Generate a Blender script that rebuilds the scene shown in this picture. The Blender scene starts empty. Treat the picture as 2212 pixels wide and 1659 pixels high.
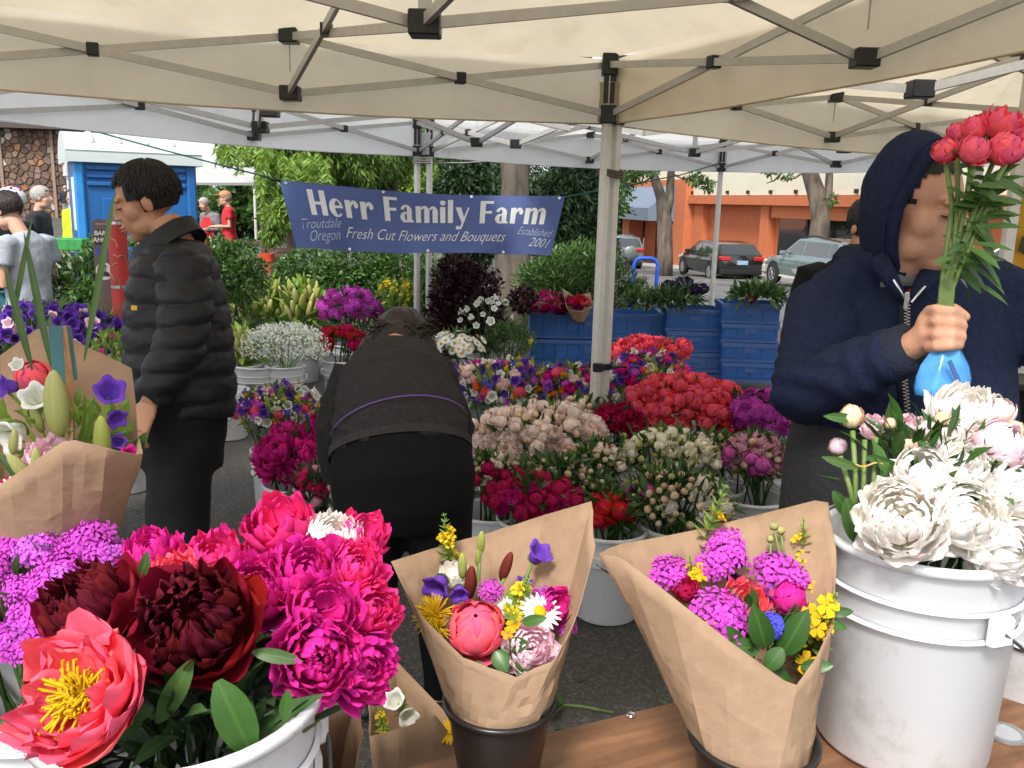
import bpy, math, random
import numpy as np
from mathutils import Vector, Matrix, noise

# ------------------------------------------------------------------ camera, sky, sun, exposure
SC = bpy.context.scene
COL = SC.collection
PITCH, ROLL, CAMH, FPX = math.radians(11.7), math.radians(1.5), 1.6, 1912.0
cam_data = bpy.data.cameras.new('camera')
cam = bpy.data.objects.new('camera', cam_data)
COL.objects.link(cam)
cam_data.sensor_width = 36.0
cam_data.lens = FPX / 2212.0 * 36.0
cam_data.clip_start = 0.05
cam_data.clip_end = 2000.0
CAMR = Matrix.Rotation(math.pi / 2 - PITCH, 3, 'X') @ Matrix.Rotation(ROLL, 3, 'Z')
cam.matrix_world = Matrix.Translation((0, 0, CAMH)) @ CAMR.to_4x4()
SC.camera = cam

world = bpy.data.worlds.new('World')
SC.world = world
world.use_nodes = True
wn = world.node_tree.nodes
wl = world.node_tree.links
for n in list(wn):
    wn.remove(n)
SUN_EL, SUN_AZ = math.radians(52), math.radians(200)     # azimuth from +Y clockwise: behind and left of the camera
sky = wn.new('ShaderNodeTexSky')
sky.sky_type = 'NISHITA'
sky.sun_disc = False
sky.sun_elevation = SUN_EL
sky.sun_rotation = SUN_AZ
sky.air_density = 1.0
sky.dust_density = 1.5
sky.ozone_density = 1.0
hs = wn.new('ShaderNodeHueSaturation')
hs.inputs['Saturation'].default_value = 0.16              # light cloud cover greys the blue
bg = wn.new('ShaderNodeBackground')
bg.inputs['Strength'].default_value = 0.15
out = wn.new('ShaderNodeOutputWorld')
wl.new(sky.outputs[0], hs.inputs['Color'])
wl.new(hs.outputs[0], bg.inputs['Color'])
wl.new(bg.outputs[0], out.inputs['Surface'])

sun_data = bpy.data.lights.new('sun', 'SUN')
sun_data.energy = 2.2
sun_data.angle = math.radians(14)
sun_data.color = (1.0, 0.96, 0.9)
sun = bpy.data.objects.new('sun', sun_data)
COL.objects.link(sun)
_d = Vector((math.sin(SUN_AZ) * math.cos(SUN_EL), math.cos(SUN_AZ) * math.cos(SUN_EL), math.sin(SUN_EL)))
sun.rotation_euler = _d.to_track_quat('Z', 'Y').to_euler()
sun.location = _d * 60

SC.view_settings.view_transform = 'Standard'
SC.view_settings.look = 'None'
SC.view_settings.exposure = 1.08
SC.view_settings.gamma = 1.0
SC.view_settings.use_curve_mapping = False
SC.cycles.use_denoising = True
try:
    SC.cycles.denoiser = 'OPENIMAGEDENOISE'
except Exception:
    pass
SC.cycles.max_bounces = 10
SC.cycles.diffuse_bounces = 7
SC.cycles.transmission_bounces = 6
SC.cycles.transparent_max_bounces = 8
SC.cycles.caustics_reflective = False
SC.cycles.caustics_refractive = False
SC.cycles.sample_clamp_indirect = 6.0
SC.cycles.use_adaptive_sampling = True
SC.cycles.adaptive_threshold = 0.02
# ------------------------------------------------------------------ helpers
RNG = random.Random(7)
CAMP = Vector((0, 0, CAMH))

def at(x, y, d):
    """world point seen at pixel (x, y) of a 2212-wide frame, d metres along the view axis"""
    return CAMP + CAMR @ Vector(((x - 1106) / FPX, (829.5 - y) / FPX, -1.0)) * d

def onz(x, y, z):
    v = CAMR @ Vector(((x - 1106) / FPX, (829.5 - y) / FPX, -1.0))
    return CAMP + v * ((z - CAMH) / v.z)

def sm(a, b, x):
    t = min(1.0, max(0.0, (x - a) / (b - a)))
    return t * t * (3 - 2 * t)

def zg(x, y):
    """height of the ground: flat market lot, a street falling away to the right"""
    return -0.046 * max(0.0, min(y, 90) - 10.5) * sm(-3.0, 3.0, x - 0.02 * y)

def tag(o, label=None, cat=None, group=None, kind=None):
    if label: o['label'] = label
    if cat: o['category'] = cat
    if group: o['group'] = group
    if kind: o['kind'] = kind
    return o

def thing(name, label, cat, loc=(0, 0, 0), rotz=0.0, group=None, kind=None):
    o = bpy.data.objects.new(name, None)
    o.empty_display_size = 0.1
    COL.objects.link(o)
    o.location = loc
    o.rotation_euler = (0, 0, rotz)
    return tag(o, label, cat, group, kind)

def link(name, me, parent=None, loc=None, rot=None, scale=None):
    o = bpy.data.objects.new(name, me)
    COL.objects.link(o)
    if parent is not None: o.parent = parent
    if loc is not None: o.location = loc
    if rot is not None:
        if isinstance(rot, Matrix): o.rotation_euler = rot.to_euler()
        else: o.rotation_euler = rot
    if scale is not None:
        o.scale = (scale,) * 3 if isinstance(scale, (int, float)) else scale
    return o

def copy_tree(o, parent=None):
    c = o.copy()
    COL.objects.link(c)
    if parent is not None: c.parent = parent
    for ch in list(o.children): copy_tree(ch, c)
    return c

def npmesh(name, V, F, mats, smooth=True, pc=None, mi=None):
    """V (n,3), F (m,k) index array or list of faces -> mesh"""
    me = bpy.data.meshes.new(name)
    V = np.asarray(V, dtype=np.float32)
    if isinstance(F, np.ndarray):
        m, k = F.shape
        me.vertices.add(len(V)); me.vertices.foreach_set('co', V.ravel())
        me.loops.add(m * k); me.loops.foreach_set('vertex_index', F.astype(np.int32).ravel())
        me.polygons.add(m)
        me.polygons.foreach_set('loop_start', np.arange(0, m * k, k, dtype=np.int32))
        me.update(calc_edges=True)
    else:
        me.from_pydata(V.tolist(), [], F)
    if smooth:
        me.polygons.foreach_set('use_smooth', np.ones(len(me.polygons), dtype=bool))
    if mats is not None:
        for m_ in (mats if isinstance(mats, (list, tuple)) else [mats]): me.materials.append(m_)
    if mi is not None:
        me.polygons.foreach_set('material_index', np.asarray(mi, dtype=np.int32))
    if pc is not None:
        a = me.color_attributes.new('pc', 'FLOAT_COLOR', 'POINT')
        c = np.ones((len(V), 4), dtype=np.float32); c[:, :pc.shape[1]] = pc
        a.data.foreach_set('color', c.ravel())
    me.update()
    return me

class MB:
    """collects shapes into one mesh"""
    def __init__(s): s.V = []; s.F = []; s.I = []; s.cur = 0
    def add(s, V, F):
        b = len(s.V)
        s.V.extend([tuple(v) for v in V]); s.F.extend([tuple(i + b for i in f) for f in F]); s.I.extend([s.cur] * len(F))
        return s
    def box(s, c, size, rot=None, bevel=0.0):
        hx, hy, hz = size[0] / 2, size[1] / 2, size[2] / 2
        c = Vector(c)
        if bevel <= 0:
            V = [Vector((x, y, z)) for x in (-hx, hx) for y in (-hy, hy) for z in (-hz, hz)]
            F = [(0, 1, 3, 2), (4, 6, 7, 5), (0, 4, 5, 1), (2, 3, 7, 6), (0, 2, 6, 4), (1, 5, 7, 3)]
        else:
            b = min(bevel, hx * .9, hy * .9, hz * .9); V = []; F = []
            idx = {}
            for sx in (-1, 1):
                for sy in (-1, 1):
                    for sz in (-1, 1):
                        for ax in range(3):
                            p = [sx * (hx - b), sy * (hy - b), sz * (hz - b)]
                            p[ax] = (sx * hx, sy * hy, sz * hz)[ax]
                            idx[(sx, sy, sz, ax)] = len(V); V.append(Vector(p))
            q = lambda *a: idx[a]
            for sx in (-1, 1): F.append([q(sx, -1, -1, 0), q(sx, 1, -1, 0), q(sx, 1, 1, 0), q(sx, -1, 1, 0)][::sx])
            for sy in (-1, 1): F.append([q(-1, sy, -1, 1), q(-1, sy, 1, 1), q(1, sy, 1, 1), q(1, sy, -1, 1)][::sy])
            for sz in (-1, 1): F.append([q(-1, -1, sz, 2), q(1, -1, sz, 2), q(1, 1, sz, 2), q(-1, 1, sz, 2)][::sz])
            for sx in (-1, 1):
                for sy in (-1, 1): F.append([q(sx, sy, -1, 0), q(sx, sy, 1, 0), q(sx, sy, 1, 1), q(sx, sy, -1, 1)][::-sx * sy])
                for sz in (-1, 1): F.append([q(sx, -1, sz, 0), q(sx, 1, sz, 0), q(sx, 1, sz, 2), q(sx, -1, sz, 2)][::sx * sz])
            for sy in (-1, 1):
                for sz in (-1, 1): F.append([q(-1, sy, sz, 1), q(1, sy, sz, 1), q(1, sy, sz, 2), q(-1, sy, sz, 2)][::-sy * sz])
            for sx in (-1, 1):
                for sy in (-1, 1):
                    for sz in (-1, 1): F.append([q(sx, sy, sz, 0), q(sx, sy, sz, 1), q(sx, sy, sz, 2)][::sx * sy * sz])
        if rot is not None: V = [rot @ v for v in V]
        return s.add([v + c for v in V], F)
    def bar(s, p, q, w, h, up=(0, 0, 1)):
        p = Vector(p); q = Vector(q); d = q - p; L = d.length; d.normalize()
        up = Vector(up); x = d.cross(up)
        if x.length < 1e-4: x = d.cross(Vector((1, 0, 0)))
        x.normalize(); z = x.cross(d)
        return s.box((p + q) / 2, (w, L, h), Matrix((x, d, z)).transposed())
    def tube(s, pts, r, n=8, caps=True, up=(0, 0, 1)):
        """r: one radius, list of radii, or list of (rx, ry)"""
        pts = [Vector(p) for p in pts]; m = len(pts)
        if not isinstance(r, (list, tuple)): r = [r] * m
        V = []; F = []
        prev = None
        for i, p in enumerate(pts):
            d = (pts[min(i + 1, m - 1)] - pts[max(i - 1, 0)]).normalized()
            if prev is None:
                u = Vector(up); x = u.cross(d)
                if x.length < 1e-3: x = Vector((0, 1, 0)).cross(d)
                if x.length < 1e-3: x = Vector((1, 0, 0)).cross(d)
            else:
                x = prev - d * prev.dot(d)
            x.normalize(); y = d.cross(x); prev = x
            rx, ry = r[i] if isinstance(r[i], (list, tuple)) else (r[i], r[i])
            for k in range(n):
                a = 2 * math.pi * k / n
                V.append(p + x * (rx * math.cos(a)) + y * (ry * math.sin(a)))
        for i in range(m - 1):
            for k in range(n):
                k2 = (k + 1) % n
                F.append((i * n + k, i * n + k2, (i + 1) * n + k2, (i + 1) * n + k))
        if caps:
            F.append(tuple(range(n))[::-1]); F.append(tuple((m - 1) * n + k for k in range(n)))
        return s.add(V, F)
    def lathe(s, prof, n=24, c=(0, 0, 0), rot=None, close=False):
        c = Vector(c); V = []; F = []; m = len(prof)
        for (r, z) in prof:
            for k in range(n):
                a = 2 * math.pi * k / n
                V.append(Vector((r * math.cos(a), r * math.sin(a), z)))
        rows = m if close else m - 1
        for i in range(rows):
            for k in range(n):
                k2 = (k + 1) % n; j = (i + 1) % m
                F.append((i * n + k, i * n + k2, j * n + k2, j * n + k))
        if rot is not None: V = [rot @ v for v in V]
        return s.add([v + c for v in V], F)
    def ell(s, c, r, rot=None, nu=16, nv=10):
        c = Vector(c); V = []; F = []
        for j in range(nv + 1):
            t = math.pi * (j + .02 if j == 0 else j - .02 if j == nv else j) / nv
            for k in range(nu):
                a = 2 * math.pi * k / nu
                v = Vector((r[0] * math.sin(t) * math.cos(a), r[1] * math.sin(t) * math.sin(a), -r[2] * math.cos(t)))
                V.append((rot @ v if rot is not None else v) + c)
        for j in range(nv):
            for k in range(nu):
                k2 = (k + 1) % nu
                F.append((j * nu + k, j * nu + k2, (j + 1) * nu + k2, (j + 1) * nu + k))
        F.append(tuple(range(nu))[::-1]); F.append(tuple(nv * nu + k for k in range(nu)))
        return s.add(V, F)
    def prism(s, poly, a, b):
        """poly: list of 3d points of one face (offset vectors a..b give both faces)"""
        n = len(poly); a = Vector(a); b = Vector(b)
        V = [Vector(p) + a for p in poly] + [Vector(p) + b for p in poly]
        F = [tuple(range(n))[::-1], tuple(range(n, 2 * n))] + [(i, (i + 1) % n, (i + 1) % n + n, i + n) for i in range(n)]
        return s.add(V, F)
    def grid(s, fn, nu, nv):
        V = [fn(i / nu, j / nv) for j in range(nv + 1) for i in range(nu + 1)]
        F = [(j * (nu + 1) + i, j * (nu + 1) + i + 1, (j + 1) * (nu + 1) + i + 1, (j + 1) * (nu + 1) + i) for j in range(nv) for i in range(nu)]
        return s.add(V, F)
    def mesh(s, name, mat, smooth=False):
        return npmesh(name, s.V, s.F, mat, smooth, mi=s.I if isinstance(mat, (list, tuple)) and len(mat) > 1 else None)
    def build(s, name, mat, parent=None, smooth=False, loc=None, rot=None):
        me = s.mesh(name, mat, smooth)
        return link(name, me, parent, loc, rot)

def autosmooth(me, deg=40):
    """smooth shading with sharp edges kept"""
    me.polygons.foreach_set('use_smooth', np.ones(len(me.polygons), dtype=bool))
    me.set_sharp_from_angle(angle=math.radians(deg))
    return me

def remesh(mb, voxel, smooth=3, name='body', mat=None, factor=.5):
    """one continuous skin over everything collected in mb"""
    me0 = npmesh('tmp', mb.V, mb.F, None, False)
    o = bpy.data.objects.new('tmp', me0); COL.objects.link(o)
    m = o.modifiers.new('r', 'REMESH'); m.mode = 'VOXEL'; m.voxel_size = voxel
    if smooth:
        m2 = o.modifiers.new('s', 'SMOOTH'); m2.iterations = smooth; m2.factor = factor
    dg = bpy.context.evaluated_depsgraph_get()
    me = bpy.data.meshes.new_from_object(o.evaluated_get(dg))
    bpy.data.objects.remove(o); bpy.data.meshes.remove(me0)
    me.name = name
    me.polygons.foreach_set('use_smooth', np.ones(len(me.polygons), dtype=bool))
    if mat is not None: me.materials.append(mat)
    return me

def getv(me):
    a = np.empty(len(me.vertices) * 3, dtype=np.float32); me.vertices.foreach_get('co', a); return a.reshape(-1, 3)
def getn(me):
    a = np.empty(len(me.vertices) * 3, dtype=np.float32); me.vertices.foreach_get('normal', a); return a.reshape(-1, 3)
def setv(me, v):
    me.vertices.foreach_set('co', np.ascontiguousarray(v, dtype=np.float32).ravel()); me.update()

def rotz_to(axis, spin=0.0):
    """rotation taking +Z to axis"""
    return Vector(axis).normalized().to_track_quat('Z', 'Y').to_matrix() @ Matrix.Rotation(spin, 3, 'Z')

def scatter(templates, mats3, loc, pick, rnd=None):
    """templates: list of (V,F,pc); mats3 (n,3,3); loc (n,3); pick (n,) -> V,F,pc of the lot (quads only)"""
    Vs, Fs, Cs = [], [], []; base = 0
    for ti, (tv, tf, tc) in enumerate(templates):
        sel = np.nonzero(pick == ti)[0]
        if not len(sel): continue
        v = np.einsum('nij,kj->nki', mats3[sel], tv) + loc[sel][:, None, :]
        k = len(tv)
        f = tf[None] + (np.arange(len(sel)) * k)[:, None, None] + base
        c = np.repeat(tc[None], len(sel), 0).copy()
        if rnd is not None: c[:, :, 2] = rnd[sel][:, None]
        Vs.append(v.reshape(-1, 3)); Fs.append(f.reshape(-1, tf.shape[1])); Cs.append(c.reshape(-1, 3))
        base += len(sel) * k
    return np.concatenate(Vs), np.concatenate(Fs), np.concatenate(Cs)

def frames(dirs, ups=None, rng=None):
    """rotation matrices whose +Y column follows dirs"""
    d = dirs / (np.linalg.norm(dirs, axis=1, keepdims=True) + 1e-9)
    if ups is None: ups = rng.normal(size=d.shape)
    x = np.cross(d, ups); x /= (np.linalg.norm(x, axis=1, keepdims=True) + 1e-9)
    z = np.cross(x, d)
    return np.stack([x, d, z], axis=2)

def leaf_t(L=1.0, W=.4, fold=.15, bend=.2, n=3, tip=1.0):
    """leaf along +Y, folded at the midrib: quads"""
    V = []; C = []
    for i in range(n + 1):
        s = i / n
        w = W * .5 * (2.0 * max(.02, s) ** .62 * (1 - s) ** .72 if n > 2 else math.sin(math.pi * min(1, s ** .8 * .93 + .05)))
        if i == n: w = W * .02
        z = -bend * s * s * L
        V += [(-w, s * L, z + fold * w), (0, s * L, z), (w, s * L, z + fold * w)]
        C += [(s, 1, 0), (s, 0, 0), (s, 1, 0)]
    F = []
    for i in range(n):
        a = i * 3; F += [(a, a + 1, a + 4, a + 3), (a + 1, a + 2, a + 5, a + 4)]
    return np.array(V, float), np.array(F), np.array(C, float)
# ------------------------------------------------------------------ materials
MATS = {}

def _new(name):
    m = bpy.data.materials.new(name); m.use_nodes = True
    nt = m.node_tree
    for n in list(nt.nodes): nt.nodes.remove(n)
    o = nt.nodes.new('ShaderNodeOutputMaterial')
    return m, nt, o

def M(name, col, rough=.6, var=.12, scale=12.0, bump=0.0, bscale=None, metal=0.0, spec=.4, trans=0.0, coat=0.0, dirt=None, dirt_scale=3.0, stretch=None, objvar=0.0, coords='Object', sheen=0.0):
    """plain procedural surface: noise variation, optional bump, dirt patches, translucency"""
    if name in MATS: return MATS[name]
    m, nt, o = _new(name)
    N = nt.nodes.new; L = nt.links.new
    tc = N('ShaderNodeTexCoord'); src = tc.outputs[coords]
    if stretch:
        mp = N('ShaderNodeMapping'); mp.inputs['Scale'].default_value = stretch; L(src, mp.inputs[0]); src = mp.outputs[0]
    nz = N('ShaderNodeTexNoise'); nz.inputs['Scale'].default_value = scale; nz.inputs['Detail'].default_value = 5
    L(src, nz.inputs['Vector'])
    mr = N('ShaderNodeMapRange'); mr.inputs[1].default_value = .3; mr.inputs[2].default_value = .7
    mr.inputs[3].default_value = 1 - var; mr.inputs[4].default_value = 1 + var
    L(nz.outputs[0], mr.inputs[0])
    vm = N('ShaderNodeVectorMath'); vm.operation = 'SCALE'; vm.inputs[0].default_value = col; L(mr.outputs[0], vm.inputs['Scale'])
    cs = vm.outputs[0]
    if objvar:
        oi = N('ShaderNodeObjectInfo'); h = N('ShaderNodeHueSaturation')
        r2 = N('ShaderNodeMapRange'); r2.inputs[3].default_value = 1 - objvar; r2.inputs[4].default_value = 1 + objvar
        L(oi.outputs['Random'], r2.inputs[0]); L(r2.outputs[0], h.inputs['Value']); L(cs, h.inputs['Color']); cs = h.outputs[0]
    if dirt:
        n2 = N('ShaderNodeTexNoise'); n2.inputs['Scale'].default_value = dirt_scale; n2.inputs['Detail'].default_value = 8; n2.inputs['Roughness'].default_value = .7
        L(src, n2.inputs['Vector'])
        r3 = N('ShaderNodeMapRange'); r3.inputs[1].default_value = .54; r3.inputs[2].default_value = .75; r3.inputs[4].default_value = dirt[3] if len(dirt) > 3 else .5
        L(n2.outputs[0], r3.inputs[0])
        mx = N('ShaderNodeMix'); mx.data_type = 'RGBA'; L(r3.outputs[0], mx.inputs[0]); L(cs, mx.inputs[6]); mx.inputs[7].default_value = (*dirt[:3], 1); cs = mx.outputs[2]
    b = N('ShaderNodeBsdfPrincipled')
    b.inputs['Roughness'].default_value = rough; b.inputs['Metallic'].default_value = metal
    b.inputs['Specular IOR Level'].default_value = spec; b.inputs['Coat Weight'].default_value = coat
    if sheen: b.inputs['Sheen Weight'].default_value = sheen
    L(cs, b.inputs['Base Color'])
    if bump:
        n3 = N('ShaderNodeTexNoise'); n3.inputs['Scale'].default_value = bscale or scale * 3; n3.inputs['Detail'].default_value = 6
        L(src, n3.inputs['Vector'])
        bp = N('ShaderNodeBump'); bp.inputs['Strength'].default_value = bump; bp.inputs['Distance'].default_value = .02
        L(n3.outputs[0], bp.inputs['Height']); L(bp.outputs[0], b.inputs['Normal'])
    sh = b.outputs[0]
    if trans:
        t = N('ShaderNodeBsdfTranslucent'); L(cs, t.inputs['Color'])
        ms = N('ShaderNodeMixShader'); ms.inputs[0].default_value = trans; L(sh, ms.inputs[1]); L(t.outputs[0], ms.inputs[2]); sh = ms.outputs[0]
    L(sh, o.inputs['Surface'])
    MATS[name] = m
    return m

def LEAF(name, c0, c1, rough=.45, trans=.3, spec=.4, objvar=.0):
    """foliage: colour runs between c0 and c1 by leaf, a paler midrib"""
    if name in MATS: return MATS[name]
    m, nt, o = _new(name); N = nt.nodes.new; L = nt.links.new
    a = N('ShaderNodeAttribute'); a.attribute_name = 'pc'
    sp = N('ShaderNodeSeparateColor'); L(a.outputs['Color'], sp.inputs[0])
    mx = N('ShaderNodeMix'); mx.data_type = 'RGBA'; mx.inputs[6].default_value = (*c0, 1); mx.inputs[7].default_value = (*c1, 1)
    L(sp.outputs[2], mx.inputs[0])
    cs = mx.outputs[2]
    tc = N('ShaderNodeTexCoord'); nz = N('ShaderNodeTexNoise'); nz.inputs['Scale'].default_value = 30; L(tc.outputs['Object'], nz.inputs['Vector'])
    h = N('ShaderNodeHueSaturation'); mr = N('ShaderNodeMapRange'); mr.inputs[3].default_value = .75; mr.inputs[4].default_value = 1.25
    L(nz.outputs[0], mr.inputs[0]); L(mr.outputs[0], h.inputs['Value']); L(cs, h.inputs['Color']); cs = h.outputs[0]
    # paler midrib and side veins
    v1 = N('ShaderNodeMath'); v1.operation = 'MULTIPLY_ADD'; v1.inputs[1].default_value = 9.0; L(sp.outputs[0], v1.inputs[0])
    v0 = N('ShaderNodeMath'); v0.operation = 'MULTIPLY'; v0.inputs[1].default_value = -2.2; L(sp.outputs[1], v0.inputs[0]); L(v0.outputs[0], v1.inputs[2])
    v2 = N('ShaderNodeMath'); v2.operation = 'FRACT'; L(v1.outputs[0], v2.inputs[0])
    v3 = N('ShaderNodeMapRange'); v3.inputs[1].default_value = .0; v3.inputs[2].default_value = .16; v3.inputs[3].default_value = .14; v3.inputs[4].default_value = 0.0; L(v2.outputs[0], v3.inputs[0])
    v4 = N('ShaderNodeMapRange'); v4.inputs[1].default_value = .03; v4.inputs[2].default_value = .16; v4.inputs[3].default_value = .32; v4.inputs[4].default_value = 0.0; L(sp.outputs[1], v4.inputs[0])
    v5 = N('ShaderNodeMath'); v5.operation = 'MAXIMUM'; L(v3.outputs[0], v5.inputs[0]); L(v4.outputs[0], v5.inputs[1])
    vx = N('ShaderNodeMix'); vx.data_type = 'RGBA'; L(v5.outputs[0], vx.inputs[0]); L(cs, vx.inputs[6]); vx.inputs[7].default_value = (min(1, c1[0] * 1.9), min(1, c1[1] * 1.7), min(1, c1[2] * 1.6), 1); cs = vx.outputs[2]
    b = N('ShaderNodeBsdfPrincipled'); b.inputs['Roughness'].default_value = rough; b.inputs['Specular IOR Level'].default_value = spec
    L(cs, b.inputs['Base Color'])
    t = N('ShaderNodeBsdfTranslucent'); L(cs, t.inputs['Color'])
    ms = N('ShaderNodeMixShader'); ms.inputs[0].default_value = trans
    L(b.outputs[0], ms.inputs[1]); L(t.outputs[0], ms.inputs[2]); L(ms.outputs[0], o.inputs['Surface'])
    MATS[name] = m
    return m

def PETAL(name, base, tip, streak=None, streak_amt=.0, trans=.2, rough=.55, objvar=.12, power=1.0):
    """petal: base colour at the claw running to the tip colour, fine veins along its length"""
    if name in MATS: return MATS[name]
    m, nt, o = _new(name); N = nt.nodes.new; L = nt.links.new
    a = N('ShaderNodeAttribute'); a.attribute_name = 'pc'
    sp = N('ShaderNodeSeparateColor'); L(a.outputs['Color'], sp.inputs[0])
    pw = N('ShaderNodeMath'); pw.operation = 'POWER'; pw.inputs[1].default_value = power; L(sp.outputs[0], pw.inputs[0])
    mx = N('ShaderNodeMix'); mx.data_type = 'RGBA'; mx.inputs[6].default_value = (*base, 1); mx.inputs[7].default_value = (*tip, 1)
    L(pw.outputs[0], mx.inputs[0]); cs = mx.outputs[2]
    # veins: noise stretched along the petal
    cb = N('ShaderNodeCombineXYZ'); L(sp.outputs[1], cb.inputs[0]); L(sp.outputs[0], cb.inputs[1]); L(sp.outputs[2], cb.inputs[2])
    mp = N('ShaderNodeMapping'); mp.inputs['Scale'].default_value = (14, 1.2, 9); L(cb.outputs[0], mp.inputs[0])
    nz = N('ShaderNodeTexNoise'); nz.inputs['Scale'].default_value = 1.0; nz.inputs['Detail'].default_value = 3; L(mp.outputs[0], nz.inputs['Vector'])
    mr = N('ShaderNodeMapRange'); mr.inputs[1].default_value = .3; mr.inputs[2].default_value = .7; mr.inputs[3].default_value = .88; mr.inputs[4].default_value = 1.1
    L(nz.outputs[0], mr.inputs[0])
    h = N('ShaderNodeHueSaturation'); L(cs, h.inputs['Color'])
    oi = N('ShaderNodeObjectInfo'); r2 = N('ShaderNodeMapRange'); r2.inputs[3].default_value = 1 - objvar; r2.inputs[4].default_value = 1 + objvar
    L(oi.outputs['Random'], r2.inputs[0])
    mu = N('ShaderNodeMath'); mu.operation = 'MULTIPLY'; L(mr.outputs[0], mu.inputs[0]); L(r2.outputs[0], mu.inputs[1])
    rp_ = N('ShaderNodeMapRange'); rp_.inputs[3].default_value = .84; rp_.inputs[4].default_value = 1.10; L(sp.outputs[2], rp_.inputs[0])
    m2_ = N('ShaderNodeMath'); m2_.operation = 'MULTIPLY'; L(mu.outputs[0], m2_.inputs[0]); L(rp_.outputs[0], m2_.inputs[1]); L(m2_.outputs[0], h.inputs['Value'])
    rh_ = N('ShaderNodeMapRange'); rh_.inputs[3].default_value = .488; rh_.inputs[4].default_value = .512; L(sp.outputs[2], rh_.inputs[0]); L(rh_.outputs[0], h.inputs['Hue'])
    cs = h.outputs[0]
    if streak:
        m2 = N('ShaderNodeMapping'); m2.inputs['Scale'].default_value = (2.2, 2.6, 23); L(cb.outputs[0], m2.inputs[0])
        n2 = N('ShaderNodeTexNoise'); n2.inputs['Scale'].default_value = 1.3; n2.inputs['Detail'].default_value = 2; L(m2.outputs[0], n2.inputs['Vector'])
        r3 = N('ShaderNodeMapRange'); r3.inputs[1].default_value = .60; r3.inputs[2].default_value = .72; r3.inputs[4].default_value = streak_amt; L(n2.outputs[0], r3.inputs[0])
        x2 = N('ShaderNodeMix'); x2.data_type = 'RGBA'; L(r3.outputs[0], x2.inputs[0]); L(cs, x2.inputs[6]); x2.inputs[7].default_value = (*streak, 1); cs = x2.outputs[2]
    b = N('ShaderNodeBsdfPrincipled'); b.inputs['Roughness'].default_value = rough + .15; b.inputs['Specular IOR Level'].default_value = .12
    L(cs, b.inputs['Base Color'])
    bp = N('ShaderNodeBump'); bp.inputs['Strength'].default_value = .25; bp.inputs['Distance'].default_value = .002; L(nz.outputs[0], bp.inputs['Height']); L(bp.outputs[0], b.inputs['Normal'])
    t = N('ShaderNodeBsdfTranslucent'); L(cs, t.inputs['Color'])
    ms = N('ShaderNodeMixShader'); ms.inputs[0].default_value = trans
    L(b.outputs[0], ms.inputs[1]); L(t.outputs[0], ms.inputs[2]); L(ms.outputs[0], o.inputs['Surface'])
    MATS[name] = m
    return m

def asphalt(name, c, speck, speck_amt=.35):
    m, nt, o = _new(name); N = nt.nodes.new; L = nt.links.new
    tc = N('ShaderNodeTexCoord')
    n1 = N('ShaderNodeTexNoise'); n1.inputs['Scale'].default_value = .7; n1.inputs['Detail'].default_value = 8; L(tc.outputs['Object'], n1.inputs['Vector'])
    v = N('ShaderNodeTexVoronoi'); v.inputs['Scale'].default_value = 110; L(tc.outputs['Object'], v.inputs['Vector'])
    sp = N('ShaderNodeSeparateColor'); L(v.outputs['Color'], sp.inputs[0])
    r = N('ShaderNodeMapRange'); r.inputs[1].default_value = .62; r.inputs[2].default_value = 1.0; r.inputs[4].default_value = speck_amt; L(sp.outputs[0], r.inputs[0])
    mx = N('ShaderNodeMix'); mx.data_type = 'RGBA'; mx.inputs[6].default_value = (*c, 1); mx.inputs[7].default_value = (*speck, 1); L(r.outputs[0], mx.inputs[0])
    h = N('ShaderNodeHueSaturation'); r2 = N('ShaderNodeMapRange'); r2.inputs[1].default_value = .3; r2.inputs[2].default_value = .7; r2.inputs[3].default_value = .7; r2.inputs[4].default_value = 1.25
    L(n1.outputs[0], r2.inputs[0]); L(r2.outputs[0], h.inputs['Value']); L(mx.outputs[2], h.inputs['Color'])
    b = N('ShaderNodeBsdfPrincipled'); b.inputs['Roughness'].default_value = .85; b.inputs['Specular IOR Level'].default_value = .3; L(h.outputs[0], b.inputs['Base Color'])
    bp = N('ShaderNodeBump'); bp.inputs['Strength'].default_value = .5; bp.inputs['Distance'].default_value = .004; L(v.outputs['Distance'], bp.inputs['Height']); L(bp.outputs[0], b.inputs['Normal'])
    L(b.outputs[0], o.inputs['Surface']); MATS[name] = m
    return m

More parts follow.
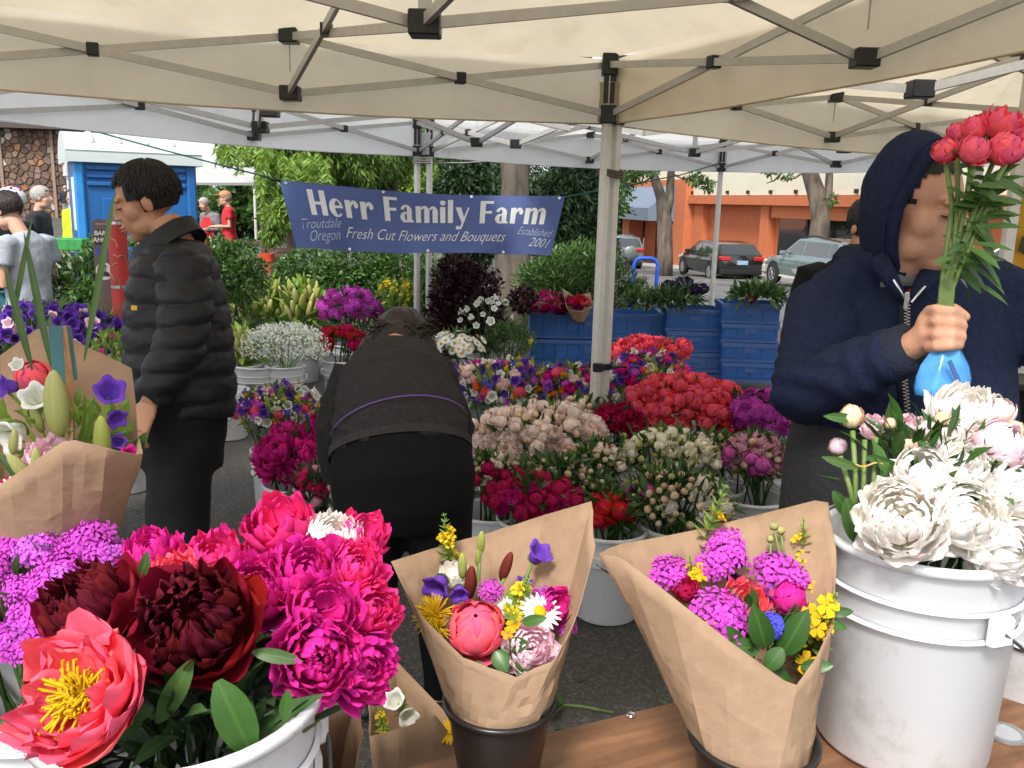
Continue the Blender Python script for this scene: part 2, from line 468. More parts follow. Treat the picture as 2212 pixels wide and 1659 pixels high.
def wood(name, c0, c1, scale=3.0, stretch=(1, 14, 14), rough=.5):
    m, nt, o = _new(name); N = nt.nodes.new; L = nt.links.new
    tc = N('ShaderNodeTexCoord'); mp = N('ShaderNodeMapping'); mp.inputs['Scale'].default_value = stretch; L(tc.outputs['Object'], mp.inputs[0])
    n1 = N('ShaderNodeTexNoise'); n1.inputs['Scale'].default_value = scale; n1.inputs['Detail'].default_value = 7; n1.inputs['Distortion'].default_value = .6; L(mp.outputs[0], n1.inputs['Vector'])
    r = N('ShaderNodeMapRange'); r.inputs[1].default_value = .3; r.inputs[2].default_value = .7; L(n1.outputs[0], r.inputs[0])
    mx = N('ShaderNodeMix'); mx.data_type = 'RGBA'; mx.inputs[6].default_value = (*c0, 1); mx.inputs[7].default_value = (*c1, 1); L(r.outputs[0], mx.inputs[0])
    n2 = N('ShaderNodeTexNoise'); n2.inputs['Scale'].default_value = 5; n2.inputs['Detail'].default_value = 9; n2.inputs['Roughness'].default_value = .75; L(tc.outputs['Object'], n2.inputs['Vector'])
    r2 = N('ShaderNodeMapRange'); r2.inputs[1].default_value = .35; r2.inputs[2].default_value = .65; r2.inputs[3].default_value = .7; r2.inputs[4].default_value = 1.2; L(n2.outputs[0], r2.inputs[0])
    h = N('ShaderNodeHueSaturation'); L(mx.outputs[2], h.inputs['Color']); L(r2.outputs[0], h.inputs['Value'])
    b = N('ShaderNodeBsdfPrincipled'); b.inputs['Roughness'].default_value = rough; L(h.outputs[0], b.inputs['Base Color'])
    bp = N('ShaderNodeBump'); bp.inputs['Strength'].default_value = .25; bp.inputs['Distance'].default_value = .003; L(n1.outputs[0], bp.inputs['Height']); L(bp.outputs[0], b.inputs['Normal'])
    L(b.outputs[0], o.inputs['Surface']); MATS[name] = m
    return m

def glass(name, col, rough=.06):
    if name in MATS: return MATS[name]
    m, nt, o = _new(name)
    b = nt.nodes.new('ShaderNodeBsdfPrincipled'); b.inputs['Base Color'].default_value = (*col, 1); b.inputs['Roughness'].default_value = rough
    b.inputs['Specular IOR Level'].default_value = .9; b.inputs['Coat Weight'].default_value = .5
    nt.links.new(b.outputs[0], o.inputs['Surface']); MATS[name] = m
    return m

m_cream = M('canvas_cream', (.71, .63, .475), .85, .08, 3, bump=.25, bscale=5, trans=.52, dirt=(.42, .32, .19, .40), dirt_scale=1.8)
m_cream_bright = M('canvas_cream_brightened', (.86, .775, .61), .85, .07, 3, bump=.25, bscale=5, trans=.66, dirt=(.55, .44, .30, .40), dirt_scale=2.2)  # same cloth as the roof; brightness painted in to offset shade on the valances
m_whitec = M('canvas_white', (.84, .84, .84), .85, .05, 3, bump=.12, bscale=8, trans=.5, dirt=(.42, .45, .34, .45), dirt_scale=1.1)
m_alu = M('frame_painted', (.50, .49, .47), .45, .06, 25, metal=.15, dirt=(.3, .27, .22, .4), dirt_scale=6)
m_leg = M('leg_painted', (.62, .61, .58), .4, .06, 25, metal=.15, dirt=(.35, .3, .24, .4), dirt_scale=5)
m_blackp = M('plastic_black', (.014, .014, .015), .4, .1, 20)
m_asph = asphalt('asphalt_lot', (.062, .059, .055), (.24, .22, .20))
m_road = asphalt('asphalt_road', (.12, .117, .115), (.2, .2, .19), .2)
m_conc = M('concrete', (.32, .31, .29), .85, .1, 4, bump=.2, bscale=60)
m_kraft = M('kraft_paper', (.335, .222, .142), .75, .07, 45, bump=.3, bscale=16, trans=.12, spec=.2)
m_kraftin = M('kraft_paper_pale', (.46, .30, .17), .75, .06, 45, bump=.3, bscale=16, trans=.12, spec=.2)
m_bucket = M('bucket_white', (.66, .67, .69), .38, .03, 6, dirt=(.36, .32, .26, .65), dirt_scale=9, spec=.4)
m_wood = wood('board_wood', (.13, .058, .028), (.25, .12, .06))
m_crate = M('crate_blue', (.022, .10, .33), .42, .1, 8, dirt=(.10, .14, .2, .35), dirt_scale=4)
m_crate2 = M('crate_blue_faded', (.05, .11, .30), .5, .1, 8, dirt=(.16, .18, .22, .4), dirt_scale=4)
g_dark = LEAF('leaf_dark', (.014, .034, .012), (.05, .11, .035), .4, .15)
g_mid = LEAF('leaf_mid', (.03, .07, .018), (.10, .19, .05), .45, .3)
g_bright = LEAF('leaf_bright', (.07, .15, .02), (.24, .38, .06), .5, .4)
g_willow = LEAF('leaf_willow', (.05, .10, .02), (.17, .29, .05), .5, .45)
g_gloss = LEAF('leaf_glossy', (.018, .05, .010), (.06, .15, .03), .35, .2, .4)
g_lime = LEAF('leaf_lime', (.14, .26, .04), (.30, .44, .08), .5, .4)
g_purple = LEAF('leaf_purple', (.015, .006, .008), (.06, .014, .018), .45, .2)
g_hedge = LEAF('leaf_hedge', (.02, .06, .012), (.11, .22, .05), .35, .25, .5)
g_stem = LEAF('stem_green', (.07, .12, .03), (.16, .24, .06), .5, .1)
m_stem = M('stem_plain', (.13, .20, .05), .5, .15, 30)
# ------------------------------------------------------------------ ground, street, buildings
SD = Vector((-.2, .98, 0)).normalized()          # street direction
SN = Vector((.98, .2, 0)).normalized()           # to the right of the street

def sheet(name, mat, fn, nu, nv, kind='structure', smooth=True):
    mb = MB(); mb.grid(fn, nu, nv)
    o = mb.build(name, mat, smooth=smooth); o['kind'] = kind
    return o

_xs = [-400, -200, -100, -60, -40, -25, -15, -10, -6, -4, -3, -2, -1, 0, 1, 2, 3, 4, 6, 10, 15, 25, 40, 60, 100, 200, 400]
_ys = [-60, -20, -5, 0, 2, 4, 6, 8, 10, 10.5, 11, 12, 14, 17, 20, 25, 30, 35, 40, 50, 60, 70, 80, 90, 100, 150, 300, 600, 900]
gm = MB()
gm.add([(x, y, zg(x, y)) for y in _ys for x in _xs], [(j * 27 + i, j * 27 + i + 1, (j + 1) * 27 + i + 1, (j + 1) * 27 + i) for j in range(len(_ys) - 1) for i in range(26)])
o = gm.build('ground', m_asph, smooth=True); o['kind'] = 'structure'

RB = Vector((5.6, 29.0, 0))                        # a point on the street's middle line
def street(u, v):                                  # u along, v to the right
    p = RB + SD * u + SN * v
    return p
def strip(name, mat, v0, v1, u0, u1, dz, n=40):
    def fn(a, b):
        p = street(u0 + (u1 - u0) * a, v0 + (v1 - v0) * b); return (p.x, p.y, zg(p.x, p.y) + dz)
    return sheet(name, mat, fn, n, 3)
strip('road', m_road, -5.0, 4.3, -18, 90, .004)
mb = MB()                                           # pavement with its kerb, one long slab
def slab(v0, v1, u0, u1, dz, n=40):
    m_ = MB()
    for k in range(n):
        ua, ub = u0 + (u1 - u0) * k / n, u0 + (u1 - u0) * (k + 1) / n
        cs = []
        for uu in (ua, ub):
            for vv in (v0, v1):
                p = street(uu, vv); cs.append((p.x, p.y, zg(p.x, p.y)))
        (a, b, c, d) = cs
        up = lambda q: (q[0], q[1], q[2] + dz)
        m_.add([a, b, d, c, up(a), up(b), up(d), up(c)], [(4, 5, 6, 7), (0, 4, 7, 3), (1, 2, 6, 5)])
    return m_
o = slab(4.3, 8.2, -18, 90, .13).build('pavement', m_conc); o['kind'] = 'structure'

# orange shop across the street, facade 8.0 m to the right of the street's middle
FP = street(0, 8.0)
def onface(x, y, off=0.0):
    v = CAMR @ Vector(((x - 1106) / FPX, (829.5 - y) / FPX, -1.0))
    p0 = FP + SN * off
    t = (p0 - CAMP).dot(SN) / v.dot(SN)
    p = CAMP + v * t
    return (p - FP).dot(SD), p.z
m_orange = M('stucco_orange', (.42, .12, .048), .8, .07, 2.5, bump=.15, bscale=40, dirt=(.35, .09, .03, .3), dirt_scale=.8)
m_orange2 = M('stucco_orange_trim', (.47, .14, .058), .8, .06, 2.5, bump=.15, bscale=40)
m_panel = M('panel_cream', (.62, .60, .48), .75, .04, 1.2, dirt=(.4, .38, .3, .25), dirt_scale=.7)
m_awn = M('awning_slate', (.14, .18, .24), .7, .1, 3, bump=.2, bscale=6)
g_shop = glass('shop_glass', (.012, .013, .015), .05)
shop = thing('shop_building', 'orange and cream single storey shop with slate awning across the street', 'building', (FP.x, FP.y, 0), math.atan2(SD.y, SD.x))
# local frame: x along street (away), y to the LEFT of it (towards the street), so facade at y=0
u0s, _ = onface(2400, 440); u1s, _ = onface(1345, 452)
_, zl1 = onface(1740, 441)
_, zl0 = onface(1487, 452)
zl = (zl0 + zl1) / 2 + .12
zb = zg(FP.x, FP.y + 10) - 1.5
UP = lambda x, y=440: onface(x, y)[0]
def wallbox(name, mat, ua, ub, y0, y1, z0, z1, par=shop):
    m_ = MB(); m_.box(((ua + ub) / 2, (y0 + y1) / 2, (z0 + z1) / 2), (abs(ub - ua), y1 - y0, z1 - z0)); return m_.build(name, mat, par)
a, b = UP(1497), UP(2400)
wallbox('wall', m_orange, b, a, -8, -.35, zb, zl)                # recessed orange wall
wallbox('ledge', m_orange2, b, a + .4, -.34, .30, zl, zl + .42)
# cream panels above the ledge, each a board with an open joint
npan = 16
u_hi = UP(1352)
pw = 2.25
k = 0; u = b
wallbox('backing', M('joint_dark', (.2, .18, .14), .9), b, u_hi, -8, -.10, zl + .421, zl + 6.2)
while u < u_hi - .2:
    ue = min(u + pw, u_hi)
    wallbox('panel', m_panel, u + .02, ue - .02, -.098, .03, zl + .44, zl + 6.2)
    wallbox('bracket', m_blackp, u - .06, u + .06, .032, .16, zl + .50, zl + .66)
    u = ue
# pilasters and window bay
wallbox('pilaster', m_orange2, UP(1664), UP(1647), -.349, .05, zb, zl - .001)
wallbox('pilaster', m_orange2, UP(1520), UP(1500), -.349, .0, zb, zl - .001)
wallbox('window', g_shop, UP(2080), UP(1676), -.349, -.25, zl - 3.0, zl - .55)
wallbox('lintel', m_orange2, UP(2080), UP(1669), -.349, .02, zl - .54, zl - .002)
for px in (1740, 1860, 1980):
    wallbox('mullion', m_blackp, UP(px) - .05, UP(px) + .05, -.249, -.16, zl - 3.0, zl - .55)
# entrance portal
zt = onface(1480, 388)[1]
wallbox('pilaster', m_orange2, UP(1497), UP(1471), -.5, .45, zb, zt)
wallbox('pilaster', m_orange2, UP(1376), UP(1361), -.5, .45, zb, zt)
wallbox('beam', m_orange2, UP(1470.5), UP(1376.5), -.5, .40, zt - .9, zt)
wallbox('inner_wall', m_orange, UP(1400), UP(1377), -3, -.6, zb, zt - 1)
wallbox('door', g_shop, UP(1470), UP(1400), -1.6, -1.45, zb, zt - 1.0)
wallbox('door_frame', m_blackp, UP(1440), UP(1438), -1.449, -1.38, zb, zt - 1.0)
ua, ub = UP(1474), UP(1352)
za = onface(1475, 402)[1]
aw = MB()
aw.add([(ua, .46, za), (ub, .46, za), (ub, 2.0, za - 1.25), (ua, 2.0, za - 1.25), (ub, 2.0, za - 1.95), (ua, 2.0, za - 1.95), (ua, .46, za - 1.95), (ub, .46, za - 1.95)],
       [(0, 1, 2, 3), (3, 2, 4, 5), (0, 3, 5, 6), (1, 7, 4, 2)])
aw.build('awning', m_awn, shop)

# stone-faced building at the left, far side of the lot
m_mortar = M('mortar', (.10, .068, .052), .95, .15, 5, bump=.3, bscale=30)
m_stones = [M('fieldstone_%d' % i, c, .85, .18, 4, bump=.35, bscale=14, objvar=.3) for i, c in enumerate([(.145, .09, .062), (.20, .12, .075), (.12, .078, .058), (.36, .33, .28), (.29, .14, .065), (.165, .12, .095)])]
sb0 = onz(180, 472, 0.0)
sbdir = Vector((-.99, -.12, 0)).normalized()
sbn = Vector((.12, -.99, 0)).normalized()
stone_b = thing('stone_building', 'brown fieldstone building with dark eave beyond the car park', 'building', sb0, 0)
SW, SH = 9.0, 5.6
def swp(u, z, off=0.0): return sbdir * u + sbn * off + Vector((0, 0, z))
m_ = MB(); m_.prism([swp(0, -.3), swp(SW, -.3), swp(SW, SH), swp(0, SH)], (0, 0, 0), -sbn * 6); stone_wall = m_.build('wall', m_mortar, stone_b)
def voronoi(w, h, cell, rng):
    nx, ny = int(w / cell) + 1, int(h / cell) + 1
    P = {(i, j): Vector(((i + .5 + rng.uniform(-.42, .42)) * w / nx, (j + .5 + rng.uniform(-.42, .42)) * h / ny)) for i in range(-2, nx + 2) for j in range(-2, ny + 2)}
    cells = []
    for i in range(nx):
        for j in range(ny):
            p = P[(i, j)]
            poly = [p + Vector(q) * cell * 2 for q in ((-1, -1), (1, -1), (1, 1), (-1, 1))]
            for di in (-2, -1, 0, 1, 2):
                for dj in (-2, -1, 0, 1, 2):
                    if (di, dj) == (0, 0): continue
                    q = P.get((i + di, j + dj))
                    if q is None: continue
                    mid = (p + q) / 2; n = (q - p)
                    new = []
                    for a in range(len(poly)):
                        A, B = poly[a], poly[(a + 1) % len(poly)]
                        da, db = (A - mid).dot(n), (B - mid).dot(n)
                        if da <= 0: new.append(A)
                        if da * db < 0: new.append(A + (B - A) * (da / (da - db)))
                    poly = new
                    if len(poly) < 3: break
                if len(poly) < 3: break
            if len(poly) >= 3: cells.append((p, poly))
    return cells
rg = random.Random(3)
for p, poly in voronoi(5.8, 5.3, .36, rg):
    sh = rg.uniform(.80, .93); dp = rg.uniform(.04, .09)
    outer = [swp(*(p + (q - p) * sh), .003) for q in poly]
    inner = [swp(*(p + (q - p) * sh * .86), dp) for q in poly]
    n = len(poly); m_ = MB()
    m_.add(outer + inner, [tuple(range(n, 2 * n))] + [(i, (i + 1) % n, (i + 1) % n + n, i + n) for i in range(n)])
    m_.build('stone', m_stones[rg.choices(range(6), (5, 4, 5, 2, 2, 3))[0]], stone_wall)
for ux in (1.35, 4.05):
    m_ = MB(); m_.box(swp(ux, SH / 2, .11), (.16, .10, SH)); m_.build('batten', M('batten_brown', (.24, .17, .13), .8), stone_b)
m_ = MB(); m_.prism([swp(-.6, 4.75, .9), swp(SW, 4.75, .9), swp(SW, 5.15, .9), swp(-.6, 5.15, .9)], (0, 0, 0), -sbn * 5); m_.build('eave', M('fascia_dark', (.07, .055, .05), .8), stone_b)

# pale house with a window and balcony right of the stone building
hb = at(200, 300, 58); hb.z = 0
house = thing('house', 'pale house with white balcony beside the stone building', 'building', hb)
m_siding = M('siding_pale', (.55, .62, .68), .7, .05, 2)
zt_ = at(200, 268, 58).z; zm_ = at(200, 300, 58).z
m_ = MB(); m_.box((-.2, 3, zt_ / 2 + 1), (4.4, 5, zt_ + 2)); m_.build('wall', M('siding_brown', (.20, .15, .13), .8), house)
m_ = MB(); m_.box((0.1, .42, (zt_ + zm_) / 2 + .6), (1.7, .12, 1.6)); w_ = m_.build('window', M('window_frame_white', (.75, .77, .8), .5), house)
m_ = MB(); m_.box((0.1, .33, (zt_ + zm_) / 2 + .6), (1.2, .05, 1.2)); m_.build('pane', glass('pane_grey', (.08, .09, .10)), w_)
m_ = MB(); m_.box((0.1, -.4, zm_ - .1), (2.6, 1.2, 1.0), bevel=.03); m_.build('balcony', m_siding, house)

# salmon apartment block and red brick pier seen through the gap in the trees
ab = at(930, 375, 62); 
apt = thing('apartment_block', 'salmon apartment block with grey windows glimpsed between the trees', 'building', (ab.x, ab.y, 0))
m_salmon = M('brick_salmon', (.50, .22, .15), .85, .1, 6)
m_ = MB(); m_.box((-1.2, 0, 4), (4.2, 4, 12)); m_.build('wall', m_salmon, apt)
m_ = MB(); m_.box((2.6, .6, 5), (3.4, 3, 8)); m_.build('bay', M('render_grey', (.42, .42, .42), .8), apt)
for k in range(3):
    m_ = MB(); m_.box((2.4, -.93, 3.2 + 1.55 * k), (2.2, .08, 1.0)); w_ = m_.build('window', glass('pane_far', (.10, .13, .16)), apt)
    m_ = MB(); m_.box((2.4, -1.0, 2.6 + 1.55 * k), (2.6, .18, .10)); m_.build('sill', M('sill_white', (.7, .7, .7), .6), w_)
# ------------------------------------------------------------------ pop-up canopies
def tent(name, label, cs, zv, fab, valh=.30, peak=.75, hub_z=None, seed=0, sag=.05, leg_to=None, legs=(0, 1, 2, 3), group=None, noval=()):
    """cs: four ground corners in order; zv: height of the valance hem"""
    rg = random.Random(seed)
    c4 = [Vector((p[0], p[1], 0)) for p in cs]
    cen = sum(c4, Vector()) / 4
    root = thing(name, label, 'canopy', (cen.x, cen.y, 0), 0, group)
    zvs = zv if isinstance(zv, (list, tuple)) else [zv] * 4
    zv = sum(zvs) / 4
    L = [c - cen + Vector((0, 0, q - zv)) for c, q in zip(c4, zvs)]
    ze = zv + valh                       # eave
    zt, zlo = ze - .03, ze - .26         # top and lower brackets
    up = Vector((0, 0, 1))
    # roof: four triangular panels, sagging a little between the ribs
    pk = up * (ze + peak)
    for i in range(4):
        a, b = L[i] + up * ze, L[(i + 1) % 4] + up * ze
        n = 12; V = []; F = []; row = []
        for j in range(n + 1):
            t = j / n; r = []
            m = max(1, int(round(n * (1 - t))))
            if j == n: r = [len(V)]; V.append(pk.copy())
            else:
                for k in range(n + 1):
                    s = k / n
                    e = a.lerp(b, s); q = e.lerp(pk, t)
                    q.z -= sag * math.sin(math.pi * s) * math.sin(math.pi * min(1, t * 1.1 + .12)) * 1.6 + .012 * noise.noise(q * 2.2)
                    r.append(len(V)); V.append(q)
            row.append(r)
        for j in range(n):
            for k in range(n):
                if j + 1 == n: F.append((row[j][k], row[j][k + 1], row[n][0]))
                else: F.append((row[j][k], row[j][k + 1], row[j + 1][k + 1], row[j + 1][k]))
        m_ = MB(); m_.add(V, F); m_.build('roof_panel', fab, root, True)
        # valance
        def vf(u, v, a=a, b=b, i=i):
            q = a.lerp(b, u); out_ = (b - a).cross(up).normalized()
            if out_.dot(((a + b) / 2).xy.to_3d()) < 0: out_ = -out_
            w = math.sin(u * 23 + i) * .006 + noise.noise(Vector((u * 5, i * 3.1, v))) * .02
            return q + out_ * (.02 + w * v) - up * (valh * v * (1 + .10 * math.sin(math.pi * u)) )
        if i in noval: continue
        m_ = MB(); m_.grid(vf, 24, 4); m_.build('valance', m_cream_bright if fab is m_cream else fab, root, True)
        # hem seam
        m_ = MB(); m_.tube([vf(k / 16, 1.0) for k in range(17)], .004, 5); m_.build('hem', fab, root, True)
    ins = lambda p: Vector((p.x * .985, p.y * .985, p.z))
    joint = lambda p, s, par=root, nm='joint': MB().box(p, s, bevel=.004).build(nm, m_blackp, par)
    def barp(p, q, off=0.0, nm='truss_bar'):
        d = (q - p); side = d.cross(up)
        if side.length > 1e-6: side.normalize()
        return MB().bar(p + side * off, q + side * off, .016, .030).build(nm, m_alu, root)
    mids = []
    for i in range(4):
        a, b = ins(L[i]), ins(L[(i + 1) % 4]); m = (a + b) / 2; mids.append(m)
        for (p, q) in ((a, m), (b, m)):
            barp(p + up * zt, q + up * zlo, .011); barp(p + up * zlo, q + up * zt, -.011)
            x = (p + q) / 2 + up * (zt + zlo) / 2
            d = (q - p).normalized()
            MB().box(x, (.045, .05, .05), Matrix((d, up.cross(d), up)).transposed(), .004).build('joint', m_blackp, root)
        joint(m + up * zt, (.075, .075, .06)); joint(m + up * zlo, (.08, .08, .06))
        MB().bar(m + up * (zt - .03), m + up * (zt - .14), .012, .002).build('strap', M('strap_grey', (.4, .38, .33), .8), root)
    hz = hub_z if hub_z else zlo + .02
    hub_lo, hub_hi = up * hz, up * (hz + .42)
    for m in mids:
        barp(m + up * zlo, hub_hi, .011); barp(m + up * zt, hub_lo, -.011)
        MB().box((m + up * zlo).lerp(hub_hi, .37) , (.04, .04, .045)).build('joint', m_blackp, root)
    joint(hub_lo, (.085, .085, .065), nm='hub'); joint(hub_hi, (.09, .09, .06), nm='hub')
    MB().bar(hub_lo, pk - up * .03, .034, .034, (1, 0, 0)).build('centre_post', m_alu, root)
    for i in range(4):
        a = ins(L[i])
        gz = zg(cs[i][0], cs[i][1])
        if i in legs:
            m_ = MB(); m_.lathe([(.027, gz), (.027, zt + a.z)], 8, a.xy.to_3d()); lg = m_.build('leg', m_leg, root)
            m_ = MB(); m_.box(a.xy.to_3d() + up * (gz + .004), (.10, .10, .008)); m_.build('foot_plate', m_leg, lg)
        if i not in legs: continue
        joint(a + up * (zt - .0), (.075, .075, .10), nm='bracket'); joint(a + up * zlo, (.075, .075, .085), nm='slider')
        MB().box(a + up * ((zt + zlo) / 2), (.052, .052, .13)).build('sleeve', m_blackp, root)
        MB().lathe([(.052, zt - .08), (.047, zlo + .10), (.055, zlo - .03)], 10, Vector((a.x * 1.012, a.y * 1.012, a.z))).build('corner_pocket', fab, root, True)
    return root

A0, A1, A2, A3 = (.44, 4.5), (-2.40, 3.37), (-.96, .57), (1.88, 1.70)
tent('canopy_tent', 'cream canopy overhead whose far corner is the strapped centre pole', [A0, A1, A2, A3], [1.98, 1.98, 2.06, 2.12], m_cream, seed=1, hub_z=2.06, peak=.80)
tent('canopy_tent', 'cream canopy at the right above the man in the hood', [(.447, 4.535), (3.27, 6.48), (5.1, 3.9), (2.33, 1.98)], 1.98, m_cream, seed=2, peak=.8, noval=(3,), legs=(0, 1))
tent('canopy_tent', 'white mould-stained canopy at the left behind the cream one', [(-.84, 7.75), (-2.80, 4.86), (-2.66, 3.75), (.30, 4.98)], 1.95, m_whitec, seed=3, peak=.55, hub_z=1.98, legs=(0,), noval=(2, 3))
tent('canopy_tent', 'white canopy behind the cream one nearest the street', [(-.78, 7.72), (2.10, 9.40), (3.58, 6.80), (.70, 5.12)], 1.95, m_whitec, seed=4, peak=.7, legs=(0, 1), noval=(2, 3))

# extra strapped legs at the centre pole and a free pole at the right edge
def pole(label, x, y, top, w=.024):
    r = thing('tent_pole', label, 'pole', (x, y, 0))
    MB().lathe([(w, 0), (w, top)], 8).build('shaft', m_leg, r)
    MB().box((0, 0, .004), (.10, .10, .008)).build('foot_plate', m_leg, r)
    return r
pole('white tent pole at the right edge in front of the yellow apron', *at(2172, 560, 4.4).xy, 2.3, .034)
pole('third white leg lashed into the centre pole cluster', .462, 4.60, 2.2)
p0 = Vector((.457, 4.51, 0))
m_cord = M('cord_dark', (.10, .085, .07), .9, .2, 60)
st = thing('pole_strap', 'dark twisted cord lashed round the centre pole above the flowers', 'strap', (p0.x, p0.y, at(1300, 380, 4.4).z))
for k in range(3):
    MB().tube([(.062 * math.cos(a), .062 * math.sin(a), .012 * k + .006 * math.sin(a * 2)) for a in [i * math.pi / 12 for i in range(25)]], .0075, 6, False).build('cord_loop', m_cord, st, True)
st = thing('pole_strap', 'black webbing strap with buckle round the lower centre pole', 'strap', (p0.x, p0.y, at(1290, 803, 4.4).z))
MB().lathe([(.062, -.016), (.064, -.016), (.064, .016), (.062, .016)], 18, close=True).build('webbing', m_blackp, st)
MB().box((-.02, -.07, 0), (.055, .02, .045), bevel=.005).build('buckle', m_blackp, st)
MB().tube([(.05, -.05, 0), (.1, -.04, .004), (.13, -.03, .0)], .008, 6).build('loose_end', m_blackp, st)
st = thing('pole_strap', 'grey rope wound round the back white tent poles above the banner', 'strap', (-.81, 7.70, at(905, 352, 7.5).z))
for k in range(3):
    MB().tube([(.075 * math.cos(a), .06 * math.sin(a), .02 * k) for a in [i * math.pi / 12 for i in range(25)]], .006, 6, False).build('cord_loop', M('cord_grey', (.45, .44, .4), .9), st, True)
# ------------------------------------------------------------------ trees, hedges, shrubs
m_bark = M('bark', (.085, .066, .05), .95, .45, 5, bump=.9, bscale=18, stretch=(1, 1, .22))
m_bark2 = M('bark_grey', (.105, .085, .065), .95, .55, 7, bump=1.0, bscale=12, stretch=(1, 1, .14), dirt=(.035, .028, .02, .8), dirt_scale=9)

def cloud(name, blobs, n, size, mat, parent=None, seed=0, up=.3, droop=0.0, aspect=.45, surf=.75, fold=.15, sizevar=.4, origin=None, kind=None):
    """leaves through the volume of several ellipsoids; blobs: (centre, radii, weight)"""
    rg = np.random.default_rng(seed)
    w = np.array([b[2] * (b[1][0] * b[1][1] * b[1][2]) ** .667 for b in blobs]); w /= w.sum()
    cnt = rg.multinomial(n, w)
    locs, dirs = [], []
    for (c, r, _), k in zip(blobs, cnt):
        u = rg.normal(size=(k, 3)); u /= np.linalg.norm(u, axis=1, keepdims=True)
        rad = rg.uniform(0, 1, k) ** (1 - surf) if surf < 1 else np.ones(k)
        # lumpy surface
        lump = 1 + .16 * np.sin(u[:, 0] * 5.1 + seed) * np.cos(u[:, 2] * 6.3 + c[0]) + .1 * np.sin(u[:, 1] * 11 + u[:, 2] * 9)
        p = np.array(c) + u * np.array(r) * (rad * lump)[:, None]
        d = u * .8 + rg.normal(size=(k, 3)) * .7; d[:, 2] += up - droop * 1.6
        locs.append(p); dirs.append(d)
    loc = np.concatenate(locs); d = np.concatenate(dirs)
    if origin is not None: loc = loc - np.array(origin)
    t1 = leaf_t(1, aspect, fold, .15, 2)
    R = frames(d, np.array([0, 0, 1.0]) + rg.normal(size=d.shape) * .5)
    s = size * (1 + rg.uniform(-sizevar, sizevar, len(d)))
    V, F, C = scatter([t1], R * s[:, None, None], loc, np.zeros(len(d), int), np.clip(rg.beta(1.6, 2.2, len(d)), 0, 1))
    return link(name, npmesh(name, V, F, mat, False, C), parent)

def trunk(pts, radii, mat, parent, name='trunk', n=12, seed=0):
    m_ = MB(); m_.tube(pts, radii, n)
    for i, v in enumerate(m_.V):
        q = Vector(v); k = noise.noise(q * 3 + Vector((seed, 0, 0)))
        m_.V[i] = tuple(q + Vector((k, noise.noise(q * 4.1), 0)) * radii[0] * .22)
    return m_.build(name, mat, parent, True)

def shrub(name, label, cat, base, blobs, n, size, mat, seed, group=None, stems=5, **kw):
    base = Vector(base); base.z = zg(base.x, base.y)
    r = thing(name, label, cat, base, 0, group)
    c0, r0, _ = blobs[0]
    low = (Vector((c0[0], c0[1], base.z + (c0[2] - base.z) * .42)), (r0[0] * .95, r0[1] * .95, max(.1, (c0[2] - base.z) * .45)), .5)
    cloud('foliage', list(blobs) + [low], n, size, mat, r, seed, origin=base, **kw)
    rg = random.Random(seed); m_ = MB()
    c = Vector(blobs[0][0]) - base
    for k in range(stems):
        e = c + Vector([rg.uniform(-.6, .6) * q for q in blobs[0][1]])
        m_.tube([(rg.uniform(-.1, .1), rg.uniform(-.1, .1), 0), e * .5 + Vector((rg.uniform(-.05, .05),) * 3), e], [.016, .011, .005], 5)
    m_.build('stems', m_bark, r)
    return r

def bl(x, y, d, rx, ry, rz=None, w=1.0):
    """blob by its place in the picture: centre pixel, depth, half sizes in pixels"""
    p = at(x, y, d); k = d / FPX
    return (p, (rx * k, (rz if rz else rx) * k, ry * k), w)

# big tree with hanging compound leaves, left of centre
tb = at(842, 420, 15.5)
wt = thing('tree', 'tall leafy tree with drooping bright green sprays behind the banner', 'tree', (tb.x, tb.y, 0))
o0 = Vector((tb.x, tb.y, 0))
trunk([at(838, 640, 15.5) - o0, at(840, 430, 15.5) - o0, at(846, 340, 15.5) - o0, at(862, 250, 15.5) - o0], [.17, .15, .13, .11], m_bark, wt, 'trunk', 12)
for (x, y) in ((600, 300), (700, 280), (480, 310), (520, 360)):
    trunk([at(850, 300, 15.4) - o0, at((850 + x) / 2, y - 25, 15) - o0, at(x, y, 14) - o0], [.07, .05, .02], m_bark, wt, 'limb', 7)
cloud('crown', [bl(720, 340, 14.5, 130, 75), bl(640, 370, 14, 75, 85), bl(640, 300, 13.5, 75, 45), bl(800, 330, 15.5, 90, 80), bl(650, 430, 15, 80, 60), bl(780, 430, 16, 70, 50), bl(880, 300, 16, 90, 50)], 42000, .105, g_willow, wt, 5, up=-.2, droop=.5, aspect=.32, origin=o0, surf=.55)
# hanging sprays at the left of the crown: strings of leaflets
rg = random.Random(11); sp_loc = []; sp_dir = []
for k in range(170):
    x = rg.choice([rg.uniform(470, 620), rg.uniform(560, 700), rg.uniform(570, 720)]); d = rg.uniform(12.4, 14.2)
    ytop = rg.uniform(282, 320) + max(0, (x - 450)) * .2; ln = rg.uniform(30, 100) * (1.2 if x > 560 else .55)
    p = at(x, ytop, d); q = at(x + rg.uniform(-14, 14), ytop + ln, d)
    m = int(ln / 2.2)
    for j in range(m):
        t = j / m; c = p.lerp(q, t) + Vector((0, 0, 0))
        for s in (-1, 1):
            sp_loc.append(c); sp_dir.append((s * rg.uniform(.5, 1), rg.uniform(-.6, .6), -rg.uniform(.5, 1.1)))
spl = np.array(sp_loc) - np.array(o0); spd = np.array(sp_dir); g_ = np.random.default_rng(3)
V, F, C = scatter([leaf_t(1, .34, .1, .15, 2)], frames(spd, rng=g_) * (g_.uniform(.07, .13, len(spl)))[:, None, None], spl, np.zeros(len(spl), int), g_.beta(2.4, 1.6, len(spl)))
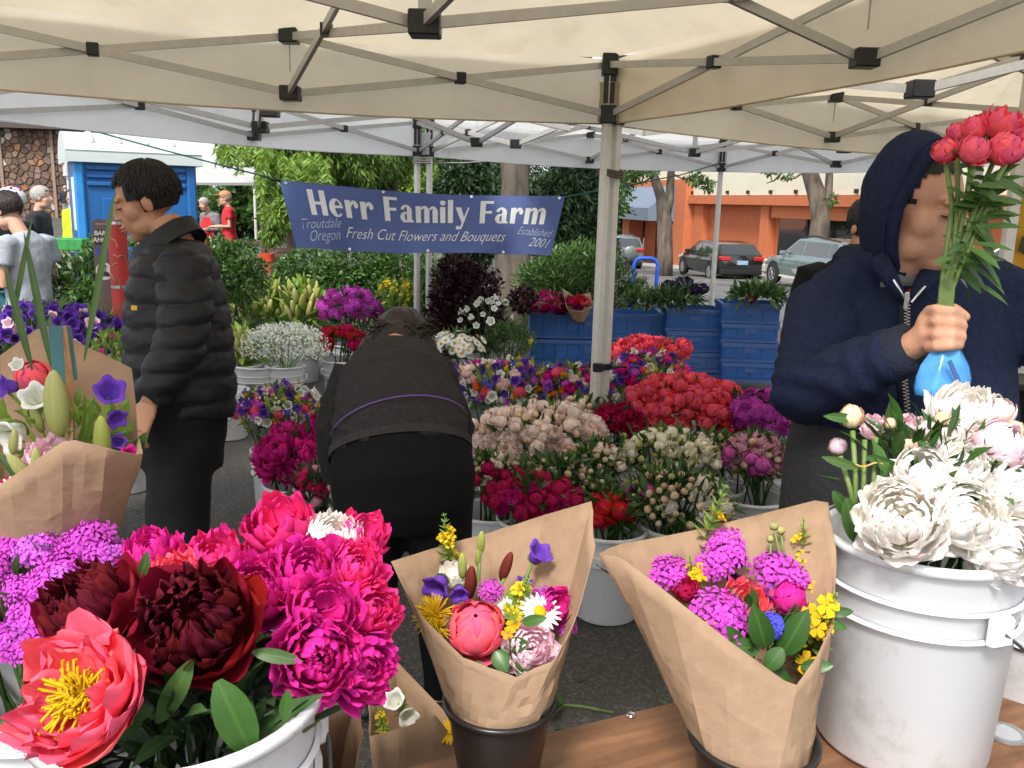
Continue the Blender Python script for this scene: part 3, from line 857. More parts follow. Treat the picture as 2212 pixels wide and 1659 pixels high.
link('hanging_sprays', npmesh('hanging_sprays', V, F, g_bright, False, C), wt)
# the lime tuft that hangs beside the banner's edge
cloud('low_spray', [bl(600, 470, 12.6, 34, 34), bl(585, 505, 12.6, 22, 24), bl(622, 440, 12.6, 30, 22)], 1500, .10, g_bright, wt, 15, up=-.3, droop=.6, aspect=.3, origin=o0)

# dark evergreen trees behind the banner
for k, (x, y, d, rx, ry, lab) in enumerate([(1010, 450, 15, 85, 130, 'dark evergreen tree right of the leafy tree behind the banner'), (1245, 470, 13.5, 95, 165, 'darkest tall evergreen right of the thick trunk'), (1120, 440, 19, 120, 120, 'deep green evergreen farther back between the trunks')]):
    b_ = at(x, y, d); r = thing('evergreen_tree', lab, 'tree', (b_.x, b_.y, zg(b_.x, b_.y)))
    oo = Vector((b_.x, b_.y, zg(b_.x, b_.y)))
    trunk([(0, 0, 0), (0, .1, 2.2), (.1, 0, 4.4)], [.16, .12, .05], m_bark, r)
    cloud('crown', [bl(x, y, d, rx * .8, ry * .6), bl(x - rx * .35, y + ry * .35, d - .5, rx * .6, ry * .45), bl(x + rx * .35, y + ry * .4, d - .3, rx * .6, ry * .45), bl(x, y - ry * .6, d, rx * .6, ry * .5), bl(x - rx * .3, y - ry * .3, d - .6, rx * .5, ry * .4)], 16000, .11, g_dark, r, 20 + k, up=-.1, droop=.3, aspect=.35, origin=oo, surf=.7)

# thick trunk right of centre
b_ = at(1108, 640, 10.5); b_.z = 0
big = thing('tree', 'thick grey-brown tree trunk rising behind the banner', 'tree', b_)
trunk([Vector((0, 0, -.1)), at(1104, 640, 10.5) - b_, at(1108, 545, 10.5) - b_, at(1112, 400, 10.5) - b_, at(1114, 330, 10.5) - b_, at(1118, 180, 10.6) - b_], [.26, .215, .19, .175, .18, .16], m_bark2, big, n=20)
trunk([at(1114, 300, 10.5) - b_, at(1180, 200, 10.2) - b_, at(1260, 120, 10) - b_], [.09, .07, .04], m_bark2, big, 'limb')
cloud('crown', [((b_.x, b_.y, 5.4), (2.4, 2.4, 1.3), 1), ((b_.x + 1.2, b_.y + .6, 4.6), (1.6, 1.6, .9), 1)], 9000, .13, g_mid, big, 31, origin=b_)

# street trees in front of the orange shop
def street_tree(label, px, pts_a, pts_b, tw, base_px, d, seed, leaves):
    b_ = at(base_px[0], base_px[1], d); b_.z = zg(b_.x, b_.y)
    r = thing('street_tree', label, 'tree', b_)
    trunk([Vector((0, 0, -.1))] + [at(x, y, d) - b_ for x, y in pts_a], [w * d / FPX for w in tw], m_bark2, r, n=14, seed=seed)
    if pts_b: trunk([at(x, y, d) - b_ for x, y in pts_b], [w * d / FPX for w in (11, 9, 8, 8)][:len(pts_b)], m_bark2, r, 'limb', 10, seed)
    for (p, q) in leaves['twigs']:
        trunk([at(*p, d - .6) - b_, at((p[0] + q[0]) / 2, (p[1] + q[1]) / 2 + 6, d - 1) - b_, at(*q, d - 1.4) - b_], [.05, .03, .012], m_bark, r, 'twig', 5, seed)
    cloud('crown', [bl(x, y, d - 1.2, rx, ry) for x, y, rx, ry in leaves['blobs']], leaves['n'], .17, g_mid, r, seed, up=-.1, droop=.2, aspect=.55, origin=b_, surf=.5)
    return r
street_tree('forked street tree in front of the shop awning', None, [(1436, 545), (1434, 480), (1428, 430), (1412, 380), (1395, 330), (1370, 250)], [(1436, 470), (1446, 430), (1450, 370), (1452, 280)], [20, 17, 15, 12, 9, 8, 6], (1436, 566), 34, 41,
            {'twigs': [((1412, 380), (1360, 400)), ((1412, 370), (1350, 378)), ((1450, 375), (1500, 386))], 'blobs': [(1365, 376, 36, 22), (1350, 400, 22, 26), (1395, 366, 30, 12), (1505, 386, 26, 14), (1530, 398, 16, 12), (1400, 200, 120, 60)], 'n': 4200})
street_tree('wide street tree behind the green estate car', None, [(1768, 520), (1772, 470), (1764, 420), (1745, 365), (1735, 300)], [(1774, 470), (1790, 420), (1792, 365), (1800, 260)], [26, 21, 20, 19, 15, 13], (1768, 560), 30, 42,
            {'twigs': [((1745, 365), (1690, 392)), ((1745, 355), (1640, 372)), ((1690, 372), (1655, 396))], 'blobs': [(1800, 432, 14, 12), (1662, 372, 14, 8), (1700, 378, 14, 6), (1760, 180, 130, 60)], 'n': 2200})

# bright far trees that close the view
far = [(930, 395, 44, 70, 60), (1010, 380, 47, 60, 55), (860, 400, 42, 60, 50), (300, 285, 60, 70, 40), (690, 420, 38, 120, 90), (540, 440, 32, 90, 90), (1250, 420, 45, 130, 80), (1360, 480, 60, 40, 60), (420, 440, 40, 60, 60), (1385, 380, 70, 60, 50)]
labs = ['sunlit far tree framed by the white tent poles', 'yellow-green far tree right of the white tent poles', 'pale far tree left of the white tent poles', 'far tree showing above the portable toilet', 'broad far tree hidden behind the drooping sprays', 'far tree behind the two men in red', 'far tree behind the darkest evergreen', 'small far tree between shop and car at the street end', 'far tree behind the portable toilet', 'far tree above the shop entrance']
for k, (x, y, d, rx, ry) in enumerate(far):
    b_ = at(x, y, d); zz = zg(b_.x, b_.y); oo = Vector((b_.x, b_.y, zz)); r = thing('far_tree', labs[k], 'tree', oo, 0, 'trees in the far background')
    trunk([(0, 0, 0), (.1, 0, 1.5), (0, 0, b_.z - zz)], [.2, .16, .1], m_bark, r, n=7)
    cloud('crown', [bl(x, y, d, rx * .8, ry * .8), bl(x - rx * .4, y + ry * .3, d, rx * .5, ry * .5), bl(x + rx * .45, y + ry * .2, d - 1, rx * .5, ry * .5), bl(x, y - ry * .4, d, rx * .5, ry * .5)], 3200, .30, g_bright if k < 4 else g_mid, r, 60 + k, origin=oo, aspect=.6, surf=.6)

# clipped laurel hedge behind the stall: three bushes that have grown together
for k, (x, y, d, rx, ry, lab) in enumerate([(665, 600, 9.6, 78, 58, 'left bush of the clipped laurel hedge below the banner'), (775, 590, 9.3, 95, 62, 'middle bush of the clipped laurel hedge left of the white poles'), (880, 600, 9.2, 80, 60, 'right bush of the clipped laurel hedge crossed by the white poles')]):
    shrub('hedge_bush', lab, 'hedge', at(x, y + ry, d), [bl(x, y, d, rx, ry, 60), bl(x - rx * .4, y + 25, d - .1, rx * .6, ry * .7, 50), bl(x + rx * .4, y + 20, d - .1, rx * .6, ry * .7, 50)], 7500, .052, g_hedge, 80 + k, 'laurel hedge bushes', surf=.85, aspect=.5)
# leafy bushes round the red post and behind the man in the black jacket
shrub('bush', 'leafy evergreen bush left of the red post', 'bush', at(190, 680, 5.9), [bl(190, 620, 5.9, 80, 80), bl(150, 650, 5.8, 60, 60), bl(235, 560, 6.0, 55, 60), bl(215, 660, 5.7, 70, 50)], 6500, .042, g_hedge, 91, surf=.8, aspect=.45)
shrub('bush', 'leafy evergreen bush between the black jacket and the white tent post', 'bush', at(500, 640, 6.8), [bl(500, 585, 6.8, 55, 55), bl(466, 545, 6.9, 30, 34), bl(530, 600, 6.7, 50, 55), bl(530, 548, 6.9, 24, 30), bl(465, 585, 6.8, 55, 60)], 6000, .042, g_hedge, 92, surf=.8, aspect=.45)
shrub('bush', 'bush at the foot of the red post', 'bush', at(265, 700, 5.2), [bl(250, 680, 5.3, 50, 34), bl(300, 690, 5.2, 40, 30)], 1600, .04, g_mid, 93, surf=.8, aspect=.45)
# feathery shrub on the street side, purple smoke bush
shrub('shrub', 'feathery green shrub beside the blue bicycle rack', 'shrub', at(1270, 670, 9.4), [bl(1230, 590, 9.6, 100, 62), bl(1180, 620, 9.5, 60, 50), bl(1335, 625, 9.0, 50, 40), bl(1370, 640, 8.8, 34, 30), bl(1285, 575, 9.6, 50, 40)], 12000, .075, g_hedge, 94, surf=.75, aspect=.2, up=.5)
shrub('shrub', 'dark purple-leaved smoke bush behind the daisies', 'shrub', at(1010, 760, 7.4), [bl(1010, 640, 7.5, 70, 70), bl(985, 600, 7.5, 45, 45), bl(1035, 700, 7.3, 55, 50), bl(965, 680, 7.4, 45, 60), bl(1130, 650, 7.6, 30, 26)], 9500, .045, g_purple, 95, surf=.75, aspect=.6)
# sword-leaved iris clump at the left
b_ = at(110, 720, 4.7); b_.z = 0
ir = thing('iris_clump', 'clump of sword-shaped green iris leaves behind the purple bellflowers', 'plant', b_)
gq = np.random.default_rng(5); n_ = 520
bx = np.stack([gq.normal(0, .17, n_), gq.normal(0, .10, n_), np.full(n_, .35)], 1)
dr = np.stack([bx[:, 0] * .9 + gq.normal(0, .17, n_), gq.normal(0, .2, n_), np.full(n_, 1.0)], 1)
V, F, C = scatter([leaf_t(1, .045, .2, .10, 5), leaf_t(1, .05, .2, -.15, 5)], frames(dr, rng=gq) * gq.uniform(.42, .70, n_)[:, None, None], bx, gq.integers(0, 2, n_), gq.beta(2, 2, n_))
link('leaves', npmesh('leaves', V, F, g_mid, False, C), ir)
m_ = MB(); m_.lathe([(0, .0), (.30, 0), (.34, .35), (.33, .36), (0, .34)], 20); m_.build('soil_tub', M('tub_dark', (.05, .04, .035), .8), ir, True)
# ------------------------------------------------------------------ cars, toilet, far tent, banner, crates
m_rubber = M('rubber', (.015, .015, .016), .8, .1, 30)
m_rim = M('rim_alloy', (.55, .56, .58), .3, .05, 10, metal=.7)
m_red = M('lamp_red', (.45, .012, .012), .2, .1, 10, coat=.5)
m_plate = M('plate_blue', (.25, .36, .52), .5, .25, 30)
m_chrome = M('chrome', (.6, .6, .6), .2, .05, 5, metal=.9)
g_car = glass('car_glass', (.02, .024, .028), .04)

def car(label, loc, head, st, gh, paint, lower=None, L=4.3, W=1.8, axles=(-1.3, 1.3), wr=.32, hub=0, cat='car', rear=None, spare=False, rack=False, name='parked_car'):
    """st: stations (x, bottom, shoulder z, half width factor); gh: greenhouse side outline (x, z) rear base, rear roof, crown, front roof, front base"""
    r = thing(name, label, cat, loc, head)
    hw = W / 2
    m_ = MB(); V = []; F = []; n = 9
    for (x, zb_, zs, f) in st:
        h = hw * f; zm = zb_ + (zs - zb_) * .55
        sec = [(h * .86, zb_), (h * .97, zb_ + .10), (h, zm), (h * .985, zm + (zs - zm) * .6), (h * .93, zs)]
        for (y, z) in sec: V.append((x, -y, z))
        V.append((x, 0, zs + .025))
        for (y, z) in sec[::-1]: V.append((x, y, z))
    k = 11
    for i in range(len(st) - 1):
        for j in range(k - 1): F.append((i * k + j, i * k + j + 1, (i + 1) * k + j + 1, (i + 1) * k + j))
        F.append((i * k + k - 1, i * k, (i + 1) * k, (i + 1) * k + k - 1))
    F.append(tuple(range(k))[::-1]); F.append(tuple((len(st) - 1) * k + j for j in range(k)))
    m_.add(V, F); me = m_.mesh('body', paint); autosmooth(me, 32); body = link('body', me, r)
    # greenhouse
    def gw(z): 
        t = (z - gh[0][1]) / (gh[2][1] - gh[0][1]); return hw * (.91 - .19 * max(0, t))
    G_ = gh
    m_ = MB(); pts = [(x, s * gw(z), z) for s in (-1, 1) for (x, z) in G_]
    N = len(G_)
    F = [tuple(range(N)), tuple(range(N, 2 * N))[::-1]] + [(i, i + N, i + 1 + N, i + 1) for i in range(N - 1)]
    m_.add(pts, F); me = m_.mesh('roof', paint); autosmooth(me, 30); rf = link('roof', me, r)
    def side(xa0, xa1, xb0, xb1, zlo, zhi, nm='side_window'):
        for s in (-1, 1):
            q = [(xa0, s * (gw(zlo) + .006), zlo), (xa1, s * (gw(zlo) + .006), zlo), (xb1, s * (gw(zhi) + .006), zhi), (xb0, s * (gw(zhi) + .006), zhi)]
            mm = MB(); mm.add(q, [(0, 1, 2, 3)]); mm.build(nm, g_car, r)
    (x0, z0), (x1, z1), (x2, z2), (x3, z3), (x4, z4) = G_
    zl_, zh_ = z0 + .05, z1 - .03
    ix = lambda xa, za, xb, zb_, z: xa + (xb - xa) * (z - za) / (zb_ - za)
    rl, rh = ix(x0, z0, x1, z1, zl_) + .10, ix(x0, z0, x1, z1, zh_) + .12
    fl, fh = ix(x4, z4, x3, z3, zl_) - .12, ix(x4, z4, x3, z3, zh_) - .10
    mid = (x2 + x3) / 2 - .05
    q1 = (rl + mid) / 2 - .35
    side(rl, q1 - .05, rh, q1 - .05, zl_, zh_); side(q1, mid - .04, q1, mid - .04, zl_, zh_); side(mid + .04, fl, mid + .04, fh, zl_, zh_)
    def cross(xa, za, xb, zb_, nm):
        d = Vector((zb_ - za, 0, -(xb - xa))).normalized() * .008
        if (xa < 0) == (d.x > 0): d = -d
        ta, tb = .10, .93
        pa = (xa + (xb - xa) * ta, za + (zb_ - za) * ta); pb = (xa + (xb - xa) * tb, za + (zb_ - za) * tb)
        ya, yb = gw(pa[1]) * .93, gw(pb[1]) * .90
        mm = MB(); mm.add([Vector((pa[0], -ya, pa[1])) + d, Vector((pa[0], ya, pa[1])) + d, Vector((pb[0], yb, pb[1])) + d, Vector((pb[0], -yb, pb[1])) + d], [(0, 1, 2, 3)]); mm.build(nm, g_car, r)
    cross(x0, z0, x1, z1, 'rear_window'); cross(x4, z4, x3, z3, 'windscreen')
    if lower:
        for s in (-1, 1):
            mm = MB(); xs = [p for p in st if p[0] > st[0][0] + .02 and p[0] < st[-1][0] - .02]
            qs = [(p[0], s * (hw * p[3] + .006), p[1] + .02) for p in xs] + [(p[0], s * (hw * p[3] + .006), .58) for p in xs[::-1]]
            mm.add(qs, [tuple(range(len(qs)))]); mm.build('lower_cladding', lower, r)
        mm = MB(); mm.box((st[-1][0] - .12, 0, .42), (.34, W * .93, .34), bevel=.08); mm.build('front_bumper', lower, r)
    # wheels
    for x in axles:
        for s in (-1, 1):
            mm = MB(); mm.tube([(x, s * (hw - .02), wr + .02), (x, s * (hw + .008), wr + .02)], wr * 1.2, 24, up=(1, 0, 0)); mm.build('wheel_arch', m_rubber, r)
            rot = Matrix.Rotation(math.pi / 2, 3, 'X')
            w_ = MB().lathe([(wr * .66, -.10), (wr * .9, -.10), (wr, -.05), (wr, .05), (wr * .9, .10), (wr * .66, .10)], 28, (x, s * (hw - .07), wr), rot, True).build('wheel', m_rubber, r, True)
            rm = MB(); ys = s * (hw + .012)
            rm.lathe([(wr * .58, -.012), (wr * .68, -.012), (wr * .68, .012), (wr * .58, .012)], 24, (x, ys, wr), rot, True)
            rm.lathe([(.0, -.01), (.06, -.01), (.06, .012), (0, .016)], 12, (x, ys, wr), rot)
            ns = 14 if hub == 0 else 6
            for k_ in range(ns):
                a = 2 * math.pi * k_ / ns
                rm.bar((x + .05 * math.cos(a), ys, wr + .05 * math.sin(a)), (x + wr * .6 * math.cos(a), ys, wr + wr * .6 * math.sin(a)), .014, .026 if hub == 0 else .05, (0, 1, 0))
            rm.build('rim', m_rim, w_)
    xr = st[0][0]
    for s in (-1, 1):
        mm = MB(); zt_ = rear or .86
        mm.box((xr + .10, s * hw * .72, zt_), (.30, hw * .42, .15), bevel=.03); mm.build('tail_light', m_red, r)
        mm = MB(); mm.box((st[-1][0] - .16, s * hw * .74, .66), (.26, hw * .3, .13), bevel=.03); mm.build('headlight', M('lamp_clear', (.6, .55, .45), .15, .05, 5, coat=.6), r)
        mm = MB(); mm.box((gh[4][0] - .35, s * (hw + .06), gh[4][1] + .08), (.12, .18, .13), bevel=.03); mm.build('mirror', paint, r)
        for hx in (mid - .25, q1 - .2):
            mm = MB(); mm.box((hx, s * (hw * .985), gh[0][1] - .16), (.16, .03, .03), bevel=.01); mm.build('door_handle', paint, r)
    mm = MB(); mm.box((xr - .015, -.0 if not spare else .45, .70 if not spare else .62), (.03, .42, .15), bevel=.006); mm.build('number_plate', m_plate, r)
    mm = MB(); mm.box((xr + .05, 0, .36), (.16, W * .90, .22), bevel=.05); mm.build('rear_bumper', lower or m_blackp, r)
    if spare:
        w_ = MB().lathe([(0, .14), (.30, .14), (.345, .08), (.345, -.08), (0, -.08)], 28, (xr - .06, -.12, .88), Matrix.Rotation(-math.pi / 2, 3, 'Y')).build('spare_wheel_cover', paint, r, True)
    if rack:
        for s in (-1, 1):
            mm = MB(); mm.tube([(x1 + .1, s * hw * .66, z1 + .03), (x2, s * hw * .66, z2 + .06), (x3, s * hw * .66, z3 + .05)], .022, 6); mm.build('roof_rail', m_blackp, rf)
    return r

p_black = M('paint_black', (.012, .012, .014), .18, .05, 3, coat=.8)
p_green = M('paint_sage', (.15, .21, .215), .25, .05, 3, coat=.7, metal=.3)
p_tan = M('cladding_tan', (.40, .37, .32), .55, .06, 5)
p_grey = M('paint_greygreen', (.17, .19, .19), .3, .05, 3, coat=.7, metal=.3)
HEAD = math.atan2(SD.y, SD.x)
def park(px, py, d, along, right):
    p = at(px, py, d) + SD * along + SN * right; p.z = zg(p.x, p.y) + .004; return p
hatch_st = [(-2.13, .42, .80, .84), (-2.06, .30, .93, .93), (-1.6, .24, .97, .99), (-.6, .20, .95, 1), (.6, .20, .93, 1), (1.1, .22, .90, 1), (1.7, .24, .80, .96), (2.0, .28, .70, .88), (2.14, .34, .56, .74)]
hatch_gh = [(-2.02, .94), (-1.52, 1.34), (-.5, 1.43), (.35, 1.38), (1.15, .90)]
car('black hatchback with multi-spoke alloys parked by the orange wall', park(1534, 598, 33.0, 1.3, .85), HEAD, hatch_st, hatch_gh, p_black, rear=.84)
wag_st = [(-2.35, .45, .84, .86), (-2.25, .32, .95, .95), (-1.6, .26, .97, 1), (0, .24, .95, 1), (1.0, .26, .92, 1), (1.7, .30, .86, .97), (2.15, .34, .74, .90), (2.33, .38, .62, .76)]
wag_gh = [(-2.25, .94), (-1.85, 1.42), (-.4, 1.50), (.35, 1.44), (1.15, .92)]
car('sage green estate car with tan lower panels half hidden by the hooded man', park(1668, 614, 27.8, -1.45, .85), HEAD, wag_st, wag_gh, p_green, lower=p_tan, L=4.7, W=1.75, axles=(-1.2, 1.45), hub=1, rack=True)
suv_st = [(-2.1, .50, .98, .90), (-2.05, .40, 1.08, .96), (-1.3, .34, 1.10, 1), (0, .32, 1.08, 1), (1.0, .34, 1.04, 1), (1.7, .38, .96, .96), (2.05, .44, .80, .84)]
suv_gh = [(-2.03, 1.08), (-1.85, 1.58), (-.5, 1.68), (.3, 1.62), (1.1, 1.04)]
car('grey-green off-roader with covered spare wheel on its tailgate', park(1352, 572, 43, 2.0, .0), HEAD, suv_st, suv_gh, p_grey, W=1.8, axles=(-1.3, 1.25), wr=.35, hub=1, rear=1.02, spare=True, rack=True)
car('white car glimpsed behind the flowers at the right edge', park(2140, 640, 20, 0, 1.2), HEAD, hatch_st, hatch_gh, M('paint_white', (.7, .71, .72), .3, .04, 3, coat=.5), rear=.84)

# blue bicycle rack
b_ = at(1388, 700, 11.5); b_.z = zg(b_.x, b_.y)
m_bl = M('paint_blue', (.015, .09, .55), .4, .1, 15, dirt=(.4, .45, .6, .3), dirt_scale=12)
bk = thing('bicycle_rack', 'bright blue hoop bicycle rack beside the feathery shrub', 'bicycle rack', b_)
ztop = at(1388, 556, 11.5).z - b_.z; hwid = 25 * 11.5 / FPX
hoop = [(-hwid, 0, 0), (-hwid, 0, ztop - .08), (-hwid + .03, 0, ztop - .02), (-hwid + .08, 0, ztop), (hwid - .08, 0, ztop), (hwid - .03, 0, ztop - .02), (hwid, 0, ztop - .08), (hwid, 0, 0)]
MB().tube(hoop, .025, 10, up=(0, 1, 0)).build('hoop', m_bl, bk, True)
for s in (-1, 1): MB().lathe([(0, 0), (.06, 0), (.06, .012), (0, .012)], 12, (s * hwid, 0, 0)).build('foot_plate', m_bl, bk)

# portable toilet
m_pbl = M('toilet_blue', (.012, .10, .30), .45, .08, 6, dirt=(.03, .06, .14, .4), dirt_scale=3)
m_pbl2 = M('toilet_blue_light', (.03, .22, .55), .45, .08, 6)
m_proof = M('toilet_roof', (.62, .68, .66), .5, .04, 5, trans=.25)
b_ = at(305, 560, 9.5); b_.z = 0
pt = thing('portable_toilet', 'blue portable toilet with white domed roof', 'portable toilet', b_, math.radians(30))
PWd, PH = 1.16, 1.92
MB().box((0, .55, PH / 2), (PWd, 1.1, PH), bevel=.03).build('cabin', m_pbl, pt)
for s in (-1, 1): MB().box((s * (PWd / 2 - .03), -.012, PH / 2), (.10, .06, PH - .02), bevel=.02).build('corner_post', m_pbl2 if s < 0 else m_pbl, pt)
for z in (1.66, 1.74, 1.82):
    MB().box((-.22, -.016, z), (.52, .035, .045), bevel=.01).build('louvre', m_pbl, pt); MB().box((.32, -.016, z), (.36, .035, .045), bevel=.01).build('louvre', m_pbl, pt)
MB().box((-.12, -.012, .90), (.46, .03, 1.24), bevel=.01).build('door_panel', m_pbl, pt)
for (x, z) in ((-.24, 1.46), (-.16, 1.46), (-.26, 1.22)): MB().box((x, -.03, z), (.02, .012, .02)).build('rivet', M('rivet_pale', (.7, .75, .8), .5), pt)
# roof: arched shell with ribs and a vent
V = []; 
rm = MB()
def roof_pt(u, v):
    x = (u - .5) * (PWd + .16); y = -.09 + v * 1.28
    h = .30 * math.sin(math.pi * (.06 + .88 * v)) ** .7
    return (x, y, PH - .02 + h)
rm.grid(roof_pt, 10, 12); rm.add([roof_pt(0, v / 12) for v in range(13)] + [(-(PWd + .16) / 2, 1.19, PH - .05), (-(PWd + .16) / 2, -.09, PH - .05)], [tuple(range(15))]); rm.add([roof_pt(1, v / 12) for v in range(13)] + [((PWd + .16) / 2, 1.19, PH - .05), ((PWd + .16) / 2, -.09, PH - .05)], [tuple(range(15))[::-1]])
rm.box((0, -.09, PH + .005), (PWd + .17, .03, .10)); rm.build('roof', m_proof, pt, False)
for u in (.2, .4, .6, .8):
    MB().tube([Vector(roof_pt(u, v / 10)) + Vector((0, 0, .008)) for v in range(1, 10)], .022, 6).build('rib', m_proof, pt, True)
MB().lathe([(.05, PH + .2), (.05, PH + .40), (.0, PH + .40)], 14, (.02, .45, 0)).build('vent_pipe', M('vent_grey', (.3, .31, .32), .6), pt)
MB().box((.06, -.033, 1.20), (.17, .012, .36)).build('notice', M('notice_white', (.8, .8, .8), .6), pt)
MB().box((.06, -.030, 1.20), (.19, .012, .38)).build('notice_border', M('notice_red', (.5, .04, .05), .6), pt)
MB().box((-PWd / 2 - .006, .3, 1.45), (.012, .3, .55)).build('side_notice', M('notice_white', (.8, .8, .8), .6), pt)

# far white tent over the produce stall
ft = [at(556, 500, 15.8), at(600, 480, 20), at(200, 480, 21), at(150, 480, 16)]
tent('market_tent', 'bright white peaked market tent behind the portable toilet', [(p.x, p.y) for p in ft], 1.80, m_whitec, valh=.32, peak=1.1, seed=9, legs=(0, 1, 2, 3))

# banner on its ropes
m_ban = M('banner_blue', (.070, .105, .262), .75, .08, 2.5, bump=.15, bscale=5, dirt=(.10, .13, .27, .5), dirt_scale=2)
m_ink = M('banner_white', (.62, .62, .60), .6, .05, 6)
m_ink2 = M('banner_grey', (.40, .45, .56), .6, .08, 6)
TL, TR, BR, BL = at(603, 389, 6.5), at(1220, 424, 6.9), at(1192, 549, 6.86), at(641, 536, 6.5)
bc = (TL + TR + BR + BL) / 4
bn = (TR - TL).cross(BL - TL).normalized()
if bn.y > 0: bn = -bn
def ban(u, v, off=0.0):
    p = TL.lerp(TR, u).lerp(BL.lerp(BR, u), v)
    p = p + Vector((0, 0, -.035 * math.sin(math.pi * u) * (1 - .6 * v))) + bn * (off + .035 * math.sin(u * 9.0 + v * 2) * (.3 + .7 * v) + .012 * math.sin(u * 31 + v * 5) * v)
    return p - bc
bnr = thing('banner', 'blue banner with white lettering strung between the tents', 'banner', bc)
m_ = MB(); m_.grid(lambda u, v: ban(u, v), 48, 10); m_.grid(lambda u, v: ban(1 - u, v, -.004), 48, 10)
m_.build('cloth', m_ban, bnr, True)
def ring(cx, cy, ro, ri, a0, a1, n=20):
    """band between two ellipses (centre may differ): ro=(x,y,rx,ry)"""
    P_ = []
    for k in range(n + 1):
        a = math.radians(a0 + (a1 - a0) * k / n)
        P_.append(((ro[0] + ro[2] * math.cos(a), ro[1] + ro[3] * math.sin(a)), (ri[0] + ri[2] * math.cos(a), ri[1] + ri[3] * math.sin(a))))
    return [[P_[k][0], P_[k + 1][0], P_[k + 1][1], P_[k][1]] for k in range(n)]
R_ = lambda x0, y0, x1, y1: [[(x0, y0), (x1, y0), (x1, y1), (x0, y1)]]
E_ = lambda x, y, rx, ry, n=16: [[(x + rx * math.cos(2 * math.pi * k / n), y + ry * math.sin(2 * math.pi * k / n)) for k in range(n)]]
GL = {
 'H': (R_(0, 0, .27, 1) + R_(.54, 0, .81, 1) + R_(.27, .42, .54, .54), .81),
 'F': (R_(0, 0, .27, 1) + R_(.27, .88, .66, 1) + R_(.27, .44, .60, .56), .66),
 'e': (ring(0, 0, (.33, .35, .33, .37), (.40, .35, .13, .29), 18, 318) + R_(.24, .34, .65, .44), .66),
 'r': (R_(0, 0, .27, .70) + ring(0, 0, (.44, .44, .20, .27), (.42, .40, .13, .16), 20, 175) + E_(.53, .52, .11, .12), .62),
 'a': (R_(.33, 0, .58, .46) + ring(0, 0, (.30, .46, .28, .26), (.27, .46, .08, .17), 0, 165) + ring(0, 0, (.25, .20, .25, .22), (.30, .21, .08, .14), 40, 330) + R_(.56, 0, .66, .09), .66),
 'm': (R_(0, 0, .26, .70) + R_(.42, 0, .68, .56) + R_(.84, 0, 1.10, .56) + ring(0, 0, (.45, .46, .23, .26), (.40, .46, .08, .15), 0, 150) + ring(0, 0, (.87, .46, .23, .26), (.82, .46, .08, .15), 0, 150), 1.10),
 'i': (R_(0, 0, .26, .70) + E_(.13, .88, .14, .11), .26),
 'l': (R_(0, 0, .26, 1.02), .26),
 'y': ([[(0, .70), (.28, .70), (.50, .10), (.36, -.04)]] + [[(.62, .70), (.70, .70), (.36, -.17), (.28, -.10)]] + ring(0, 0, (.20, -.12, .18, .16), (.20, -.10, .09, .06), 270, 350, 8) + E_(.13, -.20, .10, .085), .70)}
def glyphs(text, u0, u1, vb, vcap, mat, nm):
    widths = []; x = 0
    for ch in text:
        widths.append(x); x += (GL[ch][1] + .12) if ch != ' ' else .42
    tot = x - .12; H = vb - vcap
    for ch, xo in zip(text, widths):
        if ch == ' ': continue
        mm = MB()
        for k, poly in enumerate(GL[ch][0]):
            pts = [ban(u0 + (u1 - u0) * (px + xo) / tot, vb - H * py, .004 + .0002 * (k % 7)) for px, py in poly]
            mm.add(pts, [tuple(range(len(pts)))])
        mm.build('letter_' + ch.lower(), mat, bnr)
glyphs('Herr Family Farm', .085, .942, .49, .10, m_ink, 'letters')
def fontmesh(text, size=1.0, shear=.35, offset=0.0):
    cu = bpy.data.curves.new('t', 'FONT'); cu.body = text; cu.size = size; cu.shear = shear; cu.offset = offset; cu.resolution_u = 3
    o = bpy.data.objects.new('t', cu); COL.objects.link(o)
    me = bpy.data.meshes.new_from_object(o.evaluated_get(bpy.context.evaluated_depsgraph_get()))
    bpy.data.objects.remove(o); bpy.data.curves.remove(cu)
    return me
def ptext(text, u0, u1, vb, h, mat, nm, slope=0.0, shear=.45, offset=0.0):
    me = fontmesh(text, 1.0, shear, offset); v = getv(me); w = v[:, 0].max() - v[:, 0].min(); x0 = v[:, 0].min()
    nv = np.array([ban(u0 + (u1 - u0) * (p[0] - x0) / w, vb - h * p[1] + slope * (p[0] - x0) / w, .006) for p in v])
    setv(me, nv); me.materials.append(mat); link(nm, me, bnr)
ptext('Fresh Cut Flowers and Bouquets', .195, .80, .80, .25, m_ink, 'slogan_text', shear=.55, offset=-.008)
ptext('Troutdale', .040, .185, .715, .22, m_ink2, 'town_text', -.06, .55, -.01)
ptext('Oregon', .060, .175, .90, .24, m_ink2, 'state_text', -.06, .55, -.01)
ptext('Established', .845, .985, .66, .19, m_ink2, 'founded_text', .05, .55, -.01)
ptext('2001', .895, .985, .86, .22, m_ink2, 'year_text', .03, .5)
for (u, v) in ((.02, .04), (.35, .03), (.66, .03), (.98, .04), (.2, .97), (.5, .97), (.8, .97)):
    MB().lathe([(.004, -.002), (.011, -.002), (.011, .005), (.004, .005)], 10, ban(u, v, .004), rotz_to(bn), True).build('eyelet', m_chrome, bnr)
m_rope = M('rope_green', (.02, .11, .085), .8, .15, 60)
def rope(label, pts, r=.006, name='rope', mat=None):
    o = MB().tube(pts, r, 6).build(name, mat or m_rope, None, True); tag(o, label, 'rope'); return o
rope('green rope running from the left edge to the banner', [at(-60, 216, 5.6), at(150, 268, 5.9), at(330, 318, 6.15), at(590, 386, 6.49)])
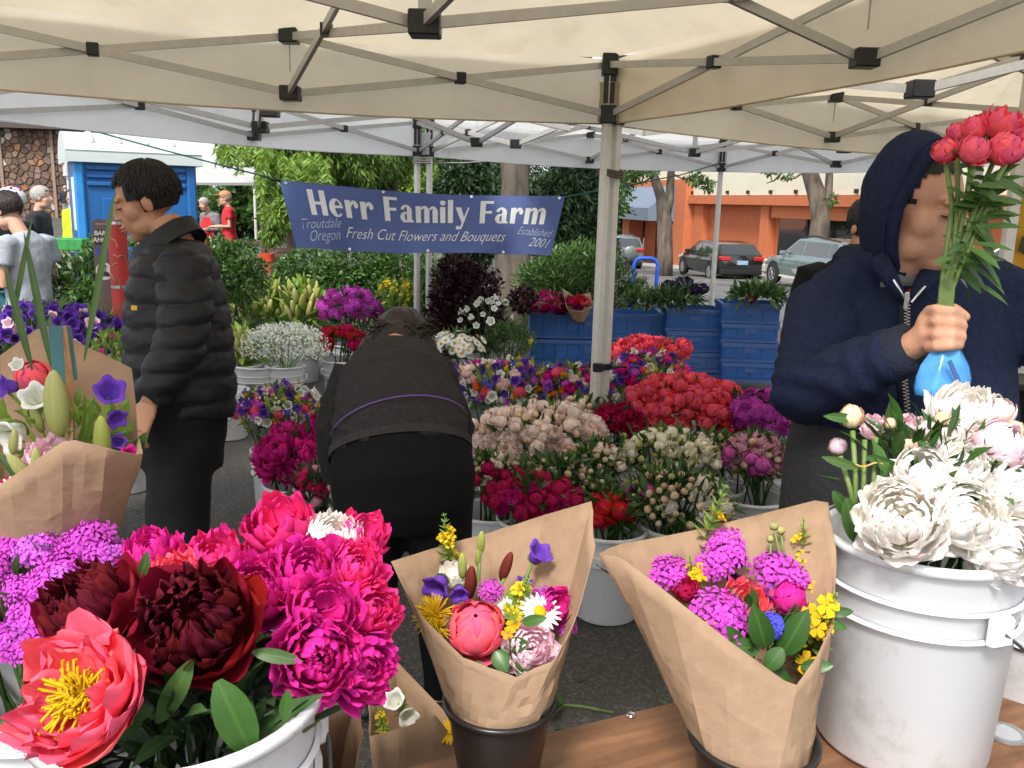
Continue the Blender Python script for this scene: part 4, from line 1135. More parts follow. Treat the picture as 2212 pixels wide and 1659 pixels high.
rope('green rope running from the banner to the far white tent leg', [at(1218, 426, 6.9), at(1345, 402, 7.6), at(1470, 378, 8.4), at(1558, 352, 9.1)])
rope('dark bungee cord tied to the banner corner', [at(570, 380, 6.48), at(585, 386, 6.485), at(606, 391, 6.49)], .011, 'bungee_cord', m_blackp)
rope('thin white guy line between the white poles and the evergreens', [at(912, 352, 7.5), at(1000, 352, 8), at(1130, 343, 9)], .006, 'guy_line', M('cord_grey', (.45, .44, .4), .9))

# red standpipe with its signboard
b_ = at(266, 700, 5.0); b_.z = 0
m_pipe = M('pipe_red', (.36, .018, .014), .5, .1, 8, dirt=(.16, .03, .02, .5), dirt_scale=5)
rp = thing('standpipe', 'red pipe post with steel bands and scratched graffiti', 'post', b_)
ztp = at(266, 474, 5.0).z
MB().lathe([(.0, ztp), (.046, ztp), (.05, ztp - .02), (.05, 0)], 20).build('pipe', m_pipe, rp, True)
for z in (at(266, 480, 5).z, at(266, 617, 5).z): MB().lathe([(.0505, z - .008), (.053, z - .008), (.053, z + .008), (.0505, z + .008)], 20, close=True).build('band', m_chrome, rp)
rg = random.Random(4)
for k in range(7):
    z = ztp - .08 - k * .045; a0 = rg.uniform(3.6, 5.4)
    MB().tube([(.0515 * math.cos(a0 + t * .25), .0515 * math.sin(a0 + t * .25), z + rg.uniform(-.035, .035)) for t in range(4)], .0025, 4).build('graffiti_scratch', M('scratch_pale', (.5, .28, .22), .8) if k % 3 else M('scratch_green', (.1, .2, .14), .8), rp)
sgn = thing('signboard', 'narrow brown signboard with stickers fixed beside the red post', 'sign', at(226, 580, 5.02))
k5 = 5.0 / FPX
def rrect(w, h, r, n=5):
    P_ = []
    for (cx, cy, a0) in ((w / 2 - r, h / 2 - r, 0), (-w / 2 + r, h / 2 - r, 90), (-w / 2 + r, -h / 2 + r, 180), (w / 2 - r, -h / 2 + r, 270)):
        for i in range(n + 1):
            a = math.radians(a0 + 90 * i / n); P_.append((cx + r * math.cos(a), 0, cy + r * math.sin(a)))
    return P_
MB().prism(rrect(.108, .55, .03), (0, -.004, 0), (0, .004, 0)).build('board', M('sign_brown', (.115, .075, .06), .55, .1, 10, dirt=(.22, .17, .14, .35), dirt_scale=8), sgn)
def stick(nm, poly, z, mat, y=-.0055): return MB().prism([(p[0], 0, p[2] + z) for p in poly], (0, y, 0), (0, y + .001, 0)).build(nm, mat, sgn)
stick('sticker', rrect(.088, .085, .004), .175, m_blackp)
m_stk = M('sticker_white', (.62, .6, .56), .6, .08, 20)
for t, z in (('BARF', .186), ('AHOY', .149)):
    me = fontmesh(t, .036, .12, .0012); v = getv(me); v = np.stack([v[:, 0] - (v[:, 0].max() + v[:, 0].min()) / 2, np.full(len(v), -.0075), v[:, 1] + z], 1); setv(me, v); me.materials.append(m_stk); link('sticker_text', me, sgn)
stick('sticker', rrect(.084, .05, .004), .095, M('sticker_blue', (.06, .06, .24), .6, .3, 40))
stick('sticker', rrect(.098, .098, .048), -.015, m_stk)
stick('sticker_print', [(-.030, 0, -.03), (.032, 0, -.03), (.026, 0, -.008), (.010, 0, 0), (-.012, 0, 0), (-.026, 0, -.010)], -.015, m_blackp, -.0068)
stick('sticker_print', [(.014 * math.cos(a) + .0, 0, .019 * math.sin(a) + .016) for a in [i * math.pi / 8 for i in range(16)]], -.015, M('sticker_grey', (.25, .24, .23), .6), -.0068)
stick('sticker_print', [(.016 * math.cos(a) + .001, 0, .014 * math.sin(a) + .024) for a in [i * math.pi / 8 for i in range(9)]], -.015, m_blackp, -.0075)
me = fontmesh('SILVER STAR', .011, .1); v = getv(me); setv(me, np.stack([v[:, 0] - v[:, 0].max() / 2, np.full(len(v), -.006), v[:, 1] + .245], 1)); me.materials.append(m_stk); link('sign_text', me, sgn)
MB().bar((0, .006, .1), (.07, .03, .1), .01, .02).build('bracket', m_chrome, sgn); MB().bar((0, .006, -.1), (.07, .03, -.1), .01, .02).build('bracket', m_chrome, sgn)
MB().lathe([(.02, -at(226, 580, 5.02).z), (.02, .2)], 10, (.0, .026, 0)).build('sign_post', m_chrome, sgn)

# wooden produce boxes under the far tent
m_box = M('produce_box', (.10, .062, .045), .8, .2, 6); m_boxp = M('produce_panel', (.20, .19, .19), .8, .1, 6)
rg = random.Random(8)
for k, (x, y, w, h, d, lab) in enumerate([(540, 585, 60, 42, 14.5, 'low brown slatted box left of the white tent post'), (540, 540, 64, 40, 14.6, 'brown slatted box stacked on the low one'), (600, 570, 50, 46, 13.4, 'brown slatted box at the hedge end'), (603, 522, 52, 44, 13.5, 'upper brown slatted box at the hedge end with a torn carton'), (585, 480, 44, 40, 14.8, 'tall brown crate behind the stacked boxes')]):
    kk = d / FPX; p = at(x, y, d)
    r = thing('produce_box', lab, 'box', p, rg.uniform(-.1, .1)); W_, H_ = w * kk, h * kk
    MB().box((0, .25, 0), (W_ - .04, .46, H_ - .03)).build('panel', m_boxp, r)
    for s in (-1, 1): MB().box((s * (W_ / 2 - .03), 0, 0), (.06, .05, H_)).build('post', m_box, r)
    for z in (-1, 1): MB().box((0, 0, z * (H_ / 2 - .03)), (W_ - .122, .04, .06)).build('slat', m_box, r)
b_ = at(577, 572, 13.0)
r = thing('storage_bin', 'small bright red plastic bin in front of the brown boxes', 'bin', b_)
MB().lathe([(0, -.16), (.10, -.16), (.13, .16), (.125, .16), (.095, -.15), (0, -.15)], 4, (0, 0, 0), Matrix.Rotation(math.pi / 4, 3, 'Z')).build('tub', M('bin_red', (.6, .06, .02), .5), r)
MB().box((0, -.10, -.0), (.10, .01, .012)).build('handle', m_chrome, r)

# stacked blue crates behind the pole
def crate(label, cx, cy, w, h, d, rot=0.0, mat=None, depth=.40, group='blue crates', open_top=True):
    kk = d / FPX; p = at(cx, cy, d); W_, H_ = w * kk, h * kk
    r = thing('crate', label, 'crate', (p.x, p.y, p.z - H_ / 2), rot, group); mat = mat or m_crate
    t = .012
    yd = depth
    for (c, s, nm) in (((0, 0, H_ / 2), (W_, t, H_), 'side'), ((0, yd, H_ / 2), (W_, t, H_), 'side'), ((-W_ / 2 + t / 2, yd / 2, H_ / 2), (t, yd - t, H_), 'end'), ((W_ / 2 - t / 2, yd / 2, H_ / 2), (t, yd - t, H_), 'end')):
        MB().box(c, s).build(nm, mat, r)
    MB().box((0, yd / 2, .008), (W_ - .03, yd - .03, .012)).build('base', mat, r)
    for z, hh in ((H_ - .018, .036), (.012, .02)):
        MB().box((0, -t, z), (W_ + .02, t, hh)).build('rim', m_crate2, r)
    MB().box((-W_ / 2 - .004, yd / 2, H_ - .018), (t, yd, .036)).build('rim', m_crate2, r); MB().box((W_ / 2 + .004, yd / 2, H_ - .018), (t, yd, .036)).build('rim', m_crate2, r)
    nr = max(3, int(W_ / .11))
    for k_ in range(nr + 1):
        MB().box((-W_ / 2 + .02 + (W_ - .04) * k_ / nr, -t * .8, H_ / 2 - .008), (.010, t * .9, H_ - .065)).build('rib', mat, r)
    MB().box((0, -t * .8, H_ * .28), (W_ * .92, t * .7, .008)).build('rib', mat, r)
    MB().box((0, -t * 1.25, H_ * .62), (W_ * .20, .006, H_ * .26)).build('handle', m_crate2, r)
    return r
dC = 8.1
crate('upper wide blue crate behind the centre pole filled with flowers', 1290, 705, 292, 56, dC, .02)
crate('lower wide blue crate behind the centre pole', 1290, 763, 288, 56, dC + .01, .02)
crate('blue crate resting on the ground behind the centre pole', 1290, 820, 284, 54, dC + .02, .02)
crate('second column of crates, topmost blue crate full of greenery', 1500, 692, 118, 46, dC - .2, -.03)
crate('second column of crates, blue crate second from the top', 1500, 738, 116, 44, dC - .2, -.03)
crate('second column of crates, faded blue crate third from the top', 1498, 783, 114, 44, dC - .2, -.03, m_crate2)
crate('second column of crates, blue crate on the ground', 1498, 830, 114, 46, dC - .19, -.03)
crate('third column of crates, topmost open blue crate nearest the hooded man', 1622, 678, 122, 42, dC - .4, -.06)
crate('third column of crates, blue crate second from the top', 1620, 720, 118, 40, dC - .4, -.06)
crate('third column of crates, blue crate third from the top', 1619, 762, 116, 42, dC - .4, -.06)
crate('third column of crates, blue crate on the ground', 1619, 805, 116, 42, dC - .4, -.06)
# ------------------------------------------------------------------ flower shapes
def petal(rng, th, r, ph0, ph1, hw, flare=0.0, ruffle=0.0, cup=.06, ns=5, nt=4, tip=.2, zc=1.0, jag=.0):
    V = np.zeros(((ns + 1) * (nt + 1), 3)); C = np.zeros_like(V)
    f1, f2, p1, p2 = rng.uniform(2.6, 4.2), rng.uniform(5, 7), rng.uniform(0, 6), rng.uniform(0, 6)
    rd = rng.uniform(0, 1); sk = rng.uniform(-.15, .15); k = 0
    for i in range(ns + 1):
        s = i / ns
        w = hw * (.26 + .74 * math.sin(math.pi * min(1, s * .60 + .08))) * (1 - .62 * max(0, (s - .68) / .32) ** 2)
        for j in range(nt + 1):
            t = -1 + 2 * j / nt
            ph = ph0 + (ph1 - ph0) * (s - tip * s * s * t * t - jag * s ** 4 * abs(math.sin(f2 * .9 * t + p2)))
            az = th + w * t / max(.42, math.sin(max(.05, min(3.0, ph)))) + sk * s
            rf = ruffle * s ** 1.5 * (math.sin(f1 * t + p1) * .6 + math.sin(f2 * t + p2 + 3 * s) * .4)
            R = r * (1 + flare * s * s * s - cup * t * t + rf)
            q = ph + rf * .5
            V[k] = (R * math.sin(q) * math.cos(az), R * math.sin(q) * math.sin(az), zc - R * math.cos(q))
            C[k] = (s, (t + 1) / 2, rd); k += 1
    m = nt + 1
    F = np.array([(i * m + j, i * m + j + 1, (i + 1) * m + j + 1, (i + 1) * m + j) for i in range(ns) for j in range(nt)])
    return V, F, C

D2R = math.radians
def peony_petals(kind, seed, ns=5, nt=4):
    """list of (role, V, F, C) for a flower of radius 1, base at the origin, facing +Z"""
    rng = random.Random(seed); out_ = []
    def ring_(role, n, r, p0, p1, hw, fl=0.0, ru=0.0, cup=.06, j=.12, tip=.2):
        a0 = rng.uniform(0, 6.28)
        for k in range(n):
            out_.append((role,) + petal(rng, a0 + 6.283 * k / n + rng.uniform(-j, j) * 2, r * rng.uniform(.95, 1.05), D2R(p0), D2R(p1 + rng.uniform(-10, 10)), hw * rng.uniform(.88, 1.12), fl + rng.uniform(-.04, .04), ru, cup, ns, nt, tip, 1.0, .09 if role == 'inner_petal' else .035))
    if kind == 'ball':
        ring_('inner_petal', 4, .80, 15, 172, .85, 0, .02); ring_('inner_petal', 5, .88, 12, 158, .80, .0, .03)
        ring_('petal', 5, .95, 8, 138, .80, .01, .03); ring_('petal', 4, 1.0, 5, 108, .85, .04, .04); ring_('guard_petal', 2, 1.03, 5, 78, .7, .22, .05)
    elif kind == 'double':
        ring_('inner_petal', 4, .22, 30, 165, .8, .0, .10); ring_('inner_petal', 6, .34, 30, 150, .6, .05, .14, tip=.05); ring_('inner_petal', 7, .52, 30, 145, .55, .05, .14, tip=.05)
        ring_('inner_petal', 8, .68, 25, 132, .52, .06, .13, tip=.08); ring_('petal', 8, .82, 18, 118, .55, .06, .11, tip=.1)
        ring_('petal', 8, .94, 12, 102, .60, .10, .09); ring_('guard_petal', 7, 1.04, 8, 84, .70, .22, .07)
    elif kind == 'fluffy':
        for (n, r, p1, hw) in ((4, .22, 165, .8), (7, .36, 158, .55), (10, .50, 150, .45), (12, .63, 142, .42), (13, .76, 130, .42), (12, .88, 114, .46)):
            ring_('petal', n, r, 25, p1, hw, .03, .075, tip=.12, j=.22)
        ring_('petal', 9, .98, 12, 98, .52, .06, .08, j=.2); ring_('guard_petal', 6, 1.05, 8, 78, .66, .18, .07)
    elif kind == 'bomb':
        for (n, r, p1) in ((8, .30, 150), (10, .44, 145), (13, .56, 138), (14, .66, 128), (12, .74, 114)):
            ring_('inner_petal', n, r, 35, p1, .30, .06, .20, tip=-.05, j=.25)
        ring_('guard_petal', 5, .98, 8, 96, .90, .04, .05, .10); ring_('guard_petal', 4, 1.06, 8, 82, .85, .14, .05)
    elif kind == 'open':
        ring_('petal', 7, .66, 14, 112, .55, .04, .12, tip=.16); ring_('petal', 7, .80, 12, 110, .58, .04, .11, tip=.2); ring_('petal', 6, .92, 10, 100, .64, .10, .10, tip=.24)
        ring_('guard_petal', 5, 1.0, 8, 104, .80, .05, .08, .10, tip=.30); ring_('guard_petal', 4, 1.06, 8, 84, .85, .18, .08, tip=.34)
    elif kind == 'cup':
        ring_('inner_petal', 6, .5, 25, 140, .6, .05, .08); ring_('inner_petal', 6, .68, 20, 135, .62, .03, .08); ring_('petal', 6, .84, 12, 122, .68, .03, .05); ring_('guard_petal', 6, .98, 8, 104, .75, .08, .06)
    return out_

def join(parts):
    Vs, Fs, Cs = [], [], []; b = 0
    for V, F, C in parts:
        Vs.append(V); Fs.append(F + b); Cs.append(C); b += len(V)
    return np.concatenate(Vs), np.concatenate(Fs), np.concatenate(Cs)

PET = dict(
    coral=PETAL('petal_coral', (.74, .07, .11), (.82, .10, .16)),
    hotpink=PETAL('petal_hotpink', (.74, .016, .15), (.86, .045, .27)),
    magenta=PETAL('petal_magenta', (.52, .008, .17), (.78, .03, .34)),
    coralnear=PETAL('petal_coral_near', (.92, .10, .13), (.95, .14, .22)),
    crimson=PETAL('petal_crimson', (.36, .008, .06), (.55, .015, .11)),
    red=PETAL('petal_red', (.45, .008, .02), (.66, .02, .035)),
    maroon=PETAL('petal_maroon', (.09, .003, .010), (.24, .007, .022), rough=.45),
    maroon_in=PETAL('petal_maroon_inner', (.06, .003, .009), (.15, .012, .022), rough=.45),
    blush=PETAL('petal_blush', (.88, .62, .52), (.95, .83, .78), (.74, .16, .24), .30, trans=.18),
    white=PETAL('petal_white', (.97, .94, .82), (.96, .94, .91), (.90, .42, .58), .45, trans=.30),
    ivory=PETAL('petal_ivory', (.86, .80, .55), (.90, .87, .74)),
    pink=PETAL('petal_pink', (.72, .30, .42), (.80, .45, .55)),
    lightpink=PETAL('petal_lightpink', (.92, .62, .70), (.96, .72, .80), (.72, .12, .28), .4, trans=.2),
    violetpink=PETAL('petal_violetpink', (.60, .08, .40), (.72, .16, .52)),
    purple=PETAL('petal_purple', (.20, .07, .50), (.17, .05, .44), rough=.5),
    darkpurple=PETAL('petal_darkpurple', (.05, .02, .12), (.06, .02, .13)),
    pure=PETAL('petal_pure_white', (.84, .86, .70), (.92, .92, .90), trans=.25),
    yellow=PETAL('petal_yellow', (.75, .50, .02), (.85, .58, .015)),
    orange=PETAL('petal_orange', (.80, .20, .02), (.85, .22, .03)),
    blue=PETAL('petal_blue', (.06, .06, .55), (.09, .10, .68)),
    silene=PETAL('petal_silene', (.50, .05, .42), (.66, .09, .62)),
    silene2=PETAL('petal_silene_dark', (.24, .015, .16), (.36, .03, .28)),
    silene3=PETAL('petal_silene_lilac', (.50, .08, .55), (.62, .16, .74)),
    sepal=PETAL('sepal_green', (.12, .20, .05), (.20, .28, .07)),
    budcream=PETAL('petal_budcream', (.74, .56, .32), (.84, .72, .50), (.62, .16, .14), .6),
    budred=PETAL('petal_budred', (.42, .16, .07), (.70, .36, .22), (.5, .05, .07), .8),
    budgreen=PETAL('petal_budgreen', (.30, .34, .10), (.50, .50, .20)),
    lilybud=PETAL('petal_lilybud', (.22, .30, .06), (.40, .46, .12), (.55, .30, .22), .45),
    lilypale=PETAL('petal_lilypale', (.36, .44, .10), (.62, .62, .28)),
    lilybrown=PETAL('petal_lilybrown', (.12, .03, .015), (.20, .05, .025), rough=.35),
)

def bell(rng, L=1.0, R=.42, n=25, lobes=5, closed=False):
    prof = [(.10, 0), (.34, .06), (.72, .26), (.86, .52), (.90, .72), (1.02, .86), (1.24, .96), (1.48, .97)]
    if closed: prof = [(.10, 0), (.34, .10), (.70, .35), (.70, .6), (.5, .85), (.2, 1.0), (.03, 1.02)]
    V = []; C = []
    for i, (r, z) in enumerate(prof):
        s = i / (len(prof) - 1)
        for k in range(n):
            a = 2 * math.pi * k / n
            lob = .5 + .5 * math.cos(lobes * a)
            rr = r * R * (1 + (0 if closed else .12 * s ** 2 * math.cos(lobes * a) - .06 * s ** 3 * abs(math.cos(lobes * a * .5))))
            zz = z * L - (0 if closed else (1 - lob) ** 1.6 * .26 * max(0, s - .55) * 2 * L)
            V.append((rr * math.cos(a), rr * math.sin(a), zz)); C.append((s, k / n, rng.uniform(0, .2)))
    F = [(i * n + k, i * n + (k + 1) % n, (i + 1) * n + (k + 1) % n, (i + 1) * n + k) for i in range(len(prof) - 1) for k in range(n)]
    return np.array(V), np.array(F), np.array(C)

def floret(np_=5, r=1.0, w=.5, cup=.25, tw=.42):
    V = []; F = []; C = []
    for k in range(np_):
        a = 2 * math.pi * k / np_; c, s = math.cos(a), math.sin(a)
        pts = [(.08, -.10 * w, 0), (.08, .10 * w, 0), (.62 * r, -w * .5, cup * .5), (.62 * r, w * .5, cup * .5), (r, -w * tw, cup * .45), (r, w * tw, cup * .45)]
        b = len(V)
        for (x, y, z) in pts: V.append((x * c - y * s, x * s + y * c, z)); C.append((min(1, x / r), .5 + y, 0))
        F += [(b, b + 2, b + 3, b + 1), (b + 2, b + 4, b + 5, b + 3)]
    return np.array(V), np.array(F), np.array(C, float)

def ellq(r, n=10, m=6, c=(0, 0, 0)):
    V = []; C = []
    for j in range(m + 1):
        t = math.pi * min(max(j / m, .03), .97)
        for k in range(n):
            a = 2 * math.pi * k / n
            V.append((c[0] + r[0] * math.sin(t) * math.cos(a), c[1] + r[1] * math.sin(t) * math.sin(a), c[2] - r[2] * math.cos(t))); C.append((j / m, k / n, 0))
    F = [(j * n + k, j * n + (k + 1) % n, (j + 1) * n + (k + 1) % n, (j + 1) * n + k) for j in range(m) for k in range(n)]
    return np.array(V), np.array(F), np.array(C, float)

def place(T, loc, axis, scale=1.0, spin=0.0, rnd=None):
    R = np.array(rotz_to(axis, spin)); V = (T[0] * scale) @ R.T + np.array(loc); C = T[2].copy()
    if rnd is not None: C[:, 2] = rnd
    return V, T[1], C

def tubeq(pts, r0, r1, n=4, cc=(.5, .5, .5)):
    m_ = MB(); m_.tube(pts, [r0 + (r1 - r0) * i / (len(pts) - 1) for i in range(len(pts))], n, caps=False)
    return np.array([tuple(v) for v in m_.V]), np.array(m_.F), np.tile(np.array(cc), (len(m_.V), 1))

FM = {}
def multi(name, groups):
    """groups: list of (list of (V,F,C), material) -> one mesh with several materials"""
    Vs, Fs, Cs, I, mats = [], [], [], [], []; b = 0
    for gi, (ps, mt) in enumerate(groups):
        V, F, C = join(ps)
        Vs.append(V); Fs.append(F + b); Cs.append(C); I += [gi] * len(F); mats.append(mt); b += len(V)
    return npmesh(name, np.concatenate(Vs), np.concatenate(Fs), mats, True, np.concatenate(Cs), I)

def sepals(rng, r=.9, n=4, ph=70, hw=.55):
    return [petal(rng, 6.283 * k / n + rng.uniform(-.3, .3), r, D2R(4), D2R(ph + rng.uniform(-15, 10)), hw, .05, .03, .05, 3, 2) for k in range(n)]

def fm(kind, col, var=0):
    """library of flower-head meshes, radius about 1, base at origin, +Z up"""
    key = (kind, col, var)
    if key in FM: return FM[key]
    rng = random.Random(str(key).__hash__() if False else sum(ord(c) * (i + 3) for i, c in enumerate(str(key))))
    m = PET[col]
    if kind in ('ball', 'double', 'cup', 'open', 'bomb'):
        ps = peony_petals(kind, rng.randrange(10 ** 6), 4, 3)
        gs = [([p[1:] for p in ps], m), (sepals(rng, 1.07, 4, 48, .5), PET['sepal'])]
        if kind == 'ball': gs[0][0].append(ellq((.72, .72, .72), 10, 6, (0, 0, 1)))
        if kind == 'open': gs.append(([tubeq([(0, 0, .5), (rng.uniform(-.3, .3), rng.uniform(-.3, .3), rng.uniform(.85, 1.05))], .03, .04, 3) for _ in range(34)], PET['yellow']))
        me = multi(kind, gs)
    elif kind == 'bud':
        ps = [ellq((.85, .85, .9), 10, 6, (0, 0, .95))] + [petal(rng, 6.283 * k / 3, .93, D2R(8), D2R(150), .9, 0, .04, .05, 4, 3) for k in range(3)]
        me = multi(kind, [(ps[:3], m), (ps[3:], PET['budred'] if col == 'budcream' and var != 1 else m), (sepals(rng, 1.0, 4, 85, .6), PET['sepal'])])
    elif kind == 'bell':
        me = multi(kind, [([bell(rng, 1.8, .84)], m), ([bell(rng, .26, .46, 10, 5)], PET['sepal'])])
    elif kind == 'daisy':
        f = floret(19, 1.0, .24, .05, .16)
        me = multi(kind, [([f], m), ([ellq((.30, .30, .16), 10, 5, (0, 0, .06))], PET['yellow'])])
    elif kind == 'floret':
        me = multi(kind, [([floret(5, 1, .75, .3)], m), ([tubeq([(0, 0, -.8), (0, 0, 0)], .10, .10, 4)], m)])
    elif kind == 'cluster':                     # dome of small five-petalled flowers
        fs = []; st = []
        n = 34
        for k in range(n):
            z = 1 - .88 * (k + .5) / n; a = k * 2.39996 + rng.uniform(-.3, .3); q = math.sqrt(max(0, 1 - z * z))
            d = Vector((q * math.cos(a), q * math.sin(a), z * .62)); p = d * rng.uniform(.62, 1.10) + Vector((0, 0, .25))
            fs.append(place(floret(5, .34, .17, .05, .55), p, d + Vector((rng.uniform(-.4, .4), rng.uniform(-.4, .4), .35)), rng.uniform(.8, 1.2), rng.uniform(0, 6), rng.random())); st.append(tubeq([(0, 0, -.3), tuple(p * .55), tuple(p)], .02, .045, 3))
        me = multi(kind, [(fs, m), (st, PET['silene2'])])
    elif kind == 'thistle':                     # shaggy yellow head
        fs = []
        for k in range(120):
            d = Vector((rng.gauss(0, 1), rng.gauss(0, 1), abs(rng.gauss(0, 1)) + .15)).normalized()
            fs.append(tubeq([tuple(d * .2 + Vector((0, 0, .2))), tuple(d * .7 + Vector((0, 0, .3))), tuple(d * rng.uniform(.9, 1.1) + Vector((rng.uniform(-.1, .1), rng.uniform(-.1, .1), .25)))], .045, .02, 3, (rng.random(), .5, .5)))
        me = multi(kind, [(fs, m), ([ellq((.4, .4, .4), 8, 5, (0, 0, .05))], PET['sepal'])])
    elif kind == 'cornflower':
        fs = []
        for k in range(22):
            d = Vector((rng.gauss(0, 1), rng.gauss(0, 1), abs(rng.gauss(0, .8)) + .3)).normalized()
            fs.append(place(floret(5, .34, .24, .25), d * .75, d, 1, rng.uniform(0, 6), rng.random())); fs.append(tubeq([(0, 0, 0), tuple(d * .75)], .05, .06, 3))
        me = multi(kind, [(fs, m), ([ellq((.22, .22, .35), 8, 5, (0, 0, -.25))], PET['sepal'])])
    elif kind == 'lily':                        # closed lily bud, radius 1 = half its width; length 6
        V, F, C = ellq((1, 1, 3.1), 12, 9, (0, 0, 3.1))
        a = np.arctan2(V[:, 1], V[:, 0]); t = V[:, 2] / 6.2
        k = (1 + .10 * np.cos(3 * a)) * (1 - .25 * (t - .5)) ; V = V.copy(); V[:, 0] *= k; V[:, 1] *= k
        me = multi(kind, [([(V, F, C)], m)])
    elif kind == 'spike':                       # yellow loosestrife: whorled leaves with small yellow stars; radius 1, height 4
        lv, fl = [], []
        for i in range(11):
            z = i * .42; s = 1.0 - .75 * (i / 10) ** 1.4
            for k in range(5):
                a = 6.283 * k / 5 + i * .6
                d = Vector((math.cos(a), math.sin(a), .35 + .07 * i))
                T = leaf_t(1.1, .46, .2, .12, 3); R = np.array(frames(np.array([d]), np.array([[0, 0, 1.0]]))[0])
                lv.append(((T[0] * s) @ R.T + np.array((0, 0, z)), T[1], np.concatenate([T[2][:, :2], np.full((len(T[2]), 1), rng.uniform(.2, 1))], 1)))
                if 1 < i < 8 and rng.random() < .26: fl.append(place(floret(5, .36, .26, .5), d * s * .38 + Vector((0, 0, z + .08)), d + Vector((0, 0, .5)), 1, rng.uniform(0, 6), rng.random()))
        me = multi(kind, [(fl, m), (lv, g_lime), ([tubeq([(0, 0, -1.2), (0, 0, 4.4)], .07, .03, 4)], g_stem)])
    elif kind == 'bellspike':                   # white snapdragon-like spire; height ~5
        fs = []; lv = []
        for i in range(9):
            z = .55 * i; a = i * 2.4; d = Vector((math.cos(a), math.sin(a), .25)); s = .62 - .05 * i
            if i < 7: fs.append(place(bell(rng, 1.7, .62, 10), d * .12 + Vector((0, 0, z)), d, s, 0, rng.random()))
            T = leaf_t(1, .3, .2, .2, 2); R = np.array(frames(np.array([-d]), np.array([[0, 0, 1.0]]))[0]); lv.append(((T[0] * .5) @ R.T + np.array((0, 0, z)), T[1], T[2] + np.array((0, 0, .6))))
        me = multi(kind, [(fs, m), (lv, g_lime), ([tubeq([(0, 0, -1.5), (0, 0, 5)], .07, .04, 4)], g_stem)])
    FM[key] = me
    return me

UPV = Vector((0, 0, 1))
def flower(name, kind, col, pos, axis, r, label=None, cat=None, group=None, parent=None, var=None, spin=None, origin=None):
    """a flower head centred near pos"""
    off = {'ball': 1, 'double': .9, 'cup': .95, 'open': .8, 'bomb': .9, 'bud': .95, 'bell': .9, 'daisy': 0, 'floret': 0, 'cluster': .6, 'thistle': .3, 'cornflower': .3, 'lily': 3.1, 'spike': 2, 'bellspike': 2.2}[kind]
    axis = Vector(axis).normalized()
    me = fm(kind, col, RNG.randrange(3) if var is None else var)
    loc = Vector(pos) - axis * off * r
    if parent is not None and origin is not None: loc = loc - Vector(origin)
    o = link(name, me, parent, loc, rotz_to(axis, RNG.uniform(0, 6.28) if spin is None else spin), r)
    if parent is None: tag(o, label, cat or 'flower', group)
    return o

LEAFT = [leaf_t(1, .32, .25, .25, 3), leaf_t(1, .26, .25, -.1, 3), leaf_t(1, .42, .2, .4, 3)]
def greenery(name, label, c, radii, n, size, mat, seed, base=None, stems=0, parent=None, lo=.45, hi=.98, origin=None, zmin=-.5, upb=.6):
    """leaf mass filling a dome plus stems down to base; one uncountable object"""
    rg = np.random.default_rng(seed)
    u = rg.normal(size=(n, 3)); u /= np.linalg.norm(u, axis=1, keepdims=True)
    u[:, 2] = np.where(u[:, 2] < zmin, -u[:, 2], u[:, 2])
    loc = np.array(c) + u * np.array(radii) * rg.uniform(lo, hi, n)[:, None]
    d = u * .7 + rg.normal(size=(n, 3)) * .5; d[:, 2] += upb
    V, F, C = scatter(LEAFT, frames(d, np.array([0, 0, 1.0]) + rg.normal(size=d.shape) * .4) * (size * rg.uniform(.6, 1.3, n))[:, None, None], loc, rg.integers(0, 3, n), rg.beta(1.5, 2, n))
    ps = [(V, F, C)]
    if stems and base is not None:
        for k in range(stems):
            q = Vector(c) + Vector((rg.normal(0, .45) * radii[0], rg.normal(0, .45) * radii[1], rg.uniform(.2, .7) * radii[2]))
            b = Vector(base) + Vector((rg.normal(0, .04), rg.normal(0, .04), 0))
            ps.append(tubeq([b, b.lerp(q, .55) + Vector((0, 0, .03)), q], .0045, .0035, 4, (.5, .5, float(rg.random()))))
    V, F, C = join(ps)
    org = Vector(origin) if origin is not None else Vector(base if base is not None else c)
    me = npmesh(name, V - np.array(org), F, mat, False, C)
    o = link(name, me, parent, None if parent is not None else org)
    if parent is None: tag(o, label, 'foliage', kind='stuff')
    return o

def bucket(label, x, y, z=0.0, r=.145, h=.36, handle=-1.0, rot=0.0, group=None, mat=None, ribs=True, name='bucket', hang=True):
    b = thing(name, label, 'bucket', (x, y, z), rot, group); mt = mat or m_bucket
    rb = r * .88
    MB().lathe([(0, .004), (rb - .006, .004), (rb, .012), (r * .985, h - .004), (r, h), (r - .006, h), (r * .985 - .006, h - .01), (rb - .006, .016), (0, .016)], 40).build('tub', mt, b, True)
    ro = lambda z_: rb + (r - rb) * z_ / h
    rr = MB()
    for (z0, z1, w) in ((h - .014, h + .004, .008), (h * .80, h * .82, .007), (h * .68, h * .70, .009)):
        rr.lathe([(ro(z0), z0), (ro(z0) + w, z0 + .003), (ro(z1) + w, z1 - .003), (ro(z1), z1)], 40, close=False)
    rr.build('rim_ribs', mt, b, True)
    if hang:
        for s in (-1, 1):
            MB().box((s * (r + .008), 0, h * .75), (.018, .045, .05), bevel=.006).build('ear', mt, b)
        hd = [Vector(((r + .016) * math.cos(a), handle * (r + .02) * math.sin(a) * .82, h * .75 - (r + .02) * math.sin(a) * .55)) for a in [i * math.pi / 16 for i in range(17)]]
        hb = MB().tube(hd, .0028, 6).build('handle', M('wire_steel', (.10, .10, .105), .5, .1, 20, metal=.4), b, True)
        MB().tube([hd[6], hd[8], hd[10]], .010, 10).build('grip', mt, hb, True)
    return b
